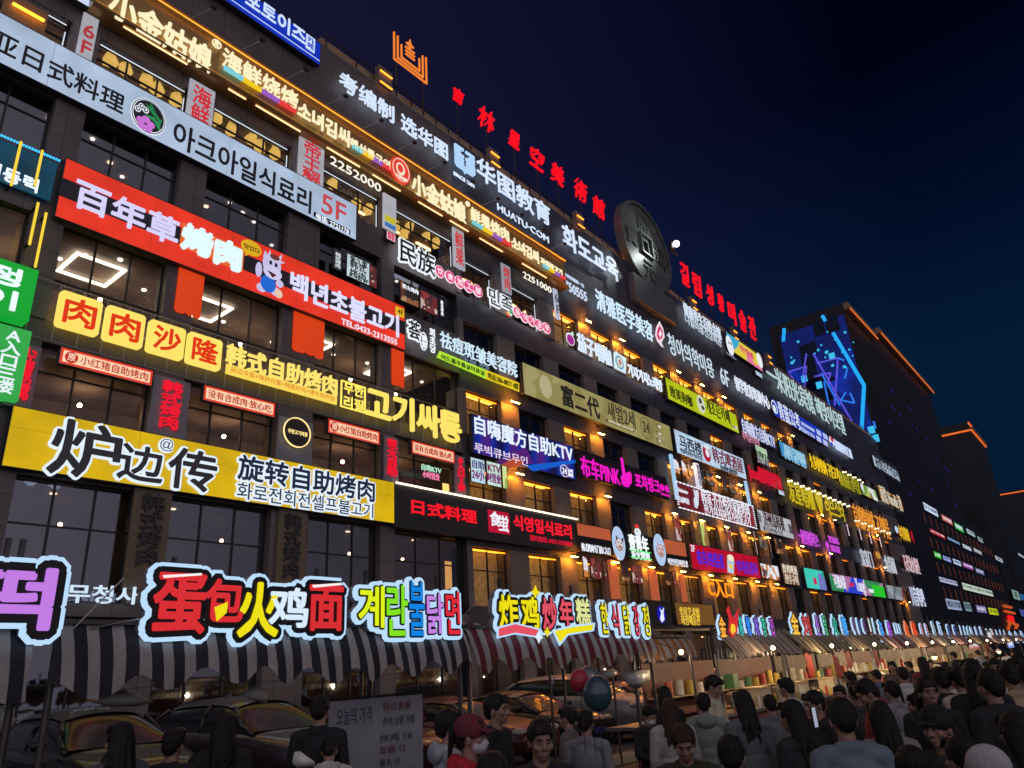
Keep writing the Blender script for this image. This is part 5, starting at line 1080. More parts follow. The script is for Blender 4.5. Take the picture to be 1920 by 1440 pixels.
# ------------------------------------------------------------------ food stalls
def stripe_mat(name, c1, c2, period=.27):
    key = ('st', name)
    if key in MATS: return MATS[key]
    m = bpy.data.materials.new(name); m.use_nodes = True; t = m.node_tree; b = t.nodes['Principled BSDF']
    tcn = t.nodes.new('ShaderNodeTexCoord'); sx = t.nodes.new('ShaderNodeSeparateXYZ'); t.links.new(tcn.outputs['Object'], sx.inputs[0])
    d = t.nodes.new('ShaderNodeMath'); d.operation = 'DIVIDE'; d.inputs[1].default_value = period
    f = t.nodes.new('ShaderNodeMath'); f.operation = 'FRACT'; g_ = t.nodes.new('ShaderNodeMath'); g_.operation = 'GREATER_THAN'; g_.inputs[1].default_value = .52
    t.links.new(sx.outputs[0], d.inputs[0]); t.links.new(d.outputs[0], f.inputs[0]); t.links.new(f.outputs[0], g_.inputs[0])
    ns = t.nodes.new('ShaderNodeTexNoise'); ns.inputs['Scale'].default_value = 5; ns.inputs['Detail'].default_value = 6; t.links.new(tcn.outputs['Object'], ns.inputs[0])
    mx = t.nodes.new('ShaderNodeMix'); mx.data_type = 'RGBA'; mx.inputs[6].default_value = tuple(c1) + (1,); mx.inputs[7].default_value = tuple(c2) + (1,)
    t.links.new(g_.outputs[0], mx.inputs[0])
    mr = t.nodes.new('ShaderNodeMapRange'); mr.inputs['To Min'].default_value = .55; mr.inputs['To Max'].default_value = 1.15; t.links.new(ns.outputs[0], mr.inputs['Value'])
    mu = t.nodes.new('ShaderNodeVectorMath'); mu.operation = 'SCALE'; t.links.new(mx.outputs[2], mu.inputs[0]); t.links.new(mr.outputs[0], mu.inputs['Scale'])
    t.links.new(mu.outputs[0], b.inputs['Base Color']); b.inputs['Roughness'].default_value = .75
    MATS[key] = m; return m
POLE = mat('stall_pole_metal', (.10, .09, .09), rough=.45, metal=.6)
POLEL = mat('bright_pole_metal', (.45, .42, .40), rough=.35, metal=.6)
CANV = mat('canvas_roof', (.34, .31, .28), rough=.8, var=.2, vscale=3)
TABLE = mat('steel_counter', (.4, .38, .36), rough=.35, metal=.7)
SKIRT = mat('counter_cloth', (.16, .05, .05), rough=.8, var=.3)
BULB = emit((255, 224, 170), 12)
def awning(st, x0, x1, y, m, seed, flare=0.0, ztop=2.62, zbot=1.98, per=.62, amp=.2):
    rnd = random.Random(seed); n = int((x1 - x0) / .05); rows = [(0, .15, 1), (.35, .05, .8), (.6, 0, .3), (.8, -.02, .15), (1, -.03, 0)]
    v = []; ph = rnd.uniform(0, 6); 
    def zig(x): return .5 + .5 * math.sin(2 * math.pi * x / per + .7 * math.sin(x * 1.3 + ph))
    for (tt, dy, _) in rows:
        for i in range(n + 1):
            x = x0 + (x1 - x0) * i / n; w = tt ** 1.3
            b = zbot + amp * zig(x) ** 1.4 + .03 * math.sin(x * 2.1 + ph)
            fl = -flare * tt
            v.append((x + .03 * w * math.sin(x * 5.1 + tt * 5 + ph), y + dy + fl + .03 * w * math.sin(2 * math.pi * x / per + 1.2 + .7 * math.sin(x * 1.3 + ph)) - .03 * w, ztop + (b - ztop) * tt + .015 * math.sin(x * 1.7 + ph)))
    f = [(r * (n + 1) + i, r * (n + 1) + i + 1, (r + 1) * (n + 1) + i + 1, (r + 1) * (n + 1) + i) for r in range(len(rows) - 1) for i in range(n)]
    # the cloth has two sides
    k = len(v); v2 = v + [(a, b + .008, c) for a, b, c in v]; f2 = f + [tuple(q + k for q in g_)[::-1] for g_ in f]
    MB().add(v2, f2).build('awning', m, st, True)
BACKS = [mat('stall_back_brown', (.085, .05, .032), rough=.6, var=.5, vscale=3), mat('stall_back_cream', (.17, .135, .095), rough=.6, var=.45, vscale=3), mat('stall_back_red', (.11, .028, .022), rough=.6, var=.4, vscale=3)]
WOOD0 = mat('shelf_wood', (.35, .24, .14), rough=.6)
GOODS = [mat('goods_red', (.45, .07, .05), rough=.4), mat('goods_cream', (.6, .54, .42), rough=.5), mat('goods_green', (.10, .25, .12), rough=.4), mat('goods_yellow', (.55, .38, .07), rough=.4), mat('goods_white', (.62, .6, .58), rough=.4)]
def stall(x0, x1, m, label, seed, lit=0.0, y=7.0, ztop=2.62, zbot=1.98, counter=True, pole=POLE, light_col=(1, .72, .42), flare=0.0, per=.62, amp=.16):
    st = thing('food_stall', ((x0 + x1) / 2, y, 0), label, 'food stall', 'food stalls in a row along the car park')
    awning(st, x0, x1, y, m, seed, flare, ztop, zbot, per, amp)
    MB().add([(x0, y + .15, ztop), (x1, y + .15, ztop), (x1, y + 2.2, ztop + .12), (x0, y + 2.2, ztop + .12), (x0, y + .15, ztop + .01), (x1, y + .15, ztop + .01), (x1, y + 2.2, ztop + .13), (x0, y + 2.2, ztop + .13)], [(0, 1, 2, 3), (7, 6, 5, 4)]).build('roof_sheet', CANV, st)
    for px, py in ((x0 + .06, y + .12), (x1 - .06, y + .12), (x0 + .06, y + 2.1), (x1 - .06, y + 2.1)):
        MB().tube((px, py, 0), (px, py, ztop), .03, 8).build('pole', pole, st)
    MB().box(x0, x1, y + .09, y + .13, ztop - .06, ztop - .02).build('front_rail', pole, st)
    if counter:
        MB().box(x0 + .15, x1 - .15, y + .25, y + .95, .84, .90).build('counter_top', TABLE, st)
        MB().box(x0 + .2, x1 - .2, y + .3, y + .34, .1, .84).build('counter_front', SKIRT, st)
    if lit and seed != 4:
        rr_ = random.Random(seed + 3)
        MB().box(x0 + .1, x1 - .1, y + 1.95, y + 1.99, .85, 2.0).build('back_panel', BACKS[seed % 3], st)
        MB().box(x0 + .15, x1 - .15, y + 1.6, y + 1.94, 1.25, 1.28).build('shelf', WOOD0, st)
        for k_ in range(int((x1 - x0) / .55)):
            xx = x0 + .35 + k_ * .52; hh_ = rr_.uniform(.15, .36); cc_ = GOODS[rr_.randrange(5)]
            if rr_.random() < .5: MB().tube((xx, y + 1.76, 1.285), (xx, y + 1.76, 1.285 + hh_), .1, 12, .09).build('jar', cc_, st)
            else: MB().box(xx - .14, xx + .14, y + 1.64, y + 1.88, 1.285, 1.285 + hh_).build('goods_box', cc_, st)
        for k_ in range(9):
            xx = x0 + .3 + k_ * (x1 - x0 - .6) / 8 + rr_.uniform(-.08, .08); yy = y + rr_.uniform(.28, .4); hh_ = rr_.uniform(.14, .26); bt = MB().tube((xx, yy, .901), (xx, yy, .90 + hh_), .04, 10, .036).tube((xx, yy, .90 + hh_), (xx, yy, .95 + hh_), .034, 10, .015); bt.build('bottle', GOODS[rr_.randrange(5)], st)
        tg = MB(); xx = x0 + .2
        while xx < x1 - .2: w_ = rr_.uniform(.08, .2); tg.box(xx, xx + w_, y + .2, y + .21, 2.02 - rr_.uniform(0, .06), 2.2); xx += w_ + rr_.uniform(.03, .12)
        tg.build('price_tags', [GOODS[1], GOODS[4]][seed % 2], st)
    if lit:
        xc = (x0 + x1) / 2
        for dx, dy, en in ((-.9, -.75, .8), (.9, .45, 2.2)):
            mb = MB().sphere((xc + dx, y + dy, 2.14), .045, 10, 8); q = mb.build('bulb', BULB, st)
            l = bpy.data.lights.new('bulb_glow', 'POINT'); l.energy = lit * en; l.color = light_col; l.shadow_soft_size = .03
            lo = bpy.data.objects.new('bulb_glow', l); COL.objects.link(lo); lo.parent = st; lo.location = (dx, dy, 2.05)
            MB().tube((xc + dx, y + dy, 2.17), (xc + dx, y + .1, ztop - .03), .006, 4).build('cord', POLE, st)
    return st
DARKB = (.026, .024, .032); PALEW = (.47, .43, .41)
BW = stripe_mat('black_white_stripes', DARKB, PALEW, .215); RW = stripe_mat('red_white_stripes', (.17, .02, .025), PALEW); OW = stripe_mat('orange_white_stripes', (.42, .17, .05), (.46, .42, .38), .3)
BR = stripe_mat('brown_white_stripes', (.22, .15, .11), (.46, .40, .34), .2); DA = stripe_mat('dark_amber_stripes', (.10, .08, .06), (.42, .34, .22), .2)
stall(-2.6, 2.45, BW, 'food stall with a black and white awning, cut by the left edge of the picture', 1, counter=False)
stall(2.6, 7.66, BW, 'food stall with a long black and white striped awning under the red and yellow characters', 2, counter=False)
stall(7.72, 12.75, RW, 'food stall with a dark red and white striped awning, hung with balloons at its edge', 3, counter=False)
stall(12.85, 15.35, OW, 'short food stall with an orange and white awning beside the bronze entrance board', 4, y=7.5, ztop=2.5, zbot=2.02, lit=10, amp=.06, per=.45)
stall(15.4, 19.3, BR, 'food stall with a brown and white awning under the crab sign', 5, lit=26, per=.4, amp=.07, flare=.35)
names = ['with a dark and amber awning under the jagged rainbow characters', 'with red cloth pennants and a dark awning under the row of ovals', 'with a red and white awning under the blue and violet bubbly sign', 'with a lit counter under the flame orange sign', 'with a striped awning under the pale grey outlined sign', 'with a red awning under the dark blue character sign', 'small and far away under the bluish sign before the last ones', 'small and far away under the last but one sign', 'farthest of the row at the right edge of the picture', 'behind the farthest sign of the row']
sx = 19.4; mm = [DA, DA, RW, OW, BR, RW, DA, RW, BR, RW]
SPAN = []
for i, nm in enumerate(names):
    w = 3.9 if i < 6 else 5.5
    stall(sx, sx + w, mm[i], 'food stall ' + nm, 20 + i, lit=34, flare=.35, pole=POLEL if i in (1, 2, 3) else POLE, per=.4, amp=.07); SPAN.append((sx, sx + w)); sx += w + .08

# ---- stall signs: cut-out characters, black rim, glowing pale edge
EDGE = (186, 220, 252)
def stall_sign(label, gl, extra=None, y=YST, r1=.07, r2=.038, b=.045, edge=EDGE):
    xs = [F(g[1], g[2], y)[0] for g in gl] + [F(g[3], g[4], y)[0] for g in gl]
    zs = [F(g[1], g[2], y)[1] for g in gl]
    s = thing('stall_sign', ((min(xs) + max(xs)) / 2, y, min(zs)), label, 'stall sign', 'glowing cut-out stall signs')
    e1, e2, bk = MB(), MB(), MB()
    for g in gl:
        x0, z1 = F(g[1], g[2], y); x1, z0 = F(g[3], g[4], y)
        put_text(e1, g[0], x0, x1, z0, z1, y - .02, .035, b, False, r1); put_text(bk, g[0], x0, x1, z0, z1, y + .016, .09 if x0 < 14 else .02, b, False, r1 * .9); put_text(e2, g[0], x0, x1, z0, z1, y - .035, .014, b, False, r2)
    bk.build('back_case', GREYP, s); e1.build('light_edge', emit(edge, 1.0, True), s); e2.build('black_rim', mat('sign_black', (.012, .012, .016), rough=.4), s)
    for g in gl:
        x0, z1 = F(g[1], g[2], y); x1, z0 = F(g[3], g[4], y)
        put_text(MB(), g[0], x0, x1, z0, z1, y - .05, .012, b).build('character', emit(g[5], 1.0 if g[1] < 1330 else 1.35), s)
    if extra:
        for nm, pts, c, lf in extra:
            MB().prism([F(*p, y) for p in pts], y - lf, y - lf + .012).build(nm, emit(c), s)
    zt = min(zs) - .05
    for x in (min(xs) + .25, max(xs) - .25): MB().box(x - .02, x + .02, y + .11, y + .15, 2.5, zt + .3).build('strut', POLE, s)
    return s
REDC, YEL, WHT = (214, 42, 48), (236, 222, 14), (216, 236, 255)
stall_sign('huge lilac character with black rim at the left edge of the picture', [('떡', -50, 1058, 88, 1184, (192, 122, 226))], r1=.11, r2=.07, b=.07)
s = stall_sign('biggest stall sign: jagged red, yellow and white characters on black', [('蛋', 288, 1072, 378, 1190, REDC), ('包', 382, 1084, 450, 1168, REDC), ('火', 446, 1090, 516, 1196, YEL), ('鸡', 502, 1100, 572, 1178, WHT), ('面', 576, 1096, 638, 1184, REDC)],
    [('highlight', [(300, 1080), (372, 1076), (372, 1080), (302, 1085)], (250, 240, 240), .064), ('highlight', [(580, 1098), (634, 1094), (634, 1098), (582, 1103)], (250, 240, 240), .064), ('yellow_slash', [(396, 1140), (420, 1130), (418, 1150), (400, 1166)], YEL, .07)], r1=.092, r2=.055, b=.06)
stall_sign('five brush letters in lime, green, blue, lilac and red over the black and white awning', [('계', 668, 1097, 716, 1178, (222, 240, 20)), ('란', 720, 1096, 760, 1193, (130, 224, 30)), ('불', 762, 1091, 792, 1193, (10, 130, 226)), ('닭', 795, 1113, 828, 1189, (196, 130, 226)), ('면', 830, 1109, 859, 1190, (222, 40, 56))], r1=.065, r2=.02, b=.045)
PK = (226, 82, 100)
s = stall_sign('yellow and pink characters with swooshes and little stars over the red and white awning', [('炸', 929, 1114, 969, 1178, YEL), ('鸡', 971, 1118, 1008, 1180, YEL), ('炒', 1010, 1120, 1042, 1182, PK), ('年', 1043, 1122, 1072, 1176, PK), ('糕', 1073, 1122, 1105, 1174, (220, 226, 150))],
    [('swoosh_edge', [(926, 1176), (960, 1168), (1008, 1180), (1000, 1196), (960, 1190), (926, 1198)], EDGE, .06), ('swoosh', [(929, 1179), (960, 1171), (1004, 1182), (998, 1193), (960, 1187), (929, 1194)], PK, .066), ('swoosh_edge', [(1030, 1182), (1070, 1172), (1111, 1168), (1108, 1184), (1060, 1192), (1044, 1212)], EDGE, .058), ('swoosh', [(1034, 1184), (1070, 1176), (1107, 1172), (1104, 1182), (1058, 1189), (1044, 1205)], YEL, .066),
     ('star', [(998, 1098), (1001, 1108), (1007, 1112), (1001, 1115), (998, 1122), (995, 1115), (990, 1111), (995, 1107)], YEL, .068), ('star', [(1004, 1184), (1007, 1192), (1012, 1196), (1007, 1199), (1004, 1207), (1001, 1199), (996, 1195), (1001, 1191)], WHT, .07), ('star', [(1020, 1176), (1022, 1183), (1026, 1186), (1022, 1189), (1020, 1195), (1018, 1189), (1014, 1185), (1018, 1182)], YEL, .07)], r1=.078, r2=.045, b=.055)
stall_sign('five yellow and red block letters on pale blue over the end of the red awning', [('한', 1120, 1131, 1139, 1188, YEL), ('식', 1141, 1133, 1160, 1190, PK), ('닭', 1162, 1134, 1180, 1190, YEL), ('강', 1181, 1135, 1198, 1192, (226, 60, 80)), ('정', 1199, 1136, 1217, 1193, YEL)], r1=.062, r2=.024, b=.045)
s = stall_sign('crab sign with red claws and teal, blue and violet characters', [('金', 1342, 1156, 1360, 1195, (240, 160, 50)), ('酱', 1379, 1156, 1392, 1194, (40, 170, 170)), ('蟹', 1393, 1156, 1407, 1194, (40, 120, 220)), ('게', 1408, 1157, 1421, 1195, (120, 90, 220)), ('장', 1423, 1158, 1436, 1196, (60, 190, 160)), ('집', 1438, 1159, 1451, 1197, (170, 70, 190))],
    [('claw', [(1362, 1160), (1357, 1144), (1361, 1137), (1366, 1152), (1371, 1162), (1376, 1148), (1380, 1140), (1379, 1160), (1377, 1186), (1368, 1196), (1362, 1184)], (206, 34, 44), .066), ('crab_face', [(1366, 1170), (1372, 1172), (1374, 1184), (1368, 1190), (1364, 1182)], (240, 200, 40), .072)], r1=.052, r2=.034, b=.04)
def multi(label, x0, x1, y0, y1, txt, cols, dy=0, **k):
    n = len(txt); w = (x1 - x0) / n
    return stall_sign(label, [(c, x0 + w * i + .5, y0 + dy * i, x0 + w * (i + 1) - .5, y1 + dy * i, cols[i % len(cols)]) for i, c in enumerate(txt)], **k)
multi('jagged stall sign with two tall characters in yellow, red and blue', 1476, 1520, 1150, 1190, '金刘', [(226, 170, 60), (190, 60, 60)], 2, r1=.05, r2=.034, b=.04)
multi('stall sign with violet, teal and green letters joined to the jagged one', 1522, 1552, 1152, 1192, '신당', [(150, 90, 200), (60, 170, 110)], 1, r1=.05, r2=.034)
multi('slanting teal and blue stall sign left of the ovals', 1554, 1590, 1154, 1192, '火辣', [(40, 160, 140), (60, 150, 226)], 1, r1=.05, r2=.034)
multi('row of pale ovals with violet and blue letters', 1594, 1623, 1160, 1188, '떡볶이', [(150, 90, 180), (60, 110, 200)], 1, r1=.05, r2=.034)
multi('bubbly blue and violet stall sign with two big characters', 1643, 1674, 1164, 1202, '海鲜', [(60, 140, 230), (150, 70, 200)], 1, r1=.05, r2=.034)
multi('thin white and blue letters right of the bubbly violet sign', 1676, 1690, 1170, 1192, '오징어', [(200, 226, 250)], 1, r1=.05, r2=.034)
multi('lime and teal letters squeezed between the ovals and the bubbly sign', 1626, 1642, 1160, 1188, '鸡排', [(150, 220, 60), (60, 190, 170)], 1, r1=.05, r2=.034)
multi('rosy double letters between two bluish white crowded signs', 1847, 1864, 1180, 1198, '炒饭', [(226, 120, 150), (226, 190, 200)], 0, r1=.05, r2=.034)
multi('cyan pair of letters after the light blue ones', 1813, 1817, 1176, 1196, '汤', [(110, 210, 226)], 0, r1=.05, r2=.034)
multi('flame orange stall sign with dark red strokes', 1692, 1720, 1166, 1196, '火锅', [(240, 90, 20), (226, 60, 20)], 1, r1=.05, r2=.034, edge=(240, 150, 110))
multi('grey and pink outlined stall sign next to the flame orange one', 1722, 1742, 1170, 1196, '어묵', [(206, 140, 160)], 1, r1=.05, r2=.034)
multi('pale grey sign with dark outlines and a leaf shape, mid distance', 1744, 1768, 1166, 1196, '冷面', [(150, 170, 180), (160, 180, 226)], 1, r1=.05, r2=.034)
multi('dark blue character sign with thick pale edge', 1772, 1796, 1172, 1196, '煎饼', [(40, 60, 120)], 1, r1=.05, r2=.034)
multi('light blue letters following the dark blue character sign', 1798, 1812, 1174, 1194, '순대', [(110, 170, 226)], 1, r1=.05, r2=.034)
multi('bluish white crowded sign, third from the far end', 1817, 1844, 1176, 1198, '烤冷面', [(150, 160, 220)], 0, r1=.05, r2=.034)
multi('bluish white crowded sign, second from the far end', 1866, 1888, 1182, 1202, '臭豆腐', [(130, 160, 220)], 0, r1=.05, r2=.034)
multi('bluish white crowded sign, last one at the right edge', 1890, 1922, 1184, 1204, '章鱼烧', [(140, 170, 210)], 0, r1=.05, r2=.034)
for i, (px0, py0, px1, py1, c) in enumerate(((1625, 1156, 1634, 1188, (190, 24, 40)), (1848, 1182, 1863, 1204, (90, 110, 100)), (1814, 1202, 1836, 1216, (150, 40, 50)), (1886, 1198, 1902, 1214, (110, 140, 230)))):
    sign(['upright red lit box with a white mark beside the row of ovals', 'small green-grey menu box between two far stall signs', 'dark red board with white columns under the third sign from the far end', 'small violet-blue lit board below the last stall signs'][i], (px0, py0), (px1, py1), c, .95, [T(['辣', '菜', '小吃', '饮'][i], (px0 + 2, py0 + 4), (px1 - 2, py1 - 4), WHITE, .03, hs=0)], y=6.85, depth=.08)

for i, (a, b, c_, d_) in enumerate(((232, 1084, 142, 1178), (276, 1157, 172, 1178), (895, 1127, 866, 1163))):
    p, q = F(a, b, 7.05), F(c_, d_, 7.05); o = thing('guy_wire', (p[0], 7.05, p[1]), ['thin wire slanting over the pale small letters beside the biggest stall sign', 'thin nearly flat wire at the left edge of the biggest stall sign', 'thin wire at the left edge of the swoosh sign'][i], 'wire', 'guy wires of the stall signs')
    MB().tube((p[0], 7.05, p[1]), (q[0], 7.1, q[1]), .007, 5).build('wire', POLEL, o)
# ------------------------------------------------------------------ things on and round the stalls
RP = mat('red_cloth', (.5, .05, .035), rough=.7, var=.15)
for i, (px, py) in enumerate(((1516, 1244), (1569, 1249), (1589, 1232), (1641, 1231))):
    x, z = F(px, py, 6.75); d = thing('red_pennant', (x, 6.75, z), 'red cloth pennant hanging from the lit stalls, %s' % ['leftmost and most tilted', 'second from the left', 'third, round-bottomed one', 'rightmost and smallest'][i], 'pennant', 'red pennants')
    w = .22 if i < 3 else .17; sh_ = .12
    MB().prism([(x - w, z + .3), (x + w, z + .22), (x + w + sh_, z - .22), (x + sh_ * .5, z - .34), (x - w + sh_, z - .24)], 6.74, 6.755).build('cloth', RP, d); MB().tube((x - w, 6.75, z + .3), (x + w, 6.78, z + .7), .006, 4).build('string', POLE, d)
# counters of the lit stalls: food trays, steamers, boards
WOODB = mat('pale_wood', (.5, .36, .2), rough=.6, var=.2); STEEL = mat('steel_pot', (.5, .48, .46), rough=.3, metal=.8); FOODM = mat('fried_food', (.5, .26, .08), rough=.6, var=.6, vscale=25, bump=1, bscale=40)
CRATE = mat('cream_box', (.55, .48, .36), rough=.6)
rt = random.Random(9)
kinds = ['tray of fried food', 'round steel steaming pot', 'cream coloured food box']
for i, (a, b) in enumerate([(15.4, 19.3)] + SPAN[:5]):
    for j in range(3):
        x = a + .7 + j * (b - a - 1.2) / 2.4 + rt.uniform(-.1, .1); y = 7.6; z = .90; kd = (i + j) % 3
        o = thing(['food_tray', 'steam_pot', 'food_box'][kd], (x, y, z), '%s on the counter of the %s lit stall, %s' % (kinds[kd], ['first', 'second', 'third', 'fourth', 'fifth', 'sixth'][i], ['leftmost', 'middle', 'rightmost'][j]), ['tray', 'pot', 'box'][kd], ['food trays', 'steaming pots', 'food boxes'][kd])
        if kd == 0:
            MB().box(x - .4, x + .4, y - .25, y + .25, z, z + .06).build('tray', WOODB, o); mb = MB()
            for _ in range(40): mb.sphere((x + rt.uniform(-.34, .34), y + rt.uniform(-.2, .2), z + .08 + rt.uniform(0, .06)), (.05, .04, .035), 6, 4)
            tag(mb.build('fried_pieces', FOODM, o), kind='stuff')
        elif kd == 1:
            MB().tube((x, y, z), (x, y, z + .32), .26, 20, .27).build('pot', STEEL, o); MB().sphere((x, y, z + .32), (.27, .27, .08), 18, 8).build('lid', STEEL, o)
        else:
            MB().box(x - .35, x + .35, y - .22, y + .22, z, z + .38).build('body', CRATE, o); MB().box(x - .37, x + .37, y - .24, y + .24, z + .385, z + .43).build('lid', WOODB, o)
for i, (px, py, r, c) in enumerate(((1690, 1342, .5, (176, 30, 46)),)):
    x, z = F(px, py, 6.6); s = thing('menu_board', (x, 6.6, z), 'dark red lit menu board with white panels leaning at the counter between people', 'menu'); MB().box(x - .55, x + .55, 6.58, 6.66, z - .45, z + .5).build('panel', emit((110, 16, 30), .9), s)
    for k in range(4): MB().box(x - .45 + (k % 2) * .5, x - .05 + (k % 2) * .5, 6.55, 6.575, z - .38 + (k // 2) * .44, z - .02 + (k // 2) * .44).build('price_panel', emit((206, 206, 214)), s)
for i, (px, py) in enumerate(((1752, 1232), (1873, 1222))):
    x, z = F(px, py, 6.9); o = thing('shaded_lamp', (x, 6.9, z), ['warm hanging lamp with a metal shade over the mid-distance counters', 'bright white lamp over the farthest counters'][i], 'lamp'); mb = MB().tube((x, 6.9, z + .16), (x, 6.9, z + .02), .05, 14, .2); mb.build('shade', STEEL, o); MB().sphere((x, 6.9, z), .1, 10, 8).build('bulb', emit((255, 200, 120), 8), o)
# white price banner hung in the black and white stall
s = thing('price_banner', (5.6, 7.45, 1.2), 'dim white hanging price banner with faint red and blue lines behind the dark poles', 'banner')
BANW = mat('white_vinyl', (.36, .36, .40), rough=.6, var=.15, vscale=2)
x0, z1 = F(618, 1316, 7.45); x1, _ = F(792, 1330, 7.45); 
MB().box(x0, x1, 7.45, 7.47, .3, z1).build('sheet', BANW, s)
rt2 = random.Random(4)
put_text(MB(), '오늘의 가격', x0 + .1, x0 + .62, z1 - .26, z1 - .08, 7.44, .006, .01).build('lettering', mat('blue_ink', (.05, .06, .16)), s); put_text(MB(), '特价套餐', x0 + .8, x1 - .2, z1 - .16, z1 - .06, 7.44, .006, .02).build('lettering', mat('red_ink', (.25, .05, .05)), s); put_text(MB(), '炸鸡 火锅 冷面', x0 + .8, x1 - .15, z1 - .32, z1 - .22, 7.44, .006, .015).build('lettering', mat('dark_ink', (.06, .06, .08)), s)
for k in range(6): put_text(MB(), ['炸鸡 18', '年糕 12', '鱼丸 10', '冷面 15', '烤肠 6', '拌饭 20'][k], x0 + .75, x1 - .2 - .1 * (k % 3), z1 - .5 - k * .13, z1 - .41 - k * .13, 7.44, .006, .01).build('lettering', mat('red_ink', (.25, .05, .05)) if k % 2 else mat('dark_ink', (.06, .06, .08)), s)
MB().tube((x0, 7.46, z1 + .02), (x1, 7.46, z1 + .02), .015, 6).build('rod', POLE, s)
# pale plastic sheets and bags hanging under the awnings
PLAS = mat('pale_plastic', (.75, .75, .70), rough=.3, var=.2, vscale=4)
def sag(label, pts, y, kind='plastic_sheet'):
    o = thing(kind, (F(*pts[0], y)[0], y, F(*pts[0], y)[1]), label, 'plastic sheet', 'pale plastic hung in the stalls'); P2 = [F(*p, y) for p in pts]
    cx = sum(p[0] for p in P2) / len(P2); cz = sum(p[1] for p in P2) / len(P2); v = [(cx, y - .12, cz)] + [(a, y, b) for a, b in P2] + [(cx, y + .1, cz)]; n = len(P2)
    f = [(0, 1 + k, 1 + (k + 1) % n) for k in range(n)] + [(n + 1, 1 + (k + 1) % n, 1 + k) for k in range(n)]
    MB().add(v, f).build('film', PLAS, o, True)
sag('pale rolled plastic hanging over the car at the left', [(172, 1318), (205, 1300), (235, 1292), (262, 1304), (290, 1316), (262, 1324), (215, 1326)], 7.7)
sag('crumpled pale plastic at the far left under the stall awning', [(-8, 1318), (18, 1330), (34, 1350), (20, 1372), (-10, 1376)], 7.5)
sag('pale plastic corner at the right of the black and white awning left part', [(452, 1304), (478, 1282), (505, 1300), (498, 1322)], 7.6)
sag('white sagging plastic under the end of the red and white awning', [(1168, 1258), (1218, 1256), (1219, 1274), (1200, 1290), (1184, 1290), (1172, 1278)], 7.4)
sag('white plastic flap left of the sagging one under the red awning', [(1122, 1262), (1150, 1252), (1162, 1264), (1146, 1270), (1130, 1274)], 7.5)
sag('knotted clear bag at the bottom of the picture left of the price banner', [(552, 1410), (562, 1408), (570, 1424), (592, 1436), (586, 1442), (556, 1440), (548, 1430)], 4.2, 'plastic_bag')
# balloons
BAL = glass_mat('clear_balloon', (.55, .62, .66), .3, .1)
def balloon(px, py, r, rad, m, label):
    x, y, z = P(px, py, r); o = thing('balloon', (x, y, z), label, 'balloon', 'balloons of the seller'); MB().sphere((x, y, z), (rad, rad, rad * 1.15), 20, 14).build('skin', m, o, True); MB().tube((x, y, z - rad * 1.15), (x, y, z - rad * 1.15 - .45), .003, 4).build('string', POLE, o)
balloon(1120, 1300, 6.2, .115, mat('teal_foil', (.05, .10, .12), rough=.2, coat=.6), 'round teal foil balloon, largest of the bunch'); balloon(1086, 1276, 6.3, .075, mat('red_foil', (.5, .04, .06), rough=.3), 'small red balloon at the top left of the bunch'); balloon(1104, 1276, 6.5, .10, mat('silver_foil', (.22, .21, .23), rough=.25, metal=.4), 'grey silver balloon behind the teal one')

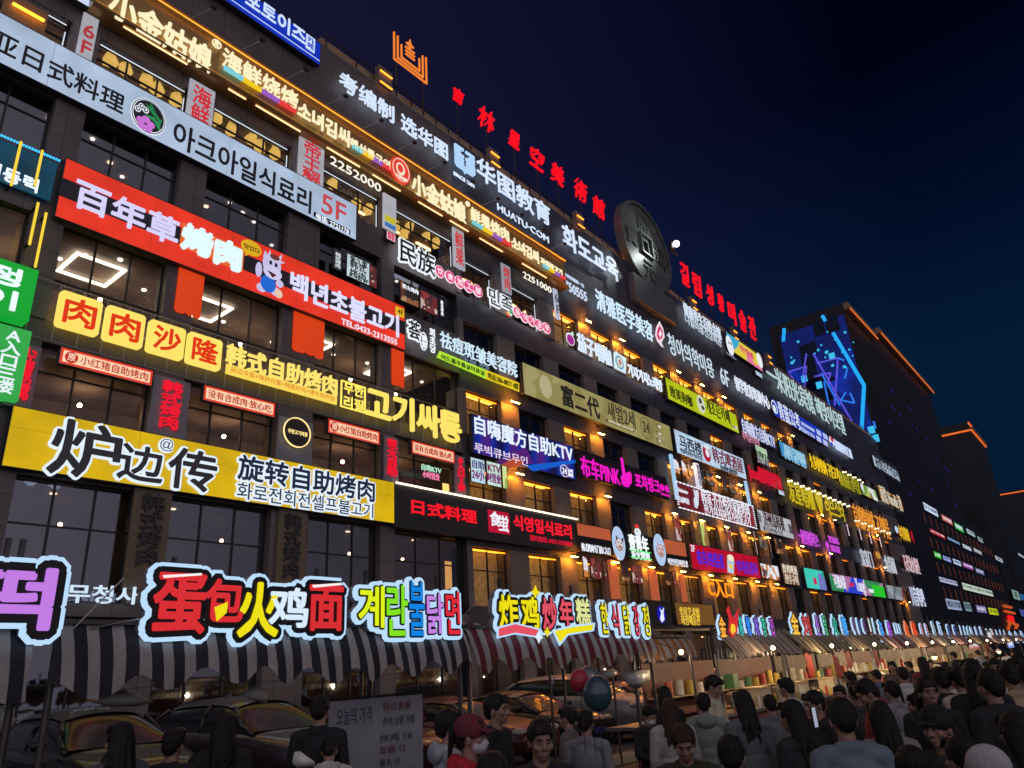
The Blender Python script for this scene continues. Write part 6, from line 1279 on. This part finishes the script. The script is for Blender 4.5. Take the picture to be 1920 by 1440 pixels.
# ------------------------------------------------------------------ parked cars, noses towards the stalls
def carpaint(n, c): return mat('car_paint_' + n, c, rough=.38, metal=.3, var=.05, coat=.45)
CGL = mat('car_window', (.012, .012, .016), rough=.16, spec=.3); TYRE = mat('tyre_rubber', (.02, .02, .02), rough=.8); RIM = mat('wheel_rim', (.4, .4, .42), rough=.3, metal=.9); LAMPG = mat('lamp_glass', (.5, .5, .52), rough=.08, spec=.8); TAIL = mat('tail_lamp', (.35, .02, .02), rough=.1); PLATE = mat('blue_plate', (.03, .08, .4), rough=.4)
def make_car(name, label, paint, suv):
    c = bpy.data.objects.new(name, None); COL.objects.link(c); ORG[c.name] = (0, 0, 0)
    h = 1.16 if suv else 1.0; dz = .08 if suv else 0
    st = [(-2.32, .60, .60, .40), (-2.26, .74, .70, .30), (-2.0, .84, .80, .24), (-1.5, .89, .89, .22), (-.95, .91, .97, .2), (0, .92, .985, .2), (1.0, .92, 1.0, .2), (1.75, .89, 1.03, .22), (2.15, .82, 1.02, .28), (2.28, .74, .92, .34), (2.33, .6, .72, .42)]
    v = []; 
    for y, w, zt, zb in st:
        zt = zt * h + dz; zb = zb + dz; m = zb + (zt - zb) * .55
        half = [(0, zt + .015), (w * .55, zt + .012), (w * .86, zt - .02), (w * .97, zt - .10), (w, m), (w * .97, zb + .1), (w * .86, zb), (0, zb)]
        v += [(x, y, z) for x, z in half] + [(-x, y, z) for x, z in half[-2:0:-1]]
    n = 14; f = [(i * n + k, i * n + (k + 1) % n, (i + 1) * n + (k + 1) % n, (i + 1) * n + k) for i in range(len(st) - 1) for k in range(n)] + [tuple(range(n))[::-1], tuple(range((len(st) - 1) * n, len(st) * n))]
    b = MB().add(v, f).build('body', paint, c, True); sm = b.modifiers.new('s', 'SUBSURF'); sm.levels = sm.render_levels = 2
    zb = .96 * h + dz; zr = (1.43 if not suv else 1.70) + dz * .5; L = 1.0 if not suv else 1.45
    prof = [(-1.10, 0), (-.72, .42), (-.34, .80), (.0, .95), (.45, 1.0), (.95 * L, .96), (1.3 * L, .72 if not suv else .85), (1.62 * L, .30 if not suv else .45), (1.85 * L if not suv else 2.2, 0)]
    gv = []; nn = 9
    for y, q in prof:
        H_ = (zr - zb) * q; wb = .80 - .05 * abs(y) * .35; half = [(wb, zb - .04), (wb - .02 - .10 * q * .5, zb + H_ * .45), (wb - .05 - .17 * q, zb + H_ * .82), (wb * .5 * (.85 + .15 * (1 - q)), zb + H_ * .985), (0, zb + H_ + .012 * q)]
        gv += [(x, y, z) for x, z in half] + [(-x, y, z) for x, z in half[-2::-1]]
    gf = [(a * nn + b, a * nn + b + 1, (a + 1) * nn + b + 1, (a + 1) * nn + b) for a in range(len(prof) - 1) for b in range(nn - 1)]
    gq = MB().add(gv, gf).build('windows', CGL, c, True); md = gq.modifiers.new('s', 'SUBSURF'); md.levels = md.render_levels = 2
    rv = []; rows_ = [2, 3, 4, 5, 6]
    for a in rows_:
        for b in (2, 3, 4, 5, 6): x, y, z = gv[a * nn + b]; rv.append((x * 1.03, y, z + (.012 if b in (3, 4, 5) else -.01)))
    rf = MB().add(rv, [(a * 5 + b, a * 5 + b + 1, (a + 1) * 5 + b + 1, (a + 1) * 5 + b) for a in range(4) for b in range(4)])
    rq = rf.build('roof', paint, c, True); md = rq.modifiers.new('s', 'SUBSURF'); md.levels = md.render_levels = 2
    for sd in (0, 8):
        k1 = 2 if sd == 0 else 6; k0 = 1 if sd == 0 else 7
        for chain in ([(0, sd), (1, k0), (2, k1)], [(8, sd), (7, k0), (6, k1)], [(4, sd), (4, k0), (4, k1)]):
            pm = MB()
            for (a, b), (a2, b2) in zip(chain, chain[1:]):
                p_, q_ = gv[a * nn + b], gv[a2 * nn + b2]; pm.tube((p_[0] * .985, p_[1], p_[2]), (q_[0] * .985, q_[1], q_[2]), .035, 6)
            pm.build('pillar', paint, c, True)
    for sx_ in (-1, 1):
        for y in (-1.42, 1.38):
            w = MB().tube((sx_ * .70, y, .33), (sx_ * .915, y, .33), .33, 22).build('wheel', TYRE, c, False); MB().tube((sx_ * .90, y, .33), (sx_ * .925, y, .33), .21, 16, .18).build('rim', RIM, w); ORG[w.name] = (0, 0, 0)
        MB().sphere((sx_ * .62, -2.12, .70 * h + dz), (.2, .13, .075), 12, 8).build('headlight', LAMPG, c, True); MB().sphere((sx_ * .66, 2.2, .86 * h + dz), (.17, .1, .09), 12, 8).build('taillight', TAIL, c, True)
        MB().sphere((sx_ * 1.0, -.72, zb + .08), (.11, .07, .075), 10, 8).build('mirror', paint, c, True)
    MB().box(-.22, .22, -2.36, -2.335, .42 + dz, .56 + dz).build('number_plate', PLATE, c); MB().box(-.5, .5, -2.33, -2.28, .5 + dz, .62 + dz).build('grille', TYRE, c)
    return tag(c, label, 'car', 'cars parked behind the stalls')
paints = dict(bronze=carpaint('bronze', (.46, .40, .38)), black=carpaint('black', (.012, .012, .014)), red=carpaint('dark_red', (.09, .014, .018)), silver=carpaint('silver', (.3, .3, .32)), plum=carpaint('plum', (.06, .045, .055)), white=carpaint('white', (.5, .5, .5)))
sed = make_car('parked_car', 'bronze-grey saloon car parked behind the left stall, nearest the camera', paints['bronze'], False); suv = make_car('parked_car', 'tall black car parked right of the bronze-grey saloon', paints['black'], True)
lot = [(4.45, 12.9, 'sedan', 'bronze', None, 0), (7.1, 13.0, 'suv', 'black', None, -.04), (9.75, 12.8, 'suv', 'plum', 'plum coloured tall car behind the price banner', .03), (12.4, 13.0, 'sedan', 'red', 'dark red saloon car behind the woman in the red cap', .0), (15.0, 12.7, 'sedan', 'red', 'second dark red saloon car behind the balloons', .05), (17.6, 12.9, 'sedan', 'black', 'black saloon car right of the balloons with streaked reflections', -.03), (20.2, 12.9, 'suv', 'silver', 'silver tall car behind the orange and white awning', .0), (22.9, 13, 'sedan', 'plum', 'plum saloon car behind the crab sign stall', .02),
       (1.7, 13.1, 'suv', 'silver', 'silver tall car at the very left behind the stall pole', .02), (25.6, 12.9, 'sedan', 'black', 'black saloon car farther along behind the lit stalls', 0), (28.2, 12.9, 'suv', 'red', 'dark red tall car, last one before the shop piers', 0)]
def recolour(o, p):
    for ch in o.children:
        if ch.type == 'MESH' and ch.data.materials and ch.data.materials[0].name.startswith('car_paint'):
            ch.data = ch.data.copy(); ch.data.materials[0] = p
for x, y, kd, pc, lab, rz in lot:
    src = sed if kd == 'sedan' else suv
    o = src if lab is None else copy_tree(src)
    o.location = (x - 1.5, y, .15); o.rotation_euler = (0, 0, rz)
    if lab: o['label'] = lab; recolour(o, paints[pc])
# ------------------------------------------------------------------ people
def rot_head(p, pitch, c=(0, .012, 1.52)):
    y, z = p[1] - c[1], p[2] - c[2]; a = R(pitch)
    return (p[0], c[1] + y * math.cos(a) - z * math.sin(a) * -1 * -1, c[2] + y * math.sin(a) + z * math.cos(a))
def hrot(mb, k0, pitch):
    for i in range(k0, len(mb.v)): mb.v[i] = rot_head(mb.v[i], pitch)
def capsule(mb, p, q, r1, r2):
    mb.tube(p, q, r1, 12, r2); mb.sphere(p, r1, 12, 8); mb.sphere(q, r2, 12, 8); return mb
def remesh(mb, name, voxel, smooth=4):
    """one continuous surface round all the shapes of mb"""
    me = bpy.data.meshes.new(name); me.from_pydata(mb.v, [], mb.f); o = bpy.data.objects.new(name, me); COL.objects.link(o)
    m = o.modifiers.new('r', 'REMESH'); m.mode = 'VOXEL'; m.voxel_size = voxel
    s = o.modifiers.new('s', 'SMOOTH'); s.factor = .5; s.iterations = smooth
    dg = bpy.context.evaluated_depsgraph_get(); dg.update()
    r = bpy.data.meshes.new_from_object(o.evaluated_get(dg)); r.name = name
    r.polygons.foreach_set('use_smooth', [True] * len(r.polygons))
    bpy.data.objects.remove(o); bpy.data.meshes.remove(me); return r
POSES = {   # right elbow, right wrist, left elbow, left wrist, feet (right, left), head pitch
    'stand': ((-.235, .03, 1.12), (-.235, -.05, .88), (.235, .03, 1.12), (.235, -.05, .88), ((-.1, 0), (.1, .02)), 4),
    'phone': ((-.24, -.02, 1.13), (-.13, -.27, 1.24), (.235, .03, 1.12), (.22, -.06, .88), ((-.1, 0), (.1, .02)), -8 + 18),
    'work': ((-.25, -.04, 1.13), (-.13, -.30, 1.06), (.25, -.04, 1.13), (.13, -.30, 1.04), ((-.11, 0), (.11, 0)), 26),
    'walk': ((-.22, .12, 1.14), (-.21, .10, .90), (.23, -.05, 1.13), (.21, -.20, .93), ((-.09, -.22), (.09, .24)), 2)}
def hand(mb, w, d, side):
    """palm, four unequal bent fingers and a thumb from the side of the palm; d = direction of the forearm"""
    w = Vector(w); d = Vector(d).normalized(); s = Vector((side, 0, 0)); s = (s - d * s.dot(d)).normalized() if abs(d.x) < .9 else Vector((0, 0, 1)); n = d.cross(s)
    s = d.cross(n).normalized(); across = n if abs(d.z) > .6 else s
    curl = s * -side if abs(d.z) > .6 else Vector((0, 0, -1)); curl = (curl - d * curl.dot(d)).normalized(); across = d.cross(curl)
    pc = w + d * .05
    for t in (-.03, -.01, .01, .03): capsule(mb, tuple(w + across * t * .7), tuple(w + d * .085 + across * t), .016, .013)
    for t, L in ((-.036, .062), (-.012, .075), (.012, .08), (.036, .07)):
        a = w + d * .085 + across * t; b = a + d * L * .5 + curl * .012; c = b + d * L * .4 + curl * .03
        capsule(mb, tuple(a), tuple(b), .0098, .009); capsule(mb, tuple(b), tuple(c), .009, .0078)
    a = w + d * .025 + across * -.03; b = a + d * .035 + across * -.028 + curl * .012; c = b + d * .03 + curl * .012
    capsule(mb, tuple(a), tuple(b), .013, .0105); capsule(mb, tuple(b), tuple(c), .0105, .009)
def head_shapes(mb, pitch):
    k = len(mb.v)
    mb.sphere((0, .014, 1.628), (.075, .094, .098), 20, 14); mb.sphere((0, -.018, 1.572), (.06, .072, .08), 18, 12); mb.sphere((0, -.052, 1.522), (.03, .032, .026), 12, 8)
    mb.sphere((0, -.070, 1.634), (.052, .022, .02), 12, 8)
    capsule(mb, (0, -.082, 1.622), (0, -.104, 1.585), .009, .014); mb.sphere((-.012, -.092, 1.579), .011, 8, 6); mb.sphere((.012, -.092, 1.579), .011, 8, 6)
    mb.sphere((0, -.084, 1.548), (.024, .012, .007), 12, 8); mb.sphere((0, -.082, 1.537), (.02, .012, .008), 12, 8)
    for s in (-1, 1):
        mb.sphere((s * .045, -.06, 1.585), (.024, .022, .024), 10, 8); mb.sphere((s * .076, .012, 1.596), (.011, .022, .034), 10, 8); mb.sphere((s * .078, .016, 1.575), (.009, .014, .018), 8, 6)
    hrot(mb, k, pitch)
def proto(pose):
    er, wr, el_, wl, feet, pitch = POSES[pose]
    b = MB(); head_shapes(b, pitch)
    capsule(b, (0, .025, 1.41), (0, .01, 1.55), .058, .052)
    b.sphere((0, .01, 1.25), (.16, .105, .19), 16, 12); capsule(b, (-.13, .02, 1.385), (.13, .02, 1.385), .062, .062); b.sphere((0, .0, 1.02), (.145, .1, .2), 16, 12); b.sphere((0, .01, .92), (.155, .11, .12), 16, 12)
    for sd, e, w in ((-1, er, wr), (1, el_, wl)):
        capsule(b, (sd * .185, .02, 1.385), e, .05, .04); capsule(b, e, w, .04, .029); hand(b, w, Vector(w) - Vector(e), sd)
    for sd, (fx_, fy_) in zip((-1, 1), feet):
        kx = (sd * .095, fy_ * .5 - .03, .49); capsule(b, (sd * .09, 0, .88), kx, .082, .056); capsule(b, kx, (fx_, fy_ + .01, .09), .054, .04); capsule(b, (fx_, fy_ + .03, .04), (fx_ * 1.1, fy_ - .14, .03), .038, .03)
    skin = remesh(b, 'body', .0065, 5)
    j = MB()
    j.sphere((0, .012, 1.25), (.19, .13, .2), 20, 14); capsule(j, (-.14, .02, 1.395), (.14, .02, 1.395), .075, .075); j.sphere((0, .005, 1.05), (.178, .128, .2), 18, 12); capsule(j, (-.07, .005, .93), (.07, .005, .93), .125, .125); j.tube((0, .005, .84), (0, .005, 1.0), .165, 20, .165)
    for sd, e, w in ((-1, er, wr), (1, el_, wl)):
        e_, w_ = Vector(e), Vector(w); capsule(j, (sd * .19, .02, 1.385), e, .068, .057); capsule(j, e, tuple(e_ + (w_ - e_) * .93), .056, .046)
        for t in (.35, .6, .8): j.sphere(tuple(e_ + (w_ - e_) * t), (.056 - .01 * t,) * 3, 10, 8)
    capsule(j, (-.05, .05, 1.44), (.05, .05, 1.44), .05, .05); capsule(j, (-.06, .0, 1.43), (-.03, -.06, 1.40), .03, .025); capsule(j, (.06, .0, 1.43), (.03, -.06, 1.40), .03, .025)
    jac = remesh(j, 'jacket', .011, 5)
    hd = MB(); hd.sphere((0, .12, 1.43), (.12, .06, .085), 16, 10); capsule(hd, (-.09, .06, 1.45), (.09, .06, 1.45), .045, .045); capsule(hd, (-.09, .05, 1.45), (-.06, -.05, 1.42), .035, .025); capsule(hd, (.09, .05, 1.45), (.06, -.05, 1.42), .035, .025)
    hood = remesh(hd, 'hood', .011, 5)
    t = MB(); capsule(t, (-.06, .01, .9), (.06, .01, .9), .12, .12)
    for sd, (fx_, fy_) in zip((-1, 1), feet): kx = (sd * .095, fy_ * .5 - .03, .49); capsule(t, (sd * .09, .0, .87), kx, .096, .07); capsule(t, kx, (fx_, fy_ + .01, .1), .07, .056)
    trs = remesh(t, 'trousers', .013, 4)
    sh = []
    for sd, (fx_, fy_) in zip((-1, 1), feet):
        m = MB(); m.sphere((fx_ * 1.03, fy_ - .05, .05), (.045, .13, .05), 14, 10); m.box(fx_ * 1.03 - .044, fx_ * 1.03 + .044, fy_ - .17, fy_ + .07, .0, .03); sh.append(remesh(m, 'shoe', .01, 3))
    def hair(style):
        h = MB(); rr = random.Random(hash(style) % 97 if False else len(style) * 7); 
        h.sphere((0, .026, 1.65), (.083, .10, .094), 20, 14)
        for i in range(210):
            a = rr.uniform(0, 2 * math.pi); e = rr.uniform(.0, 1.55)
            p = (.08 * math.cos(a) * math.sin(e), .026 + .098 * math.sin(a) * math.sin(e), 1.65 + .092 * math.cos(e))
            if p[1] < -.052 and p[2] < 1.69: continue
            q = (p[0] * 1.06 + rr.uniform(-.006, .006), .026 + (p[1] - .026) * 1.05, p[2] - rr.uniform(.03, .06)); h.tube(p, q, .0085, 5, .004)
        h.sphere((0, .066, 1.60), (.068, .06, .075), 16, 10)
        for s in (-1, 1): h.sphere((s * .068, .02, 1.625), (.016, .045, .045), 10, 8)
        for i in range(7): x = -.05 + .1 * i / 6; capsule(h, (x * .9, -.052, 1.712), (x, -.082, 1.672 + rr.uniform(-.012, .008)), .016, .008)
        if style == 'long':
            for i in range(24):
                a = math.pi * (i / 23) ; x = .085 * math.cos(a); y = .03 + .075 * math.sin(a); capsule(h, (x * .95, y, 1.62), (x * (1.12 + rr.uniform(-.1, .12)), y + .03 + rr.uniform(-.012, .02), 1.30 + rr.uniform(-.07, .09)), .021, .008)
        if style == 'tied':
            h.sphere((0, .125, 1.66), (.035, .035, .035), 10, 8); capsule(h, (0, .14, 1.65), (0, .16, 1.47), .03, .014)
        hrot(h, 0, pitch); return remesh(h, 'hair', .0062, 1)
    hs = {s: hair(s) for s in ('short', 'long', 'tied')}
    c = MB(); c.sphere((0, .018, 1.664), (.098, .118, .098), 20, 14); 
    for i in range(9):
        x = -.07 + .14 * i / 8; capsule(c, (x, -.07, 1.665), (x * .8, -.165 + abs(x) * .6, 1.655 - abs(x) * .2), .008, .006)
    hrot(c, 0, pitch); cap = remesh(c, 'cap', .007, 3)
    e = MB()
    for s in (-1, 1): e.sphere((s * .031, -.076, 1.612), (.0155, .012, .0095), 12, 8, 0); e.sphere((s * .031, -.0835, 1.612), (.0072, .006, .0076), 10, 6, 1)
    for s in (-1, 1): capsule(e, (s * .016, -.0905, 1.635), (s * .047, -.081, 1.637), .0042, .003)
    e.mi = [0 if len(e.mi) else 0] * len(e.f)
    return dict(body=skin, jacket=jac, hood=hood, trousers=trs, shoes=sh, hair=hs, cap=cap, pitch=pitch, wr=wr, wl=wl)
SKIN = mat('skin', (.36, .21, .15), rough=.5, var=.12, vscale=9); 
def hairmat(name, c):
    m = mat(name, c, rough=.55, var=.3, vscale=8, spec=.3); t = m.node_tree; b = t.nodes['Principled BSDF']
    tcn = t.nodes.new('ShaderNodeTexCoord'); mp = t.nodes.new('ShaderNodeMapping'); mp.inputs['Scale'].default_value = (230, 230, 9)
    ns = t.nodes.new('ShaderNodeTexNoise'); ns.inputs['Scale'].default_value = 1.0; ns.inputs['Detail'].default_value = 3; bp = t.nodes.new('ShaderNodeBump'); bp.inputs['Strength'].default_value = .7; bp.inputs['Distance'].default_value = .006
    t.links.new(tcn.outputs['Object'], mp.inputs[0]); t.links.new(mp.outputs[0], ns.inputs[0]); t.links.new(ns.outputs[0], bp.inputs['Height']); t.links.new(bp.outputs[0], b.inputs['Normal'])
    return m
HAIRB = hairmat('black_hair', (.014, .011, .011)); HAIRR = hairmat('brown_hair', (.05, .024, .016))
def cloth(c): return mat('cloth_%d_%d_%d' % tuple(int(x * 1000) for x in c), c, rough=.85, var=.22, vscale=5, bump=.7, bscale=14)
EYEM = mat('eye_white', (.26, .25, .24), rough=.2); IRIS = mat('dark_iris', (.02, .012, .01), rough=.1); MASKM = mat('white_mask', (.66, .66, .72), rough=.8, bump=.3, bscale=90); SHOE = mat('dark_shoe', (.03, .03, .03), rough=.6)
PR = {p: proto(p) for p in POSES}
def facebits(pitch, what):
    m = MB()
    if what == 'eye':
        out = []
        for s in (-1, 1):
            q = MB().sphere((s * .031, -.075, 1.612), (.0135, .0118, .0062), 12, 8, 0).sphere((s * .031, -.0825, 1.612), (.0062, .0052, .0062), 10, 6, 1); hrot(q, 0, pitch); out.append(q)
        return out
    if what == 'eyebrow':
        out = []
        for s in (-1, 1): q = MB(); capsule(q, (s * .016, -.0935, 1.636), (s * .047, -.084, 1.638), .0045, .003); hrot(q, 0, pitch); out.append(q)
        return out
    if what == 'mask':
        m.sphere((0, -.047, 1.553), (.066, .064, .052), 18, 12); m.sphere((0, -.084, 1.57), (.03, .036, .032), 12, 8); hrot(m, 0, pitch); return m
_FB = {}
def fb(pose, what):
    if (pose, what) not in _FB:
        r = facebits(PR[pose]['pitch'], what); out = []
        for q in (r if isinstance(r, list) else [r]):
            me = bpy.data.meshes.new(what); me.from_pydata(q.v, [], q.f)
            if what == 'eye': me.materials.append(EYEM); me.materials.append(IRIS); me.polygons.foreach_set('material_index', q.mi)
            me.polygons.foreach_set('use_smooth', [True] * len(me.polygons)); out.append(me)
        _FB[(pose, what)] = out
    return _FB[(pose, what)]
def wear(parent, name, me, m):
    o = bpy.data.objects.new(name, me); COL.objects.link(o); o.parent = parent
    if m is not None:
        if not me.materials: me.materials.append(m)
        o.material_slots[0].link = 'OBJECT'; o.material_slots[0].material = m
    return o
def person(label, px, py, r, rz, pose='stand', hair='short', jacket=(.02, .02, .024), legs=(.02, .02, .03), hood=False, cap=None, mask=False, hm=None, extra=None, group=None, far=False, exact=False):
    dn = _n(ray(px, py)); r2 = min(r * (1.85 if r < 5.5 else 1.3), max(r, 6.4 / dn[1]))
    while EYE + dn[2] * r2 < 1.50 and r2 > r: r2 -= .05
    if not far and not exact: r = r2
    x, y, zt = P(px, py, r); p = PR[pose]; s = zt / 1.752
    o = thing('person', (x, y, 0), label, 'person', group); o.rotation_euler = (0, 0, R(rz)); o.scale = (s, s, s)
    b = wear(o, 'body', p['body'], SKIN)
    if max(jacket) > .06: jacket = tuple(min(.6, 1.4 * q) for q in jacket)
    j = wear(o, 'jacket', p['jacket'], cloth(jacket)); wear(o, 'trousers', p['trousers'], cloth(legs))
    for q in p['shoes']: wear(o, 'shoe', q, SHOE)
    if hood: wear(o, 'hood', p['hood'], cloth(jacket))
    wear(o, 'hair', p['hair'][hair], hm or HAIRB)
    if cap is not None: wear(o, 'cap', p['cap'], cloth(cap))
    if mask:
        for q in fb(pose, 'mask'): wear(o, 'mask', q, MASKM)
    if r < 9:
        for w in ('eye', 'eyebrow'):
            for q in fb(pose, w): wear(o, w, q, HAIRB if w == 'eyebrow' else None)
    return o
AW, TOC, RT, LF = 128, 308, 39, 219       # facing away from, towards, right and left as the camera sees it
G1 = (.10, .10, .105); CREAM = (.40, .36, .31); BEIGE = (.34, .29, .22); BLUEG = (.13, .17, .21); SAGE = (.20, .23, .20); TAN = (.34, .24, .15); DK1 = (.018, .018, .022); NAVY = (.010, .014, .035)
# left
person('person in a black cap at the lower left, only the top of the head showing', 215, 1406, 4.4, TOC + 10, cap=(.02, .02, .022), jacket=DK1)
person('person with long dark hair in a grey top before the bronze-grey car', 228, 1350, 6.6, AW + 60, hair='long', jacket=(.07, .07, .08))
person('person in black standing left of the tall silhouette before the black car', 328, 1362, 5.2, AW, jacket=DK1)
person('person forming a tall dark silhouette before the black car', 420, 1334, 4.6, AW + 30, jacket=(.022, .02, .02), hair='long')
person('person in black seen from behind beside the price banner', 601, 1300, 6.2, AW, jacket=DK1)
person('person in a cream hooded jacket bending, below the one in black beside the price banner', 618, 1378, 4.2, AW + 10, pose='work', jacket=(.46, .40, .38), hood=True, hair='short')
rc = person('person in a dark red cap, white mask and bright red jacket looking to the right', 882, 1340, 5.5, RT - 8, exact=True, jacket=(.42, .018, .035), cap=(.19, .03, .05), mask=True, hood=True, hair='tied', legs=(.04, .04, .06))
jm = cloth((.8, .8, .8))
q = MB().tube((-.218, .02, 1.36), (-.262, .03, 1.12), .010, 6).tube((-.200, -.03, 1.37), (-.252, -.02, 1.12), .010, 6); q.build('sleeve_stripe', jm, rc)
q = MB().tube((.16, -.02, 1.45), (.05, -.118, 1.30), .012, 6).tube((.05, -.118, 1.30), (-.17, -.10, 1.02), .012, 6); q.build('bag_strap', cloth((.18, .09, .05)), rc)
person('person in a light grey hooded top behind the one in the red cap', 842, 1326, 6.3, RT + 20, exact=True, jacket=(.30, .32, .35), hood=True)
person('person in a black top with a white collar, right behind the red cap', 930, 1296, 7.0, TOC + 70, exact=True, jacket=(.014, .014, .016))
person('person with dark hair at the bottom edge below the red jacket, forehead just visible', 920, 1404, 3.9, TOC, exact=True, hair='long', jacket=DK1)
person('person with close-cropped hair and a broad face turned down, left of the centre pole', 1010, 1343, 2.75, TOC + 14, jacket=(.03, .03, .035), pose='phone')
person('person in profile to the left behind the cropped-haired one', 1060, 1322, 4.8, LF - 20, jacket=(.12, .10, .09), hair='tied')
person('person in a plain grey shirt seen from behind with one ear lit, below the balloons', 1096, 1328, 4.2, AW - 25, jacket=(.17, .17, .185))
# middle
person('person serving in black with glasses and a bent head behind the low counter', 1212, 1318, 7.4, TOC + 30, pose='work', jacket=DK1, cap=None, mask=True)
person('person with long black hair just under the orange and white awning', 1242, 1284, 8.0, AW + 20, hair='long', jacket=DK1)
person('person with long brown hair and a pale grey-beige coat seen from behind', 1252, 1306, 4.6, AW, hair='long', hm=HAIRR, jacket=(.33, .32, .29))
person('person with auburn hair looking down at the bottom edge near the centre', 1277, 1350, 3.0, TOC - 10, pose='work', hm=HAIRR, jacket=(.05, .05, .03), hair='short')
person('person in a sage green hooded jacket seen from behind right of the centre', 1316, 1296, 5.0, AW - 10, jacket=SAGE, hood=True)
person('person serving in a pale shirt lit warm, behind the sage green jacket', 1330, 1262, 8.0, TOC + 60, pose='work', jacket=(.52, .40, .28))
person('person with long black hair and a shiny dark grey jacket', 1388, 1290, 4.4, AW + 15, hair='long', jacket=(.10, .115, .12))
person('person in dark navy filling the bottom edge right of the auburn hair', 1365, 1372, 2.6, AW - 20, jacket=NAVY, hood=True)
person('person with a dark bob and a grey puffer jacket next to the lit counter', 1440, 1300, 5.4, AW, jacket=(.12, .12, .13))
person('person with very long black hair and earrings at the lower right of the centre', 1478, 1308, 3.5, AW + 35, hair='long', jacket=(.03, .03, .035))
person('person in profile to the left holding a lit phone', 1522, 1291, 4.3, LF + 15, pose='phone', jacket=(.03, .028, .03))
person('person with a short dark bob and a blue-grey shirt, largest figure right of the centre', 1570, 1303, 2.9, AW - 5, jacket=BLUEG)
person('person in a grey-beige coat with dark hair over the shoulders, right of the blue-grey shirt', 1642, 1310, 3.5, AW, hair='long', jacket=(.18, .165, .145))
person('person with a red scarf bending over the counter behind the grey-beige coat', 1625, 1268, 6.4, AW + 80, jacket=(.25, .03, .03), pose='work')
person('person in a patterned pale grey top standing at the menu board', 1714, 1296, 4.8, AW + 60, jacket=(.24, .23, .25), hair='tied')
person('person with a pale face turned to the camera left of the big dark man', 1731, 1266, 6.0, TOC - 5, jacket=DK1, hair='long')
person('person with a broad back in black, tall among the crowd at the right', 1757, 1250, 5.2, AW + 5, jacket=(.016, .017, .022))
person('person in a black peaked cap looking left, at the bottom right', 1748, 1322, 3.0, LF + 30, cap=(.012, .012, .014), jacket=(.03, .03, .03), hair='short')
person('person in a mustard beige jacket below the black peaked cap', 1792, 1372, 2.5, AW + 10, jacket=(.20, .15, .07))
person('person in a light beige sweater among the far crowd', 1791, 1248, 7.4, AW, jacket=(.42, .34, .26))
person('person with long dark hair in a black coat right of the light beige sweater', 1818, 1236, 6.6, AW - 20, hair='long', jacket=DK1)
person('person in a long dark coat, bareheaded, between the beige sweater and the tan coat', 1846, 1250, 5.6, AW + 12, jacket=(.022, .022, .026))
person('person in a tan jacket near the right edge', 1884, 1240, 7.2, AW, jacket=TAN)
person('person in dark red at the right edge beside the tan jacket', 1914, 1242, 7.6, AW - 8, jacket=(.14, .03, .03))
person('person in a pale grey-white knitted hat at the bottom right corner', 1842, 1398, 2.5, AW, cap=(.5, .49, .5), jacket=DK1)
person('person in black filling the lower right corner', 1890, 1330, 3.0, AW + 6, jacket=(.014, .014, .016), hair='long')
person('person in black at the bottom edge between the mustard jacket and the grey-beige coat', 1700, 1392, 2.6, AW - 12, jacket=(.02, .018, .018))
person('person in charcoal walking away behind the long-haired one with earrings', 1600, 1274, 7.0, AW + 4, pose='walk', jacket=(.05, .05, .055))
person('person in a white shirt waiting at the crab sign stall', 1470, 1268, 8.4, AW + 40, jacket=(.45, .43, .42))
# the far crowd
rc2 = random.Random(31); cols = [((.02, .02, .025), 'black'), ((.30, .27, .23), 'beige'), ((.16, .03, .03), 'dark red'), ((.10, .13, .18), 'slate blue'), ((.22, .22, .23), 'grey'), ((.07, .055, .045), 'brown'), ((.45, .43, .41), 'off-white')]
hairn = {'short': 'short hair', 'long': 'long hair', 'tied': 'tied-back hair'}
spots = [(1560, 11), (1585, 15), (1612, 12.5), (1635, 17), (1655, 10.5), (1668, 20), (1684, 14), (1700, 24), (1712, 11.5), (1726, 18), (1741, 28), (1752, 14.5), (1766, 22), (1776, 11), (1788, 32), (1800, 17), (1812, 13), (1826, 26), (1834, 38), (1848, 19), (1860, 13.5), (1868, 30), (1880, 22), (1893, 16), (1902, 36), (1912, 11.5), (1855, 46), (1888, 44)]
seen = {}
for i, (px, r) in enumerate(spots):
    h = rc2.uniform(1.56, 1.80); d = ray(px, 1230); d = d / np.hypot(d[0], d[1]); x, y = d[0] * r, d[1] * r
    c, cn = cols[i % 7]; hr = ['short', 'long', 'tied'][(i * 5 + i // 7) % 3]; ps = ['stand', 'walk', 'stand', 'phone'][i % 4]
    near = ['before the jagged rainbow sign', 'under the row of ovals', 'under the bubbly violet sign', 'under the flame orange sign', 'under the dark blue character sign', 'before the bluish signs', 'at the right edge'][0 if px < 1590 else 1 if px < 1640 else 2 if px < 1690 else 3 if px < 1745 else 4 if px < 1815 else 5 if px < 1870 else 6]
    lab = '%s-clad person with %s in the far crowd, %s' % (cn, hairn[hr], near)
    if lab in seen: lab += ', farther back'
    seen[lab] = 1
    o = person(lab, px, 1230, r, AW + rc2.uniform(-50, 50) + (180 if i % 5 == 0 else 0), ps, hr, c, group='people of the far crowd', far=True)
    o.location = (x, min(y, 6.3), 0); s = h / 1.752; o.scale = (s, s, s)
# small things held
hx = thing('mobile_phone', P(1526, 1345, 5.3), 'lit mobile phone held by the one in profile to the left', 'phone')
px_, py_, pz_ = P(1526, 1345, 5.3)
MB().box(px_ - .03, px_ + .03, py_ - .005, py_ + .005, pz_ - .06, pz_ + .06).build('case', mat('phone_case', (.02, .02, .02)), hx); MB().box(px_ - .027, px_ + .027, py_ - .008, py_ - .0055, pz_ - .055, pz_ + .055).build('screen', emit((170, 180, 200), .8), hx)
